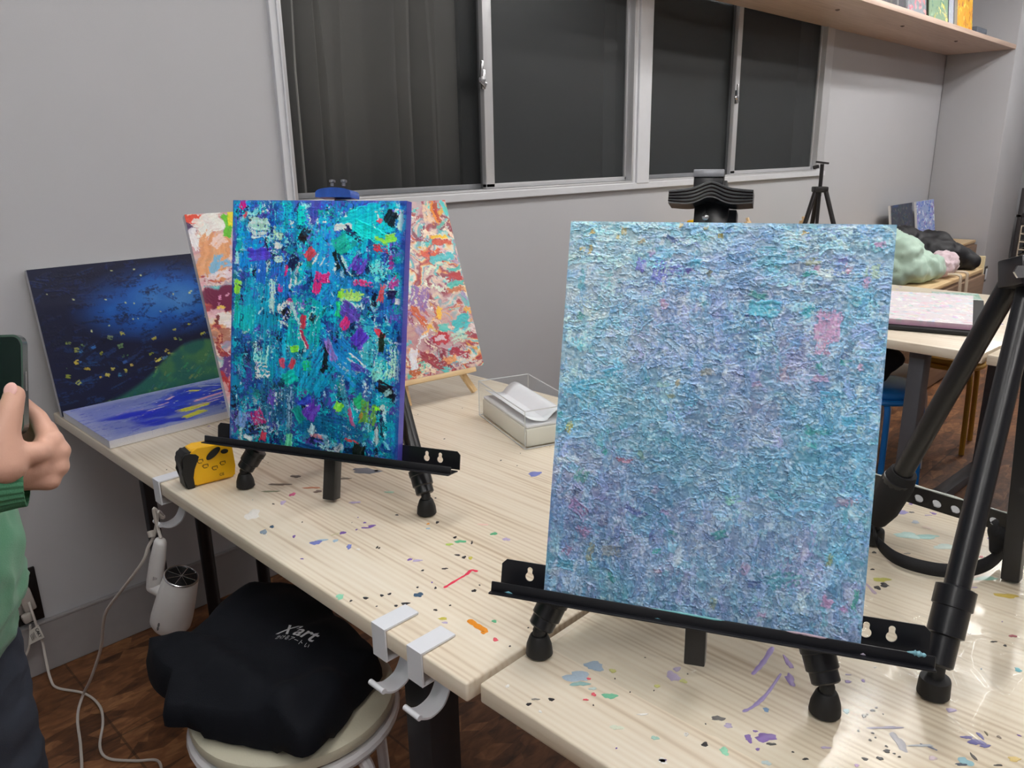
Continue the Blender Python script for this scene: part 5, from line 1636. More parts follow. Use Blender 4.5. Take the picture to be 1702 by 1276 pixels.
for (u, v, l, w_, a, c) in ((0.52, 0.70, .095, .030, 8, (240, 234, 50)), (0.47, 0.86, .075, .028, 20, (240, 234, 50)), (0.66, 0.24, .035, .016, -40, (236, 230, 90)), (0.82, 0.36, .12, .006, 5, (236, 232, 120)), (0.78, 0.55, .16, .008, 12, (236, 190, 200)), (0.68, 0.5, .12, .012, 14, (236, 170, 190)), (0.6, 0.66, .10, .005, 12, (230, 190, 210)), (0.84, 0.62, .14, .005, 5, (232, 232, 140)), (0.85, 0.2, .10, .003, 60, (236, 236, 230)), (0.78, 0.2, .09, .004, -40, (236, 236, 230)), (0.72, 0.78, .08, .004, -30, (236, 236, 236)), (0.36, 0.5, .05, .006, 5, (236, 220, 210)), (0.5, 0.3, .04, .010, 40, (220, 180, 210)), (0.43, 0.42, .04, .008, 20, (225, 190, 210))):
    B.stroke(u, v, l, w_, a, c, dry=.05, ht=.0012, jit=.02, ridge=.2)
for i in range(46):
    B.blob(R.uniform(.2, .95), R.uniform(.15, .92), R.uniform(.0015, .006), R.uniform(.001, .003), [(240, 240, 236), (236, 236, 190), (236, 214, 220)][R.randint(3)], .3, .0006, R.uniform(-20, 30), 1, .4)
painting('blue canvas with yellow and pink drips lying flat on the table end', 'painting', B, ((c0.x + 0.003) + W_S / 2, c1.y + 0.002, TZ + T_S + 0.0008), 0, 89.95, W_S, H_S, T_S, (228, 228, 230), P_GL, framed=False)


# ================================================================== SMALL THINGS ON THE TABLES
# small pine easel under the marbled canvas
def pine_easel(label, base, yaw, ledge_w, ledge_z, leg_h, spread, s=1.0, group='small pine display easels'):
    a = math.radians(yaw)
    r = Vector((math.cos(a), math.sin(a), 0))
    n = Vector((math.sin(a), -math.cos(a), 0))
    Z = Vector((0, 0, 1))
    b = Vector(base)
    root = thing('pine_easel', label, 'easel', b, group)
    t = math.radians(20)
    up = Z * math.cos(t) - n * math.sin(t)
    w = 0.014 * s

    def bar(name, p, q, ww, dd, face):
        bm = bmesh.new()
        y_ = (q - p).normalized()
        x_ = y_.cross(face).normalized()
        z_ = x_.cross(y_)
        box(bm, (p + q) / 2, (ww, (q - p).length, dd), Matrix((x_, y_, z_)).transposed(), bevel=0.0012)
        return obj(name, bm, M_PINEZ, root)
    fn = n * math.cos(t) + Z * math.sin(t)
    apex = b + up * leg_h
    bar('leg', b - r * spread, apex - r * 0.012, w, w, fn)
    bar('leg', b + r * spread, apex + r * 0.012, w, w, fn)
    bar('centre_post', b + fn * 0.002, apex + up * 0.02 + fn * 0.002, w, w, fn)
    bar('rear_leg', b - n * (leg_h * 0.62), apex - fn * w, w, w, n)
    bm = bmesh.new()
    lz = (ledge_z - b.z) / up.z
    M3 = Matrix((r, up, fn)).transposed()
    box(bm, b + up * (lz - 0.007) + fn * (w * 0.5 + 0.016), (ledge_w, 0.013, 0.036), M3, bevel=0.0015)
    obj('ledge', bm, M_PINE, root)
    return root


pine_easel('small pine easel on the table holding the wide marbled canvas', (1.17, 1.524, TZ + .0065), YAW_F, 0.40, 0.7865, 0.40, 0.205)

# yellow measuring box by the left foot of the easel
root = thing('laser_level', 'yellow and black laser level tool standing beside the easel foot', 'tool', (0.60, 1.44, TZ))
pA, pB = pz(311, 814, TZ), pz(392, 793, TZ)
rx = (pB - pA)
rx.z = 0
LW = rx.length
rx.normalize()
nx_ = Vector((rx.y, -rx.x, 0))
TH = 0.040
HH = 0.078


def bodyp(x, y):
    return (x * LW, y * HH)


bm = bmesh.new()
poly = [bodyp(*p) for p in ((0.10, 0.0), (1.0, 0.0), (1.02, .3), (1.0, 0.80), (0.97, 0.97), (0.90, 1.0), (0.30, 1.0), (0.14, 0.97), (0.06, 0.8), (0.06, 0.2))]
prism(bm, poly, TH, basis(rx, (0, 0, 1), nx_, pA - nx_ * TH * 0.98 + Vector((0, 0, .002))))
bmesh.ops.bevel(bm, geom=bm.edges[:], offset=0.004, segments=3, affect='EDGES')
obj('body', bm, mat('yellow_plastic', (244, 186, 8), 0.35, 0, 0.04), root, True, 50)
bm = bmesh.new()
poly = [bodyp(*p) for p in ((-0.02, 0.0), (0.20, 0.0), (0.19, 0.30), (0.15, 0.52), (0.19, 0.62), (0.33, 0.74), (0.36, 0.82), (0.28, 0.93), (0.12, 0.99), (0.02, 0.95), (-0.05, 0.82), (-0.06, 0.62), (-0.02, 0.45))]
prism(bm, poly, TH + 0.005, basis(rx, (0, 0, 1), nx_, pA - nx_ * (TH + .0015) + Vector((0, 0, .0))))
bmesh.ops.bevel(bm, geom=bm.edges[:], offset=0.004, segments=3, affect='EDGES')
obj('rubber_grip', bm, M_RUBBER, root, True, 50)
bm = bmesh.new()
fx = pA + Vector((0, 0, .002)) + nx_ * 0.0006
MF = basis(rx, (0, 0, 1), nx_, fx)
prism(bm, [bodyp(0.60 + 0.15 * math.cos(k) + (0.0), 0.78 + 0.10 * math.sin(k) + 0.10 * math.cos(k)) for k in [2 * PI * i / 20 for i in range(20)]], 0.003, MF)
prism(bm, [bodyp(0.83 + 0.075 * math.cos(k), 0.765 + 0.06 * math.sin(k)) for k in [2 * PI * i / 14 for i in range(14)]], 0.0028, MF)
obj('slide_button', bm, M_RUBBER, root, True)
bm = bmesh.new()
MK = basis(rx, (0, 0, 1), nx_, fx + nx_ * 0.0004)
for (x, y, sc) in ((0.33, 0.63, 1), (0.42, 0.47, 1), (0.60, 0.36, 1), (0.77, 0.44, 1)):
    for (ax, ay, bx, by) in ((-.05, .06, .05, .06), (-.05, .06, -.05, .0), (.05, .06, .05, -.01), (-.03, -.03, .03, -.03), (-.07, .03, -.05, .03), (-.03, -.03, -.05, .0)):
        p, q = bodyp(x + ax, y + ay), bodyp(x + bx, y + by)
        d = Vector((q[0] - p[0], q[1] - p[1])).normalized() * 0.0006
        prism(bm, [(p[0] - d.y, p[1] + d.x), (p[0] + d.y, p[1] - d.x), (q[0] + d.y, q[1] - d.x), (q[0] - d.y, q[1] + d.x)], 0.0003, MK)
obj('pictogram_print', bm, mat('dark_print', (70, 50, 20), 0.6), root, False)
t = text_mesh('CE', 0.008, 0.0001)
t.transform(basis(rx, (0, 0, 1), nx_, fx + nx_ * 0.0006 + rx * LW * 0.72 + Vector((0, 0, 0.16 * HH))))
t.materials.append(MATS['dark_print'])
put('ce_mark', t, root)

# tissue box with clear acrylic cover
root_b = None
cF, cL = pz(873, 748, TZ), pz(797, 690, TZ)
ex = (cL - cF)
BL = ex.length
ex.normalize()
ey = Vector((-ex.y, ex.x, 0))
if ey.x < 0:
    ey = -ey
BW, BH, BT = 0.135, 0.088, 0.0022
root = thing('acrylic_box', 'clear acrylic box on the table holding white paper', 'box', cF + ex * BL / 2 + ey * BW / 2)
M_ACR = clear_mat('clear_acrylic', (252, 253, 253), 0.03, 1.49, 0.5, 0.015)
ZV = Vector((0, 0, 1))
MB3 = Matrix((ex, ey, ZV)).transposed()
for (o_, sz) in ((ex * BL / 2 + ey * BT / 2, (BL, BT, BH)), (ex * BL / 2 + ey * (BW - BT / 2), (BL, BT, BH)), (ex * BT / 2 + ey * BW / 2, (BT, BW - 2 * BT, BH)), (ex * (BL - BT / 2) + ey * BW / 2, (BT, BW - 2 * BT, BH))):
    bm = bmesh.new()
    box(bm, cF + o_ + ZV * (BH / 2 + 0.001), sz, MB3)
    obj('side_panel', bm, M_ACR, root, False)
bm = bmesh.new()
e = 0.0012
P0 = cF + ZV * 0.001
cs = [P0, P0 + ex * BL, P0 + ex * BL + ey * BW, P0 + ey * BW]
for i in range(4):
    tube(bm, [cs[i] + ZV * BH, cs[(i + 1) % 4] + ZV * BH], e, 6)
    tube(bm, [cs[i], cs[i] + ZV * BH], e * 0.8, 6)
    tube(bm, [cs[i] + ZV * .001, cs[(i + 1) % 4] + ZV * .001], e, 6)
obj('polished_edge', bm, mat('polished_acrylic_edge', (205, 208, 210), 0.15, 0, 0.03), root)
rt2 = thing('tissue_pack', 'stack of white paper inside the clear acrylic box', 'paper', cF + ex * BL / 2 + ey * BW / 2 + ZV * .002)
bm = bmesh.new()
box(bm, cF + ex * BL / 2 + ey * BW / 2 + ZV * 0.0235, (BL - 0.012, BW - 0.012, 0.042), MB3, bevel=0.004)
obj('pack_body', bm, mat('cream_card', (238, 235, 224), 0.6), rt2)
bm = bmesh.new()
box(bm, cF + ex * BL / 2 + ey * BW / 2 + ZV * 0.0485, (BL - 0.016, BW - 0.016, 0.007), MB3, bevel=0.003)
obj('paper_sheets', bm, mat('white_tissue', (240, 241, 246), 0.8), rt2)
# the curved clear flap with a slot on top of the paper
bm = bmesh.new()
rows = []
for i in range(15):
    u = i / 14
    yy = 0.012 + u * (BW - 0.024)
    zz = 0.056 + 0.020 * (4 * (u - 0.42) ** 2 if u < 0.42 else 0) + 0.022 * max(0, math.sin((u - 0.42) / 0.58 * PI)) * 1.0
    rows.append([bm.verts.new(cF + ex * (0.012 + (BL - 0.024) * k / 8) + ey * yy + ZV * zz) for k in range(9)])
for a, b in zip(rows[:-1], rows[1:]):
    for k in range(8):
        bm.faces.new((a[k], a[k + 1], b[k + 1], b[k]))
o = obj('pull_flap', bm, mat('translucent_white', (236, 240, 246), 0.25, 0, 0.02), rt2)
md = o.modifiers.new('t', 'SOLIDIFY')
md.thickness = 0.0012
bake(o)

# ---- white table-edge hooks


def table_hook(label, y, w, group='white hooks clamped on the table edge', xe=XA):
    root = thing('table_hook', label, 'hook', (xe, y, TZ), group)
    t = 0.003

    def strap(name, prof):
        bm = bmesh.new()
        pts = spline(prof, 6) if name != 'clamp' else [Vector(p) for p in prof]
        L_, R_ = [], []
        n_ = len(pts)
        for i, p in enumerate(pts):
            tn = (pts[min(i + 1, n_ - 1)] - pts[max(i - 1, 0)]).normalized()
            nn = Vector((-tn.z, 0, tn.x))
            sc = 1.0
            if name == 'clamp' and 0 < i < n_ - 1:
                d1 = (pts[i] - pts[i - 1]).normalized()
                sc = 1 / max(0.6, abs(Vector((-d1.z, 0, d1.x)).dot(nn)))
            L_.append(p + nn * t / 2 * sc)
            R_.append(p - nn * t / 2 * sc)
        lo = Vector((xe, y - w / 2, TZ))
        vs = [[[bm.verts.new(lo + q + Vector((0, yy, 0))) for q in S] for yy in (0, w)] for S in (L_, R_)]
        for i in range(n_ - 1):
            bm.faces.new((vs[0][0][i], vs[0][0][i + 1], vs[0][1][i + 1], vs[0][1][i]))
            bm.faces.new((vs[1][0][i], vs[1][0][i + 1], vs[1][1][i + 1], vs[1][1][i]))
            for k in (0, 1):
                bm.faces.new((vs[0][k][i], vs[0][k][i + 1], vs[1][k][i + 1], vs[1][k][i]))
        for i in (0, n_ - 1):
            bm.faces.new((vs[0][0][i], vs[0][1][i], vs[1][1][i], vs[1][0][i]))
        return obj(name, bm, M_WHITE, root, True, 40)
    strap('clamp', [(0.056, 0, 0.0029), (-0.0026, 0, 0.0029), (-0.0026, 0, -0.046), (0.030, 0, -0.046)])
    strap('hook', [(0.028, 0, -0.046), (0.042, 0, -0.052), (0.043, 0, -0.072), (0.030, 0, -0.094), (0.008, 0, -0.100), (-0.010, 0, -0.092)])
    bm = bmesh.new()
    tube(bm, [(xe - 0.012, y - w / 2 - 0.001, TZ - 0.089), (xe - 0.012, y + w / 2 + 0.001, TZ - 0.089)], 0.0042, 12)
    obj('rolled_end', bm, M_WHITE, root)
    return root


yh = [pz(234, 790, TZ).y, pz(640, 1050, TZ).y, pz(688, 1080, TZ).y]
table_hook('white hook clamped on the table edge with the hair dryer hanging from it', 1.538, 0.030)
table_hook('empty white hook on the table edge, the one farther from the table corner', 0.790, 0.030)
table_hook('empty white hook on the table edge nearest the table corner', 0.712, 0.030)

# ---- hair dryer hanging by its cord loop
hx = XA - 0.012
hook_p = Vector((XA + 0.000, 1.538, TZ - 0.093))
D0 = 1.575
root = thing('hair_dryer', 'white folding hair dryer hanging upside down below the table edge', 'hair dryer', at(283, 1048, D0 + .03))
pt, pb = at(301, 960, D0 - 0.012), at(283, 1036, D0 + 0.030)
ax = (pt - pb).normalized()
Lb = (pt - pb).length
bm = bmesh.new()
lathe(bm, [(0.020, -0.006), (0.034, -0.004), (0.040, 0.006), (0.0405, 0.02), (0.0385, Lb * .5), (0.0335, Lb), (0.0325, Lb + 0.003), (0.029, Lb + .002)], pb, ax, 36)
body = obj('barrel', bm, mat('white_gloss_plastic', (214, 212, 212), 0.28, 0, 0.02), root, True, 45)
bm = bmesh.new()
lathe(bm, [(0.0, 0), (0.0295, 0.0), (0.0295, 0.0026), (0.0, 0.003)], pt + ax * 0.0012, ax, 30)
for k in range(9):
    rr = 0.003 + 0.003 * k
    xx, yy2, _ = frame_from(ax)
    tube(bm, [pt + ax * 0.0045 + (xx * math.cos(a) + yy2 * math.sin(a)) * rr for a in [2 * PI * i / 28 for i in range(29)]], 0.0005, 5, False)
g = obj('intake_grille', bm, mat('dark_grille', (24, 24, 26), 0.3, 0.2), root)
bm = bmesh.new()
for k in range(4):
    a = PI * k / 4 + 0.2
    d = xx * math.cos(a) + yy2 * math.sin(a)
    tube(bm, [pt + ax * 0.0052 - d * 0.029, pt + ax * 0.0052 + d * 0.029], 0.0007, 6)
tube(bm, [pt + ax * 0.004 + (xx * math.cos(a) + yy2 * math.sin(a)) * 0.0318 for a in [2 * PI * i / 36 for i in range(37)]], 0.0022, 8, False)
obj('chrome_rim', bm, M_SILVER, root)
ha, hb = at(267, 897, D0 + 0.012), at(255, 978, D0 + 0.045)
hd = (ha - hb).normalized()
bm = bmesh.new()
Lh = (ha - hb).length
lathe(bm, [(0.008, -0.004), (0.0165, 0.0), (0.0185, 0.02), (0.0180, Lh * .6), (0.0145, Lh * .95), (0.012, Lh), (0.006, Lh + .003)], hb, hd, 24, sx=1.0, sy=0.82)
hn = obj('handle', bm, mat('white_gloss_plastic', (214, 212, 212), 0.28), root, True, 45)
bm = bmesh.new()
capsule(bm, hb + hd * 0.006, 0.015, at(275, 985, D0 + 0.03), 0.014)
obj('hinge', bm, mat('white_gloss_plastic', (214, 212, 212), 0.28), root)
# small vertical print on barrel and a slide switch on the handle
bm = bmesh.new()
c0 = at(265, 1028, D0 + 0.0)
tc_ = (CAM - pb)
side = (tc_ - ax * tc_.dot(ax)).normalized()
side2 = ax.cross(side)
q = (side * 0.86 + side2 * (0.51 if side2.dot(RT) < 0 else -0.51)).normalized()
tq = ax.cross(q)
for k in range(7):
    box(bm, pb + ax * (0.012 + 0.0028 * k) + q * 0.0405, (0.0045 if k % 3 else 0.003, 0.0017, 0.0008), Matrix((tq, ax, q)).transposed())
obj('maker_print', bm, mat('grey_print', (80, 80, 84), 0.6), root, False)
bm = bmesh.new()
side = ((CAM - hb) - hd * (CAM - hb).dot(hd)).normalized()
for k in range(3):
    box(bm, hb + hd * 0.036 + side * 0.0175 + hd.cross(side) * (0.003 * k - 0.003), (0.0010, 0.008 - 0.0015 * k, 0.0008), Matrix((hd.cross(side), hd, side)).transposed())
obj('switch_marks', bm, MATS['grey_print'], root, False)

# cord of the dryer
M_CORD = mat('white_cord', (196, 190, 184), 0.5, 0, 0.04)
bm = bmesh.new()
h1 = hook_p + Vector((0, 0, 0.0135))
loop = [ha + hd * 0.004, at(263, 880, 1.587), at(258, 862, 1.58), at(256, 845, 1.573), h1 + Vector((-.003, -.004, .002)), h1 + Vector((.003, 0.006, .0)), at(263, 850, 1.58), at(261, 866, 1.59), at(256, 890, 1.60), at(246, 910, 1.605), at(238, 932, 1.61), at(212, 968, 1.64), at(180, 1010, 1.70), at(172, 1034, 1.74), at(168, 1075, 1.80), at(152, 1125, 1.88)]
fl = [pz(131, 1176, 0.006), pz(129, 1200, 0.006), pz(134, 1240, 0.006), pz(135, 1290, 0.006), pz(120, 1350, 0.006)]
tube(bm, spline(loop + [pz(140, 1150, 0.035)] + fl, 7), 0.0034, 8)
c = obj('power_cord', bm, M_CORD, root)
bm = bmesh.new()
q0 = at(251, 887, 1.597)
lathe(bm, [(0.003, -0.006), (0.0065, -0.006), (0.0065, 0.006), (0.003, 0.006)], q0, (0, 0.3, 1), 12)
obj('cord_clip', bm, M_CORD, root)

# plug, its tag and the second cord
root = thing('plug', 'white power plug in the wall outlet with a printed paper tag on its cord', 'plug', (0.372, WY - 0.02, 0.21))
bm = bmesh.new()
p = py_(44, 996, WY - 0.02)
box(bm, p, (0.030, 0.022, 0.065), Matrix.Rotation(-0.12, 3, 'Y'), bevel=0.005)
p2 = py_(46, 1026, WY - 0.03)
box(bm, p2, (0.026, 0.020, 0.026), Matrix.Rotation(-0.2, 3, 'Y'), bevel=0.006)
obj('plug_body', bm, mat('plug_grey', (176, 170, 164), 0.5), root)
bm = bmesh.new()
pts = [py_(48, 1000, WY - 0.03), py_(55, 1022, WY - 0.045), py_(64, 1048, WY - 0.04), py_(71, 1068, WY - 0.035), py_(75, 1090, WY - .05), pz(84, 1128, 0.02), pz(96, 1143, 0.005), pz(140, 1152, 0.005), pz(165, 1172, 0.005), pz(171, 1200, 0.005), pz(166, 1240, 0.005), pz(180, 1260, 0.005), pz(225, 1264, 0.005), pz(262, 1264, 0.005), pz(268, 1290, 0.005), pz(262, 1330, 0.005)]
tube(bm, spline(pts, 7), 0.0032, 8)
obj('cord', bm, M_CORD, root)
bm = bmesh.new()
pts = [py_(50, 1038, WY - 0.035), py_(50, 1060, WY - 0.03), py_(46, 1082, WY - 0.03), py_(34, 1100, WY - 0.03), py_(10, 1118, WY - .03)]
tube(bm, spline(pts, 7), 0.0030, 8)
obj('cord', bm, M_CORD, root)
tA, tB, tC, tD = py_(49, 1049, WY - .048), py_(64, 1038, WY - .048), py_(74, 1059, WY - .048), py_(48, 1072, WY - .048)
bm = bmesh.new()
vs = [bm.verts.new(p) for p in (tA, tB, tC, tD)]
bm.faces.new(vs)
r = bmesh.ops.extrude_face_region(bm, geom=bm.faces[:])
bmesh.ops.translate(bm, vec=(0, 0.001, 0), verts=[v for v in r['geom'] if isinstance(v, bmesh.types.BMVert)])
o = obj('paper_tag', bm, mat('tag_paper', (208, 206, 200), 0.7), root, False)
dx = (tC - tB).normalized()
dz = (tB - tA).normalized()
nn = dx.cross(dz).normalized()
t = text_mesh('CAKY', 0.0115, 0.0001)
t.transform(basis(dx, nn.cross(dx), nn, (tA + tB + tC + tD) / 4 + dz * 0.0075 + nn * 0.0006 + Vector((0, -0.0007, 0))))
t.materials.append(mat('black_print', (30, 30, 34), 0.6))
put('tag_print', t, o if False else root)
bm = bmesh.new()
ctr = (tA + tB + tC + tD) / 4
for k in range(4):
    box(bm, ctr - dz * (0.0015 + 0.0032 * k) + Vector((0, -0.0008, 0)), (0.020 - 0.002 * (k % 2), 0.0009, 0.0003), Matrix((dx, nn.cross(dx), nn)).transposed())
obj('tag_lines', bm, MATS['black_print'], root, False)

# ---- rear-facing easel at the right edge of the frame
easel_r_bc = None
a = math.radians(90)


def back_easel():
    root = thing('tabletop_easel', 'black tripod easel at the right edge seen from behind, with its carrying strap', 'easel', (1.08, 0.20, TZ), 'black tabletop display easels')
    rear = pz(1550, 1156, TZ)
    Aq = at(1722, 448, 0.99)
    postb = pz(1680, 966, TZ)
    postb.z = TZ + 0.004
    fl_ = pz(1449, 902, TZ)
    fr_ = Vector((1.20, -0.03, TZ))

    def leg(name, f, top, r0=0.0165, r1=0.0145, lock=True):
        low = f + Vector((0, 0, 0.038))
        ax = (top - low).normalized()
        bm = bmesh.new()
        c1 = low + ax * 0.050
        c2 = c1 + ax * 0.040
        tube(bm, [low + ax * .002, low + ax * .005, c1], [0.013, r0, r0], 16)
        tube(bm, [c2 - ax * .005, top], [r1, r1], 16)
        lg = obj(name, bm, M_BLACK, root)
        bm = bmesh.new()
        lathe(bm, [(0.0165, 0), (0.0205, 0.002), (0.0205, 0.034), (0.0225, 0.035), (0.0225, 0.058), (0.017, 0.06)], c1 - ax * 0.012, ax, 20)
        k = obj('leg_lock', bm, M_BLACK, None)
        k.data.transform(Matrix.Translation(-root.location))
        k.parent = lg
        bm = bmesh.new()
        lathe(bm, [(0.016, 0.0022), (0.0180, 0.004), (0.0172, 0.022), (0.0165, 0.025), (0.008, 0.027)], f, (0, 0, 1), 22)
        tube(bm, [f + Vector((0, 0, .022)), low + ax * 0.006], [0.009, 0.009], 12)
        k = obj('rubber_foot', bm, M_RUBBER, None)
        k.data.transform(Matrix.Translation(-root.location))
        k.parent = lg
        return ax
    leg('leg', rear, Aq - Vector((0.02, 0, 0.02)))
    leg('leg', fl_, Aq + Vector((-0.004, 0.022, -0.012)))
    leg('leg', fr_, Aq + Vector((0.0, -0.022, -0.012)))
    # hub with bolt
    bm = bmesh.new()
    M3 = Matrix((RT, UP, -FW)).transposed()
    box(bm, at(1704, 452, 0.975), (0.040, 0.036, 0.05), M3, bevel=0.003)
    hub = obj('leg_hub', bm, M_BLACK, root)
    bm = bmesh.new()
    lathe(bm, [(0.0055, 0), (0.0085, 0), (0.0085, 0.003), (0.0055, 0.003)], at(1695, 452, 0.947), -FW, 6)
    k = obj('bolt', bm, M_SILVER, None)
    k.data.transform(Matrix.Translation(-root.location))
    k.parent = hub
    # post
    bm = bmesh.new()
    t2 = at(1752, 300, 1.06)
    y_ = (t2 - postb).normalized()
    z_ = Vector((-1, 0, 0))
    x_ = y_.cross(z_).normalized()
    z_ = x_.cross(y_)
    box(bm, (postb + t2) / 2, (0.024, (t2 - postb).length, 0.022), Matrix((x_, y_, z_)).transposed(), bevel=0.0015)
    obj('centre_post', bm, M_BLACK, root)
    # tray seen from the back: plate with a row of round holes
    tl_, tr_ = px_(1487, 798, 1.292), px_(1690, 858, 1.262)
    d = (tr_ - tl_)
    Lx = d.length
    d.normalize()
    up_ = Vector((0, 0, 1)) - d * d.z
    up_.normalize()
    up_ = (up_ + Vector((-0.24, 0, 0)))
    up_ = (up_ - d * up_.dot(d)).normalized()
    nrm = d.cross(up_)
    bm = bmesh.new()
    s0_, s1_ = -0.07, Lx + 0.21
    hs = [circ(0.012 + 0.0285 * i, -0.020, 0.0072, 16) for i in range(11) if not 5.4 < i < 6.6]
    plate(bm, [(s0_, -0.034), (s1_, -0.034), (s1_, 0.0), (s0_, 0.0)], hs, 0.002, basis(d, up_, nrm, tl_))
    fw_ = nrm if nrm.x > 0 else -nrm
    box(bm, tl_ + d * (s0_ + s1_) / 2 - up_ * 0.034 + fw_ * 0.02, (s1_ - s0_, 0.002, 0.04), Matrix((d, up_, nrm)).transposed())
    tr = obj('tray', bm, M_BLACK, root, False)
    bm = bmesh.new()
    pts = [tl_ + d * (s0_ + (Lx - s0_) * i / 24) + up_ * 0.0012 for i in range(25)]
    tube(bm, pts, [0.0006 + 0.0018 * RS.random() for _ in pts], 6)
    k = obj('paint_smears', bm, mat('white_smear', (205, 212, 205), 0.5, 0, 0.2), None)
    k.data.transform(Matrix.Translation(-root.location))
    k.parent = tr
    # carrying strap with its sleeve
    M_STRAP = mat('black_webbing', (18, 18, 22), 0.8, 0, 0.1, 300, bump=0.3, bscale=900)
    bm = bmesh.new()
    pts = spline([at(1452, 885, 1.235), pz(1462, 905, TZ + .017), pz(1490, 928, TZ + .016), pz(1540, 944, TZ + .016), pz(1590, 949, TZ + .016), pz(1635, 940, TZ + .018), pz(1664, 918, TZ + .020), at(1672, 890, 1.20), at(1680, 870, 1.19)], 8)
    vsA, vsB = [], []
    for i, p in enumerate(pts):
        k = i / (len(pts) - 1)
        w_ = Vector((0, 0, 1)) * 0.010 + Vector((0.35, 0.35, 0)).normalized() * 0.004
        vsA.append(bm.verts.new(p + w_))
        vsB.append(bm.verts.new(p - w_ * 0.9))
    for i in range(len(pts) - 1):
        bm.faces.new((vsA[i], vsA[i + 1], vsB[i + 1], vsB[i]))
    k = obj('strap', bm, M_STRAP, root)
    md = k.modifiers.new('t', 'SOLIDIFY')
    md.thickness = 0.0025
    md.offset = 0
    bake(k)
    bm = bmesh.new()
    capsule(bm, at(1655, 912, 1.19), 0.010, at(1668, 884, 1.185), 0.022)
    capsule(bm, at(1668, 884, 1.185), 0.022, at(1694, 872, 1.19), 0.018)
    fuse('strap_pad', bm, M_STRAP, 0.003, 4, root)
    bm = bmesh.new()
    ax = (Aq - fl_).normalized()
    q = fl_ + Vector((0, 0, .038)) + ax * 0.035
    tube(bm, [q - ax * .03, q, q + ax * 0.05, q + ax * 0.075], [0.017, 0.0245, 0.0255, 0.020], 14)
    obj('strap_sleeve', bm, M_STRAP, root)


back_easel()

# ---- stools


def stool(label, c, seat_z, rad, frame_m, seat_m, group, rot=0.4, name='round_stool'):
    c = Vector((c[0], c[1], 0))
    root = thing(name, label, 'stool', c, group)
    bm = bmesh.new()
    lathe(bm, [(0.0, -0.030), (rad * 0.93, -0.030), (rad * 0.985, -0.022), (rad * 1.0, -0.012), (rad * 0.985, -0.004), (rad * 0.93, 0.001), (rad * 0.6, 0.006), (0, 0.007)], c + Vector((0, 0, seat_z)), (0, 0, 1), 48, False)
    obj('seat', bm, seat_m, root)
    bm = bmesh.new()
    tube(bm, [c + Vector(((rad * 0.97) * math.cos(a), (rad * 0.97) * math.sin(a), seat_z - 0.040)) for a in [2 * PI * k / 40 for k in range(41)]], 0.0115, 10, False)
    obj('seat_ring', bm, frame_m, root)
    for k in range(4):
        a = rot + k * PI / 2
        d = Vector((math.cos(a), math.sin(a), 0))
        bm = bmesh.new()
        tube(bm, spline([c + d * (rad * 0.55) + Vector((0, 0, seat_z - 0.052)), c + d * (rad * 0.88) + Vector((0, 0, seat_z - 0.056)), c + d * (rad * 1.02) + Vector((0, 0, seat_z - 0.085)), c + d * (rad * 1.08) + Vector((0, 0, seat_z - 0.2)), c + d * (rad * 1.15) + Vector((0, 0, 0.004))], 6), 0.0115, 10)
        obj('leg', bm, frame_m, root)
    return root


M_VINYLSEAT = mat('pale_vinyl_seat', (196, 192, 172), 0.4, 0, 0.10, 14, bump=0.2, bscale=300)
M_STWHITE = mat('white_tube', (216, 215, 218), 0.22, 0.1, 0.04)
SC = Vector((0.543, 1.072, 0))
stool('white round stool under the table edge with a dark tote bag on it', SC, 0.462, 0.172, M_STWHITE, M_VINYLSEAT, 'round metal stools', 0.15)

# ---- dark tote bag lying on the stool
OUT = [(241, 1083), (309, 1079), (345, 1050), (421, 993), (470, 985), (515, 990), (562, 1030), (610, 1064), (634, 1090), (612, 1118), (585, 1146), (556, 1185), (533, 1212), (515, 1228), (495, 1233), (470, 1222), (448, 1212), (400, 1203), (352, 1194), (306, 1182), (270, 1182), (268, 1178), (281, 1141), (262, 1130)]
op = [pz(u, v, 0.515) for u, v in OUT]
cen = pz(450, 1105, 0.515)
angs = [math.atan2(p.y - cen.y, p.x - cen.x) for p in op]
rad_ = [math.hypot(p.x - cen.x, p.y - cen.y) for p in op]
order = sorted(range(len(op)), key=lambda i: angs[i])
A_ = np.array([angs[i] for i in order])
D_ = np.array([rad_[i] for i in order])
A3 = np.concatenate([A_ - 2 * PI, A_, A_ + 2 * PI])
D3 = np.concatenate([D_] * 3)


def bag_top(x, y, t):
    h = 0.522 + 0.028 * (1 - t ** 2.5)
    for (u1, v1, u2, v2, amp, wd) in ((300, 1085, 420, 1150, 0.010, 0.018), (330, 1125, 480, 1195, 0.012, 0.022), (470, 1195, 550, 1150, 0.020, 0.022), (560, 1040, 480, 1100, 0.006, 0.02), (300, 1150, 260, 1110, 0.008, 0.015), (420, 1000, 340, 1070, 0.008, 0.02)):
        a_, b_ = pz(u1, v1, .52), pz(u2, v2, .52)
        dx_, dy_ = b_.x - a_.x, b_.y - a_.y
        tt = max(0, min(1, ((x - a_.x) * dx_ + (y - a_.y) * dy_) / (dx_ ** 2 + dy_ ** 2)))
        d2 = (x - a_.x - tt * dx_) ** 2 + (y - a_.y - tt * dy_) ** 2
        h += amp * math.exp(-d2 / (2 * wd * wd))
    h += 0.006 * mnoise.noise(Vector((x * 14, y * 14, 3.1)))
    # slope up towards the back edge under the table, droop where it overhangs the seat
    h += 0.02 * max(0, (y - 1.12) / 0.15)
    return h


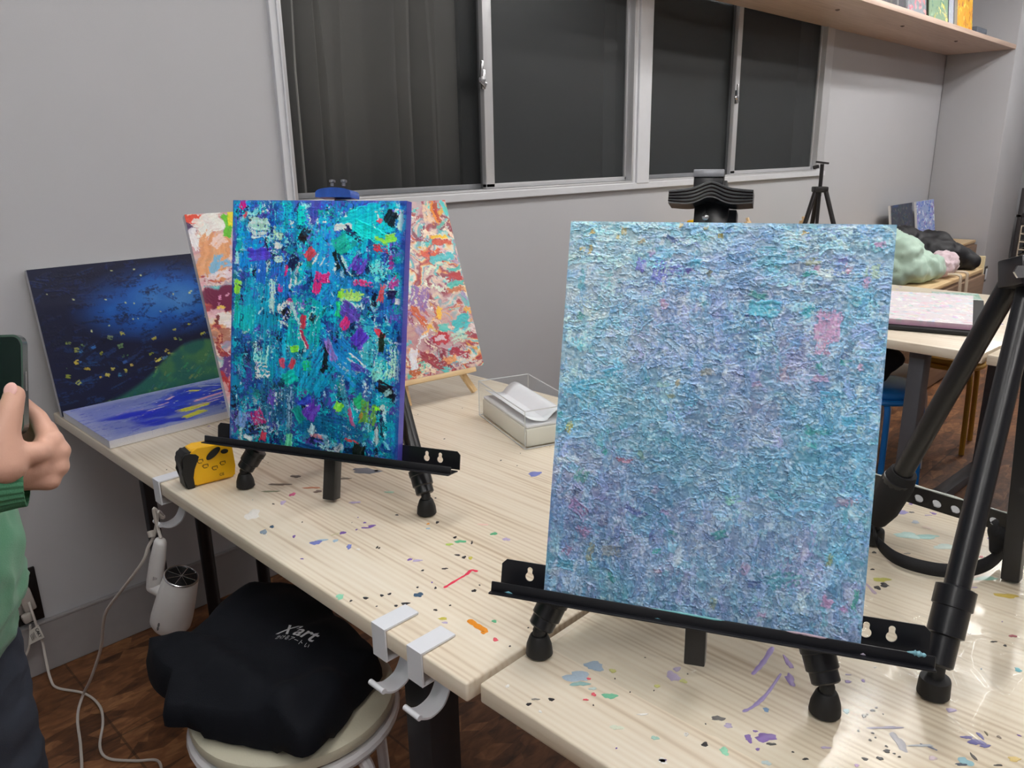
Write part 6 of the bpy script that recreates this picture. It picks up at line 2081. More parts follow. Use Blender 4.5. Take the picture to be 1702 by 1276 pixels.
bm = bmesh.new()
NT, NR = 144, 34
topv, botv = [], []
for k in range(NT):
    th_ = -PI + 2 * PI * k / NT
    rr = float(np.interp(th_, A3, D3))
    tr_, br_ = [], []
    for j in range(1, NR + 1):
        t_ = j / NR
        x, y = cen.x + rr * t_ * math.cos(th_), cen.y + rr * t_ * math.sin(th_)
        zt = bag_top(x, y, t_)
        zb = 0.4715 + 0.004 * t_
        ds = math.hypot(x - SC.x, y - SC.y)
        if ds > 0.165:
            zb += 0.01
        if j == NR:
            zt = zb + 0.016
        elif j == NR - 1:
            zt = min(zt, zb + 0.036)
        tr_.append(bm.verts.new((x, y, max(zt, zb + 0.012))))
        if j == NR or j % 8 == 0:
            br_.append(bm.verts.new((x, y, zb)))
    topv.append(tr_)
    botv.append(br_)
ct, cb = bm.verts.new((cen.x, cen.y, bag_top(cen.x, cen.y, 0))), bm.verts.new((cen.x, cen.y, 0.4715))
for k in range(NT):
    a_, b_ = topv[k], topv[(k + 1) % NT]
    bm.faces.new((ct, a_[0], b_[0]))
    for j in range(NR - 1):
        bm.faces.new((a_[j], a_[j + 1], b_[j + 1], b_[j]))
    c_, d_ = botv[k], botv[(k + 1) % NT]
    bm.faces.new((cb, d_[0], c_[0]))
    for j in range(len(c_) - 1):
        bm.faces.new((c_[j], d_[j], d_[j + 1], c_[j + 1]))
    bm.faces.new((a_[-1], c_[-1], d_[-1], b_[-1]))
root = thing('tote_bag', 'dark navy fabric tote bag with a white printed logo lying on the stool', 'bag', (cen.x, cen.y, 0.4715))
M_BAG = mat('navy_black_fabric', (9, 13, 22), 0.8, 0, 0.3, 5, bump=0.35, bscale=700, spec=0.25)
b = obj('bag_body', bm, M_BAG, root, True, 80)


def on_bag(me, o3, ax3, ay3):
    for v in me.vertices:
        p = o3 + ax3 * v.co.x + ay3 * v.co.y
        d_ = math.hypot(p.x - cen.x, p.y - cen.y)
        a_ = math.atan2(p.y - cen.y, p.x - cen.x)
        v.co = Vector((p.x, p.y, bag_top(p.x, p.y, d_ / float(np.interp(a_, A3, D3))) + 0.0022 + v.co.z))


def dens(me, cuts=3):
    bm = bmesh.new()
    bm.from_mesh(me)
    bmesh.ops.triangulate(bm, faces=bm.faces[:])
    bmesh.ops.subdivide_edges(bm, edges=[e for e in bm.edges if e.calc_length() > 0.006], cuts=cuts, use_grid_fill=False)
    bm.to_mesh(me)
    bm.free()


q1, q2 = pz(464, 1052, .548), pz(526, 1062, .548)
lx = (q2 - q1)
lx.z = 0
lw = lx.length
lx.normalize()
ly = Vector((-lx.y, lx.x, 0))
t = text_mesh('X’art', 0.040, 0.0, 0.25, 4, 0.0006)
wd_ = max(v.co.x for v in t.vertices) - min(v.co.x for v in t.vertices)
for v in t.vertices:
    v.co.x *= lw / wd_
    v.co.y *= 1.15
dens(t)
on_bag(t, (q1 + q2) / 2 + ly * 0.002, lx, ly)
t.materials.append(mat('white_print', (214, 217, 222), 0.6))
put('logo_print', t, root)
q1, q2 = pz(460, 1066, .548), pz(513, 1076, .548)
lx = (q2 - q1)
lx.z = 0
lw = lx.length
lx.normalize()
ly = Vector((-lx.y, lx.x, 0))
t = text_mesh('かけるアート い', 0.014, 0.0, 0.0, 2)
wd_ = max(v.co.x for v in t.vertices) - min(v.co.x for v in t.vertices)
for v in t.vertices:
    v.co.x *= lw / wd_
on_bag(t, (q1 + q2) / 2, lx, ly)
t.materials.append(MATS['white_print'])
put('logo_print', t, root)


# ================================================================== FAR SIDE OF THE ROOM
def rotbox(bm, c, s, a, bevel=0.0):
    box(bm, c, s, Matrix.Rotation(a, 3, 'Z'), bevel)


TA = math.radians(-4.0)
tx = Vector((math.cos(TA), math.sin(TA), 0))
ty = Vector((-math.sin(TA), math.cos(TA), 0))


def far_table(label, o, L0, L1, W, seed):
    """o: corner on the near edge at the seam; runs L0..L1 along ty, W deep along tx"""
    c = o + ty * (L0 + L1) / 2 + tx * W / 2
    root = thing('work_table', label, 'table', (c.x, c.y, 0), 'work tables across the aisle')
    bm = bmesh.new()
    lay = bm.verts.layers.float_color.new('Col')
    rotbox(bm, (c.x, c.y, TZ - 0.016), (W, L1 - L0, 0.032), TA, 0.003)
    R = random.Random(seed)
    for _ in range(60):
        p = o + ty * R.uniform(L0 + .03, L1 - .03) + tx * R.uniform(.03, W - .03)
        s = R.uniform(0.002, 0.007)
        splat(bm, lay, p, s * R.uniform(1, 2), s, R.uniform(0, 3), R.choice([BLK, LIL, LBL, WHT, PUR, GRN, YEL, RED]), n=9)
    obj('table_top', bm, [M_WOODTOP, PAINT_SPLAT], root, True, 40)
    return root


TO = Vector((2.705, 0.592, 0))
t3 = far_table('pale work table across the aisle with the pink and white canvas on it', TO, 0.006, 1.02, 1.13, 7)
t4 = far_table('pale work table across the aisle at the right edge of the frame', TO, -1.5, -0.006, 1.13, 8)
for rt, yy in ((t3, 0.22), (t3, 0.9), (t4, -0.25), (t4, -1.3)):
    for k, xx in enumerate((0.09, 0.92)):
        p = TO + ty * yy + tx * xx
        bm = bmesh.new()
        rotbox(bm, (p.x, p.y, (TZ - 0.034) / 2 + 0.02), (0.062, 0.05, TZ - 0.036 - 0.04), TA, 0.003)
        obj('leg', bm, M_STEEL_GR, rt)
    bm = bmesh.new()
    p = TO + ty * yy + tx * 0.505
    rotbox(bm, (p.x, p.y, 0.021), (0.90, 0.05, 0.040), TA, 0.003)
    obj('floor_rail', bm, M_STEEL_GR, rt)
    bm = bmesh.new()
    rotbox(bm, (p.x, p.y, TZ - 0.048), (0.90, 0.05, 0.030), TA, 0.003)
    obj('top_rail', bm, M_STEEL_GR, rt)

# pink and white canvas on its black mat
FR = Vector((2.965, 0.70, 0))
wd_, dp_ = Vector((0.25, -0.97, 0)).normalized(), Vector((0.97, 0.25, 0)).normalized()
bm = bmesh.new()
mc = FR - wd_ * 0.21 + dp_ * 0.31
MM = Matrix((wd_, dp_, Vector((0, 0, 1)))).transposed()
box(bm, (mc.x, mc.y, TZ + 0.0085), (0.50, 0.68, 0.014), MM, bevel=0.003)
o = obj('foam_mat', bm, mat('black_foam_mat', (20, 21, 24), 0.7))
solo(o, 'black mat on the far table under the pink and white canvas', 'mat')
B = Board(120, 90, 31, 0.42, 0.62)
R = B.R
B.c[:] = np.array([232, 226, 232]) / 255
for i in range(420):
    B.stroke(R.rand(), R.rand(), R.uniform(.02, .06), R.uniform(.01, .02), R.uniform(0, 180), [(244, 240, 244), (226, 208, 222), (206, 226, 230), (238, 212, 222), (246, 246, 248), (244, 240, 244)][R.randint(5)], dry=.5, ht=.0006)
painting('pink and white textured canvas lying on a black mat on the far table', 'painting', B, (FR - wd_ * 0.21 + Vector((0, 0, TZ + 0.0162 + 0.02))), math.degrees(math.atan2(wd_.y, wd_.x)), 89.95, 0.42, 0.62, 0.019, (196, 150, 178), P_MT, framed=False)


def sheet(name, label, c, sx, sy, a, z, palette, seed, base):
    B = Board(60, 60, seed, sx, sy)
    B.c[:] = np.array(base) / 255
    for i in range(160):
        B.stroke(B.R.rand(), B.R.rand(), .05, .015, B.R.uniform(0, 180), palette[B.R.randint(len(palette))], dry=.5, ht=.0)
    painting(label, 'paper', B, (c[0], c[1], z), a, 89.95, sx, sy, 0.0015, base, P_MT, framed=False, name=name)


p = pz(1512, 489, TZ)
sheet('paper_sheet', 'green and white splashed paper on the far table behind the pink canvas', (3.46, 1.31), 0.24, 0.34, -70, TZ + .003, [(110, 190, 90), (200, 230, 170), (240, 244, 230), (90, 170, 110)], 5, (190, 222, 160))
sheet('paper_sheet', 'grey-green smeared paper on the far table at the right of the pink canvas', (3.62, 0.92), 0.18, 0.20, -70, TZ + .003, [(150, 190, 176), (130, 176, 160), (200, 210, 204)], 6, (160, 190, 180))

# stools across the aisle
M_BLUE = mat('blue_plastic', (24, 120, 206), 0.35, 0, 0.05)
M_YEL = mat('mustard_plastic', (176, 132, 40), 0.4, 0, 0.06)
stool('blue round stool under the far table', (3.13, 1.02), 0.45, 0.145, M_BLUE, M_BLUE, 'round metal stools', 0.5)
stool('white round stool under the far table behind the blue stool', (3.44, 1.10), 0.43, 0.14, M_STWHITE, mat('white_stool_seat', (205, 205, 206), 0.4), 'round metal stools', 0.2)
stool('mustard yellow round stool under the far table, farthest back', (3.86, 0.98), 0.44, 0.14, M_YEL, M_YEL, 'round metal stools', 0.9)
bm = bmesh.new()
capsule(bm, (3.10, 1.04, 0.50), 0.045, (3.16, 1.14, 0.50), 0.045)
capsule(bm, (3.13, 1.00, 0.545), 0.045, (3.18, 1.10, 0.565), 0.05)
capsule(bm, (3.08, 1.08, 0.52), 0.05, (3.15, 1.05, 0.57), 0.04)
o = fuse('bag', bm, mat('black_cloth', (20, 22, 30), 0.85, 0, 0.2, 9, bump=0.3, bscale=400), 0.008, 4)
wrinkle(o, 0.006, 14, 2)
for v in o.data.vertices:
    v.co.z = max(v.co.z, 0.4585)
solo(o, 'crumpled black bag lying on the blue stool', 'bag')

# wooden cabinets along the wall
M_CAB = wood('cabinet_board', (150, 124, 102), (132, 106, 86), (108, 84, 66), 'X', 0.5, 0.1)
M_CABE = mat('pale_ply_edge', (216, 200, 160), 0.5)


def cabinet(label, x0, x1, y0, y1, z, end=None):
    root = thing('low_cabinet', label, 'cabinet', ((x0 + x1) / 2, (y0 + y1) / 2, 0), 'low wooden cabinets along the window wall')
    bm = bmesh.new()
    box(bm, ((x0 + x1) / 2, (y0 + y1) / 2, (z - 0.022) / 2), (x1 - x0 - 0.004, y1 - y0 - 0.01, z - 0.022), bevel=0.003)
    obj('carcass', bm, M_CAB, root)
    bm = bmesh.new()
    box(bm, ((x0 + x1) / 2, (y0 + y1) / 2, z - 0.011), (x1 - x0, y1 - y0, 0.021), bevel=0.002)
    obj('worktop', bm, M_PINE, root)
    n_ = max(1, round((x1 - x0) / 0.5))
    for k in range(n_):
        w_ = (x1 - x0) / n_
        bm = bmesh.new()
        box(bm, (x0 + w_ * (k + .5), y0 - 0.006, (z - 0.022) / 2), (w_ - 0.008, 0.018, z - 0.05), bevel=0.002)
        d_ = obj('door', bm, M_CAB, root)
    if end:
        bm = bmesh.new()
        box(bm, (x1 + 0.011, (y0 + y1) / 2, end / 2), (0.02, y1 - y0, end), bevel=0.002)
        obj('end_panel', bm, M_CABE, root)
    return root


cabinet('low wooden cabinet with a pale end panel carrying the two jackets', 4.62, 5.60, 1.31, 2.19, 0.60, 0.675)
cabinet('low wooden cabinet behind the large pale blue canvas with a tripod on it', 2.95, 4.60, 1.62, 2.19, 0.60)
cabinet('low wooden cabinet in the corner by the pillar carrying two small canvases', 5.64, 7.33, 1.80, 2.19, 0.60)

# jackets


def jacket(name, label, caps, m, voxel, amp, sc, seed, floor_z, stretch=(1, 1, 1), cat='jacket'):
    bm = bmesh.new()
    for p0, r0, p1, r1 in caps:
        capsule(bm, p0, r0, p1, r1)
    o = fuse(name, bm, m, voxel, 5)
    wrinkle(o, amp, sc, seed, stretch)
    for v in o.data.vertices:
        v.co.z = max(v.co.z, floor_z)
    return solo(o, label, cat)


M_MINT = mat('mint_quilted_nylon', (178, 206, 190), 0.55, 0, 0.06, 8, sheen=0.2)
jacket('puffer_jacket', 'mint green puffer jacket heaped on the cabinet beside the black jacket', [((4.66, 1.55, .66), .09, (4.72, 1.95, .68), .11), ((4.70, 1.50, .76), .085, (4.85, 1.70, .79), .10), ((4.68, 1.46, .68), .07, (4.88, 1.40, .68), .065), ((4.74, 1.62, .83), .07, (4.86, 1.52, .77), .06), ((4.82, 1.44, .71), .06, (4.87, 1.41, .66), .05)], M_MINT, 0.014, 0.018, 9, 1.5, 0.6015)
M_FUR = mat('pink_white_fleece', (218, 196, 204), 0.9, 0, 0.12, 30, bump=0.8, bscale=120, sheen=0.5)
jacket('fleece_hood', 'pale pink fleece bundle lying between the mint and black jackets', [((5.035, 1.39, .665), .055, (5.09, 1.38, .69), .055), ((5.07, 1.41, .71), .045, (5.13, 1.38, .66), .045)], M_FUR, 0.010, 0.012, 26, 4, 0.6015, cat='garment')
M_NAVY = mat('black_padded_nylon', (12, 13, 21), 0.6, 0, 0.2, 8)
jacket('black_jacket', 'black padded jacket heaped on the cabinet beside the mint jacket', [((5.18, 1.72, .72), .11, (5.45, 1.62, .72), .11), ((5.12, 1.75, .76), .08, (5.3, 1.70, .80), .07), ((5.38, 1.50, .70), .09, (5.50, 1.42, .66), .07), ((5.32, 1.57, .70), .08, (5.42, 1.55, .74), .09), ((5.48, 1.36, .655), .05, (5.5, 1.40, .66), .06)], M_NAVY, 0.014, 0.014, 8, 7, 0.6015)
# two strings hanging from the fleece
bm = bmesh.new()
for (x, l) in ((4.99, 0.12), (5.12, 0.15)):
    tube(bm, spline([(x, 1.345, .63), (x + .004, 1.284, .628), (x + 0.006, 1.279, .58), (x + .016, 1.278, .63 - l)], 5), 0.006, 6)
    tube(bm, spline([(x + .01, 1.345, .632), (x + .02, 1.284, .630), (x + 0.032, 1.279, .585), (x + .04, 1.278, .65 - l)], 5), 0.006, 6)
o = obj('drawstrings', bm, mat('cream_cord', (214, 200, 180), 0.8))
root_f = [q for q in bpy.data.objects if q.name.startswith('fleece_hood')][0]
o.data.transform(Matrix.Translation(-root_f.location))
o.parent = root_f

# two small canvases in the corner


def small_canvas(label, bc, yaw, tilt, w, h, base, pal, seed, side=(225, 225, 225), group=None, n=160):
    B = Board(70, 56, seed, w, h)
    B.c[:] = np.array(base) / 255
    for i in range(n):
        B.stroke(B.R.rand(), B.R.rand(), w * B.R.uniform(.08, .25), w * B.R.uniform(.03, .08), B.R.uniform(0, 180), pal[B.R.randint(len(pal))], dry=.5, ht=.0004)
    return painting(label, 'painting', B, bc, yaw, tilt, w, h, 0.018, side, P_MT, group=group, framed=False)


small_canvas('small dark grey and navy canvas leaning in the corner by the pillar', (6.44, 2.07, 0.601), 0, 9, 0.46, 0.33, (60, 66, 82), [(52, 58, 76), (70, 74, 86), (44, 60, 100), (90, 96, 96)], 41)
small_canvas('small blue and white canvas leaning in the corner beside the dark one', (6.98, 2.07, 0.601), 0, 9, 0.42, 0.33, (150, 170, 216), [(90, 120, 210), (220, 228, 240), (140, 120, 200), (70, 110, 200)], 42)

# little camera tripod standing on the hidden cabinet
TX, TY = 4.19, 1.80
root = thing('tripod', 'small black camera tripod standing behind the pale blue canvas below the right window', 'tripod', (TX, TY, 0.60))
M_TRI = mat('tripod_black', (34, 32, 34), 0.4, 0.1)
bm = bmesh.new()
tube(bm, [(TX, TY, 1.10), (TX, TY, 1.265)], 0.010, 10)
obj('centre_column', bm, M_TRI, root)
bm = bmesh.new()
Mh = Matrix((RT, Vector((FW.x, FW.y, 0)).normalized(), Vector((0, 0, 1)))).transposed()
box(bm, (TX, TY, 1.272), (0.062, 0.03, 0.010), Mh @ Matrix.Rotation(0.12, 3, 'Y'), bevel=0.002)
box(bm, Vector((TX, TY, 1.250)) - RT * 0.032, (0.030, 0.016, 0.018), Mh @ Matrix.Rotation(-0.3, 3, 'Y'), bevel=0.003)
obj('pan_head', bm, M_TRI, root)
bm = bmesh.new()
box(bm, (TX, TY, 1.135), (0.072, 0.06, 0.03), Mh, bevel=0.006)
obj('leg_hub', bm, M_TRI, root)
for k, a_ in enumerate((YAW + 2.0, YAW + 2.0 + 2 * PI / 3, YAW + 2.0 + 4 * PI / 3)):
    d = Vector((math.cos(a_), math.sin(a_), 0))
    bm = bmesh.new()
    t0_, t1_ = Vector((TX, TY, 1.13)) + d * 0.03, Vector((TX, TY, 0.606)) + d * 0.20
    tube(bm, [t0_, t0_.lerp(t1_, .5)], 0.0125, 10)
    tube(bm, [t0_.lerp(t1_, .5), t1_], 0.0095, 10)
    obj('leg', bm, M_TRI, root)
bm = bmesh.new()
tube(bm, [(TX, TY, 1.12), (TX, TY, 0.82)], 0.009, 10)
obj('lower_column', bm, M_TRI, root)

pine_easel('small pine easel whose tip shows above the pale blue canvas, left of the tripod', (3.93, 1.93, 0.603), 0, 0.2, 0.66, 0.395, 0.10)
pine_easel('small pine easel whose tip shows above the pale blue canvas, beside the tripod legs', (4.44, 1.86, 0.603), 0, 0.12, 0.66, 0.37, 0.06)
bm = bmesh.new()
box(bm, (3.16, 1.93, 0.781), (0.30, 0.24, 0.36), bevel=0.006)
o = obj('storage_box', bm, mat('grey_card_box', (150, 148, 146), 0.7))
solo(o, 'grey storage box on the cabinet behind the pale blue canvas', 'box')
root = thing('tape_measure', 'yellow tool showing above the top edge of the pale blue canvas', 'tool', (3.17, 1.93, 0.962))
bm = bmesh.new()
box(bm, (3.17, 1.93, 1.002), (0.07, 0.05, 0.078), bevel=0.012, seg=3)
obj('body', bm, MATS['yellow_plastic'], root)
bm = bmesh.new()
box(bm, (3.118, 1.93, 0.995), (0.032, 0.052, 0.066), bevel=0.010, seg=3)
obj('rubber_grip', bm, M_RUBBER, root)

# paintings on the wall shelf
SG = 'paintings standing on the wall shelf'
ZS = 2.0848
for (xa, xb, base, pal, lab, side) in (
        (4.60, 4.93, (52, 50, 56), [(48, 46, 52), (66, 62, 66), (40, 40, 48)], 'dark grey canvas on the shelf, leftmost of the row', (220, 220, 220)),
        (4.965, 5.075, (50, 50, 58), [(44, 46, 54), (64, 62, 70)], 'narrow dark canvas on the shelf between the dark grey and pink ones', (220, 222, 226)),
        (5.10, 5.42, (140, 148, 156), [(236, 150, 150), (226, 110, 120), (240, 190, 180), (110, 120, 128), (150, 156, 160)], 'grey canvas with a soft pink patch on the shelf', (200, 206, 212)),
        (5.47, 5.83, (130, 160, 130), [(206, 190, 50), (120, 150, 120), (150, 176, 150), (236, 226, 130), (90, 130, 120)], 'green and yellow dappled canvas on the shelf', (60, 54, 50)),
        (5.85, 5.945, (176, 184, 198), [(170, 178, 194), (190, 196, 206)], 'narrow pale blue-grey canvas on the shelf', (70, 76, 84)),
        (6.03, 6.36, (226, 170, 50), [(236, 196, 70), (206, 120, 50), (240, 210, 110), (180, 90, 50), (230, 150, 50)], 'orange and yellow canvas on the shelf nearest the pillar', (228, 226, 214))):
    small_canvas(lab, ((xa + xb) / 2, 1.775, ZS), 0, 6, xb - xa, 0.40, base, pal, int(xa * 100), side, SG, 120)
bm = bmesh.new()
box(bm, (6.53, 1.82, ZS + 0.024), (0.24, 0.12, 0.045), Matrix.Rotation(0.0, 3, 'Z'), bevel=0.004)
o = obj('book', bm, mat('slate_cover', (84, 92, 104), 0.5))
solo(o, 'slate grey book lying on the shelf at its right end', 'book')

# open rack beyond the pillar
root = thing('storage_rack', 'dark storage rack beyond the pillar at the right edge', 'rack', (8.42, 1.35, 0))
M_RACK = mat('rack_dark', (58, 54, 56), 0.5)
for (x, y) in ((8.22, 1.70), (8.62, 1.70), (8.22, 0.95), (8.62, 0.95)):
    bm = bmesh.new()
    box(bm, (x, y, 0.49), (0.03, 0.03, 0.98), bevel=0.002)
    obj('upright_post', bm, M_RACK, root)
for z in (0.12, 0.36, 0.74):
    bm = bmesh.new()
    box(bm, (8.42, 1.325, z), (0.43, 0.80, 0.022), bevel=0.002)
    obj('rack_shelf', bm, M_RACK, root)
root = thing('basket', 'cream wire basket on the rack beyond the pillar', 'basket', (8.42, 1.52, 0.373))
bm = bmesh.new()
for z in (0.380, 0.44, 0.51, 0.58, 0.65):
    tube(bm, [Vector((8.25, 1.28, z)), Vector((8.25, 1.68, z)), Vector((8.57, 1.68, z)), Vector((8.57, 1.28, z)), Vector((8.25, 1.28, z))], 0.007, 6)
for y in (1.28, 1.36, 1.44, 1.52, 1.6, 1.68):
    tube(bm, [(8.25, y, .38), (8.25, y, .65)], 0.006, 6)
    tube(bm, [(8.57, y, .38), (8.57, y, .65)], 0.006, 6)
obj('wire_frame', bm, mat('cream_wire', (214, 200, 180), 0.4), root)
small_canvas('small canvas with a magenta patch standing on the rack beyond the pillar', (8.30, 1.56, 0.7545), -80, 8, 0.22, 0.20, (190, 196, 190), [(200, 40, 100), (220, 120, 160), (90, 130, 100), (220, 220, 220)], 77)

# ================================================================== THE PERSON
F_ = Vector((0.80, -0.60, 0)).normalized()
Rt = Vector((F_.y, -F_.x, 0))          # the person's right-hand side, towards the viewer
BX = Vector((0.036, 1.122, 0))


def P(f, r, z):
    return BX + F_ * f + Rt * r + Vector((0, 0, z))


person = thing('person', 'person in a green hoodie and dark jeans at the left edge holding up a phone', 'person', BX)
SKIN = mat('skin', (208, 162, 142), 0.5, 0, 0.07, 40, bump=0.10, bscale=500)
bm = bmesh.new()
# wrist, palm, fingers and thumb of the right hand, read off the photo in depth
WR = at(10, 791, 0.860)
K = [at(84, 733, 0.884), at(95, 750, 0.889), at(94, 774, 0.889), at(82, 797, 0.884)]
capsule(bm, WR, 0.0215, at(56, 776, 0.872), 0.0165)
capsule(bm, WR, 0.021, at(16, 778, 0.838), 0.016)
for k, (p, rb) in enumerate(zip(K, (0.0145, 0.0145, 0.0140, 0.0125))):
    st = at(62 - 3 * k, 766 + 9 * k, 0.876)
    capsule(bm, st, 0.0150, p, rb)
    capsule(bm, WR, 0.018, st, 0.0150)
capsule(bm, at(66, 748, 0.878), 0.0125, K[0], 0.0135)
FING = [[K[0], at(64, 694, 0.898), at(34, 668, 0.901), at(12, 664, 0.896)],
        [K[1], at(78, 712, 0.918), at(44, 694, 0.916), at(18, 692, 0.905)],
        [K[2], at(80, 742, 0.920), at(46, 724, 0.918), at(20, 722, 0.906)],
        [K[3], at(70, 772, 0.914), at(44, 756, 0.912), at(22, 752, 0.902)]]
for ch, rr in zip(FING, ((0.0125, 0.0100, 0.0090, 0.0080), (0.0125, 0.0105, 0.0090, 0.0080), (0.0120, 0.0100, 0.0088, 0.0078), (0.0108, 0.0090, 0.0078, 0.0070))):
    for i in range(3):
        capsule(bm, ch[i], rr[i], ch[i + 1], rr[i + 1])
TH_ = [at(10, 772, 0.836), at(6, 722, 0.834), at(17, 684, 0.838), at(24, 656, 0.843)]
for i, (a_, b_) in enumerate(((0.0215, 0.0165), (0.0165, 0.0128), (0.0128, 0.0110))):
    capsule(bm, TH_[i], a_, TH_[i + 1], b_)
capsule(bm, at(20, 756, 0.838), 0.0145, at(62, 752, 0.860), 0.0125)
capsule(bm, at(62, 752, 0.860), 0.0125, at(72, 748, 0.876), 0.0125)
# forearm, upper arm
EL = at(-330, 808, 0.785)
SH = P(-0.02, 0.175, 1.335)
capsule(bm, WR, 0.0225, WR.lerp(EL, .6), 0.036)
capsule(bm, WR.lerp(EL, .6), 0.036, EL, 0.037)
capsule(bm, EL, 0.037, SH, 0.048)
# left arm hanging, hand relaxed
EL2, WR2, SH2 = P(-0.10, -0.22, 1.06), P(-0.13, -0.20, 0.83), P(-0.02, -0.175, 1.345)
capsule(bm, SH2, 0.048, EL2, 0.037)
capsule(bm, EL2, 0.037, WR2, 0.024)
hd_ = (WR2 - EL2).normalized()
capsule(bm, WR2, 0.022, WR2 + hd_ * 0.055, 0.026)
for k in range(4):
    b0 = WR2 + hd_ * 0.075 + F_ * (0.026 - 0.0175 * k)
    capsule(bm, WR2 + hd_ * 0.03 + F_ * (0.012 - 0.008 * k), 0.014, b0, 0.0095)
    ln = (0.036, 0.040, 0.037, 0.028)[k]
    m1 = b0 + hd_ * ln + Rt * 0.006
    capsule(bm, b0, 0.0092, m1, 0.0082)
    capsule(bm, m1, 0.0082, m1 + hd_ * ln * .5 + Rt * 0.018, 0.0074)
capsule(bm, WR2 + hd_ * 0.02 + F_ * .015, 0.014, WR2 + hd_ * 0.06 + F_ * 0.045 + Rt * .008, 0.0105)
capsule(bm, WR2 + hd_ * 0.06 + F_ * 0.045 + Rt * .008, 0.0105, WR2 + hd_ * 0.088 + F_ * 0.044 + Rt * 0.014, 0.0085)
# trunk, neck, head
capsule(bm, P(0, 0.06, 0.92), 0.105, P(0, -0.06, 0.92), 0.105)
capsule(bm, P(0, 0, 0.92), 0.115, P(0, 0, 1.12), 0.115)
capsule(bm, P(0, 0.06, 1.22), 0.10, P(0, -0.06, 1.22), 0.10)
capsule(bm, P(0, 0.13, 1.33), 0.06, P(0, -0.13, 1.33), 0.06)
capsule(bm, P(0, 0, 1.12), 0.115, P(-0.01, 0, 1.32), 0.09)
capsule(bm, P(-0.01, 0, 1.34), 0.058, P(0.015, 0, 1.47), 0.050)
HC = P(0.03, 0, 1.565)
capsule(bm, HC + F_ * -0.018 + Vector((0, 0, 0.03)), 0.082, HC + F_ * 0.018 + Vector((0, 0, 0.025)), 0.074)
capsule(bm, HC + F_ * 0.02 + Vector((0, 0, 0.0)), 0.066, HC + F_ * 0.042 + Vector((0, 0, -0.070)), 0.040)
capsule(bm, HC + F_ * 0.090 + Vector((0, 0, 0.010)), 0.008, HC + F_ * 0.105 + Vector((0, 0, -0.022)), 0.013)   # nose
for s in (-1, 1):
    capsule(bm, HC + Rt * 0.078 * s + F_ * -0.008 + Vector((0, 0, 0.02)), 0.012, HC + Rt * 0.076 * s + F_ * -0.002 + Vector((0, 0, -0.022)), 0.010)
    capsule(bm, HC + Rt * 0.030 * s + F_ * 0.066 + Vector((0, 0, -0.022)), 0.022, HC + Rt * 0.035 * s + F_ * 0.058 + Vector((0, 0, -0.03)), 0.022)
capsule(bm, HC + Rt * 0.014 + F_ * 0.078 + Vector((0, 0, -0.052)), 0.009, HC - Rt * 0.014 + F_ * 0.078 + Vector((0, 0, -0.052)), 0.009)
# legs
for s in (-1, 1):
    hp, kn, an = P(0, 0.09 * s, 0.86), P(0.015, 0.10 * s, 0.47), P(-0.01, 0.105 * s, 0.09)
    capsule(bm, hp, 0.078, kn, 0.052)
    capsule(bm, kn, 0.052, an, 0.036)
    capsule(bm, an - Vector((0, 0, .04)), 0.034, P(0.12, 0.115 * s, 0.042), 0.028)
body = fuse('body', bm, SKIN, 0.0032, 3, person)
# eyes, brows, mouth
for s in (-1, 1):
    bm = bmesh.new()
    lathe(bm, [(0.0, -0.011), (0.008, -0.008), (0.011, 0), (0.008, 0.008), (0, 0.011)], HC + Rt * 0.031 * s + F_ * 0.080 + Vector((0, 0, 0.010)), F_, 16)
    e = obj('eye', bm, mat('eye_dark', (40, 30, 26), 0.15), person)
    bm = bmesh.new()
    tube(bm, spline([HC + Rt * 0.016 * s + F_ * 0.090 + Vector((0, 0, 0.030)), HC + Rt * 0.032 * s + F_ * 0.086 + Vector((0, 0, 0.035)), HC + Rt * 0.048 * s + F_ * 0.074 + Vector((0, 0, 0.030))], 5), 0.0035, 6)
    obj('eyebrow', bm, mat('dark_hair', (24, 20, 20), 0.45), person)
bm = bmesh.new()
tube(bm, spline([HC + Rt * 0.022 + F_ * 0.082 + Vector((0, 0, -0.052)), HC + F_ * 0.089 + Vector((0, 0, -0.051)), HC - Rt * 0.022 + F_ * 0.082 + Vector((0, 0, -0.052))], 5), 0.0042, 8)
obj('lips', bm, mat('lips', (186, 110, 104), 0.4), person)
bm = bmesh.new()
capsule(bm, HC + F_ * -0.032 + Vector((0, 0, 0.042)), 0.090, HC + F_ * 0.010 + Vector((0, 0, 0.052)), 0.078)
capsule(bm, HC + F_ * -0.05 + Vector((0, 0, -0.02)), 0.062, HC + F_ * -0.03 + Vector((0, 0, 0.05)), 0.085)
h_ = fuse('hair', bm, mat('dark_hair', (24, 20, 20), 0.45), 0.007, 4, person)
wrinkle(h_, 0.004, 40, 3, (1, 1, 0.25))
# thumb nail and finger nails
bm = bmesh.new()
tdir = (TH_[3] - TH_[2]).normalized()
tn_ = (-FW - tdir * (-FW).dot(tdir)).normalized()
M3 = Matrix((tdir.cross(tn_), tdir, tn_)).transposed()
g_ = bmesh.ops.create_uvsphere(bm, u_segments=16, v_segments=10, radius=1.0)
bmesh.ops.transform(bm, matrix=Matrix.Translation(TH_[3] + tdir * 0.0035 + tn_ * 0.0088) @ (M3.to_4x4() @ Matrix.Diagonal((0.0074, 0.0082, 0.0016, 1))), verts=g_['verts'])
obj('thumb_nail', bm, mat('nail', (226, 178, 170), 0.25), person)
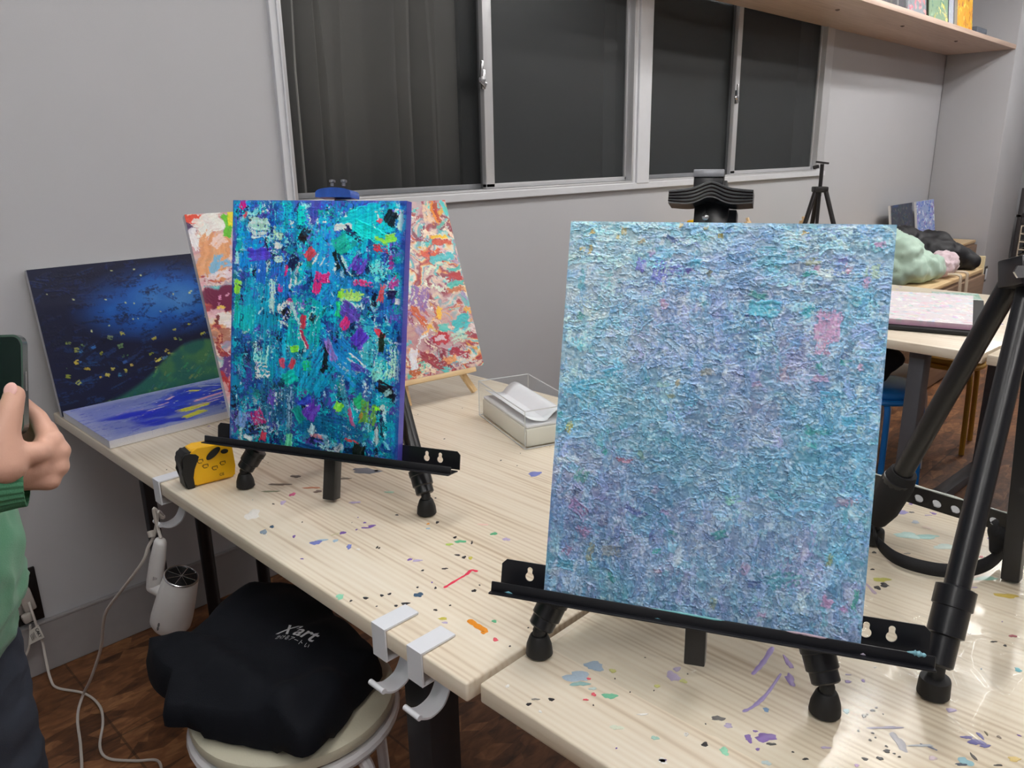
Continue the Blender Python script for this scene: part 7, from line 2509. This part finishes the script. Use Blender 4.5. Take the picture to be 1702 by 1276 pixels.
# clothes
M_GREEN = mat('green_sweatshirt', (98, 158, 124), 0.9, 0, 0.07, 25, bump=0.35, bscale=700, sheen=0.25)
bm = bmesh.new()
capsule(bm, P(0.015, 0.07, 0.80), 0.118, P(0.015, -0.07, 0.80), 0.118)
capsule(bm, P(0.02, 0.05, 0.86), 0.135, P(0.02, -0.05, 0.86), 0.135)
capsule(bm, P(0.015, 0.04, 0.98), 0.140, P(0.015, -0.04, 0.98), 0.140)
capsule(bm, P(0.01, 0.04, 0.98), 0.135, P(0.0, 0.05, 1.25), 0.122)
capsule(bm, P(0.01, -0.04, 0.98), 0.135, P(0.0, -0.05, 1.25), 0.122)
capsule(bm, P(0, 0.135, 1.335), 0.074, P(0, -0.135, 1.335), 0.074)
capsule(bm, P(0, 0.05, 1.25), 0.12, P(-0.01, 0.04, 1.33), 0.085)
capsule(bm, P(0, -0.05, 1.25), 0.12, P(-0.01, -0.04, 1.33), 0.085)
CU = WR.lerp(EL, 0.10)
capsule(bm, SH, 0.072, EL, 0.062)
capsule(bm, EL, 0.062, WR.lerp(EL, 0.35), 0.052)
capsule(bm, WR.lerp(EL, 0.35), 0.046, WR.lerp(EL, 0.13), 0.0355)
capsule(bm, SH2, 0.072, EL2, 0.062)
capsule(bm, EL2, 0.062, WR2.lerp(EL2, 0.2), 0.042)
top_ = fuse('hoodie', bm, M_GREEN, 0.0075, 4, person)
wrinkle(top_, 0.008, 7, 11, (1, 1, 1.6))
bm = bmesh.new()
capsule(bm, P(-0.06, 0.05, 1.40), 0.052, P(-0.06, -0.05, 1.40), 0.052)
capsule(bm, P(-0.02, 0.085, 1.41), 0.035, P(-0.07, 0.06, 1.40), 0.045)
capsule(bm, P(-0.02, -0.085, 1.41), 0.035, P(-0.07, -0.06, 1.40), 0.045)
capsule(bm, P(-0.10, 0.05, 1.33), 0.045, P(-0.10, -0.05, 1.33), 0.045)
fuse('hood', bm, M_GREEN, 0.009, 4, person)
# ribbed cuffs
M_RIB = mat('green_ribbing', (74, 134, 100), 0.9, 0, 0.06, 30, bump=0.3, bscale=600)


def cuff(w0, w1, r0, r1):
    bm = bmesh.new()
    x_, y_, a_ = frame_from(w1 - w0)
    L_ = (w1 - w0).length
    NS = 120
    rings = []
    for (t_, rr) in ((0.0, r0 * 0.90), (0.0, r0 * 0.98), (0.15, r0), (0.6, r1), (1.0, r1), (1.0, r1 * 0.9)):
        rings.append([bm.verts.new(w0 + a_ * L_ * t_ + (x_ * math.cos(2 * PI * k / NS) + y_ * math.sin(2 * PI * k / NS)) * (rr + (0.0007 if k % 4 < 2 else -0.0007))) for k in range(NS)])
    for A__, B__ in zip(rings[:-1], rings[1:]):
        for k in range(NS):
            bm.faces.new((A__[k], A__[(k + 1) % NS], B__[(k + 1) % NS], B__[k]))
    return obj('cuff', bm, M_RIB, person, True, 60)


cuff(WR.lerp(EL, -0.115), WR.lerp(EL, 0.15), 0.0350, 0.0395)
cuff(WR2.lerp(EL2, 0.04), WR2.lerp(EL2, 0.24), 0.033, 0.044)
M_JEAN = mat('dark_denim', (62, 68, 82), 0.85, 0, 0.22, 18, bump=0.4, bscale=900)
bm = bmesh.new()
capsule(bm, P(0, 0.07, 0.86), 0.108, P(0, -0.07, 0.86), 0.108)
for s in (-1, 1):
    capsule(bm, P(0.005, 0.092 * s, 0.84), 0.100, P(0.02, 0.102 * s, 0.47), 0.078)
    capsule(bm, P(0.02, 0.102 * s, 0.47), 0.078, P(0.0, 0.107 * s, 0.13), 0.066)
j_ = fuse('jeans', bm, M_JEAN, 0.009, 4, person)
wrinkle(j_, 0.006, 9, 5, (1, 1, 1.5))
for s in (-1, 1):
    bm = bmesh.new()
    capsule(bm, P(-0.05, 0.108 * s, 0.045), 0.042, P(0.12, 0.118 * s, 0.040), 0.038)
    capsule(bm, P(-0.03, 0.108 * s, 0.075), 0.042, P(0.03, 0.11 * s, 0.06), 0.042)
    sh_ = fuse('shoe', bm, mat('dark_shoe', (40, 40, 44), 0.5), 0.006, 4, person)
    for v in sh_.data.vertices:
        v.co.z = max(v.co.z, 0.001)

# phone in the hand
pe = at(43, 640, 0.868)
PHW, PHH, PHT = 0.068, 0.112, 0.0080
pn = (-FW + RT * -0.10).normalized()
pu = (Vector((0, 0, 1)) * 0.97 + RT * -0.03)
pu = (pu - pn * pu.dot(pn)).normalized()
pr = pu.cross(pn).normalized()
pcn = pe - pr * (PHW / 2) + pu * (0.0005)
phone = thing('phone', 'black smartphone with a silver edge held up by the person in green', 'phone', pcn - pu * PHH / 2)
M3 = Matrix((pr, pu, pn)).transposed()


def rrect(w, h, r, n=8):
    out = []
    for (cx, cy, a0) in ((w / 2 - r, h / 2 - r, 0), (-w / 2 + r, h / 2 - r, PI / 2), (-w / 2 + r, -h / 2 + r, PI), (w / 2 - r, -h / 2 + r, 1.5 * PI)):
        out += [(cx + r * math.cos(a0 + PI / 2 * k / n), cy + r * math.sin(a0 + PI / 2 * k / n)) for k in range(n + 1)]
    return out


bm = bmesh.new()
prism(bm, rrect(PHW, PHH, 0.012), PHT, basis(pr, pu, pn, pcn - pn * PHT / 2))
bmesh.ops.bevel(bm, geom=[e for e in bm.edges if len(e.link_faces) == 2 and e.calc_face_angle(0) > 1.2], offset=0.0016, segments=3, affect='EDGES')
obj('phone_case', bm, mat('phone_silver', (120, 126, 128), 0.2, 0.8), phone, True, 50)
bm = bmesh.new()
prism(bm, rrect(PHW - 0.005, PHH - 0.005, 0.0105), 0.0006, basis(pr, pu, pn, pcn + pn * (PHT / 2 - 0.0001)))
obj('screen', bm, mat('phone_screen', (22, 25, 30), 0.12, 0, 0.1), phone, True, 50)
bm = bmesh.new()
prism(bm, rrect(0.0028, 0.022, 0.0013), 0.001, basis(-pn, pu, pr, pcn + pr * (PHW / 2 - 0.0002) + pu * 0.004))
obj('side_button', bm, M_SILVER, phone, True, 50)
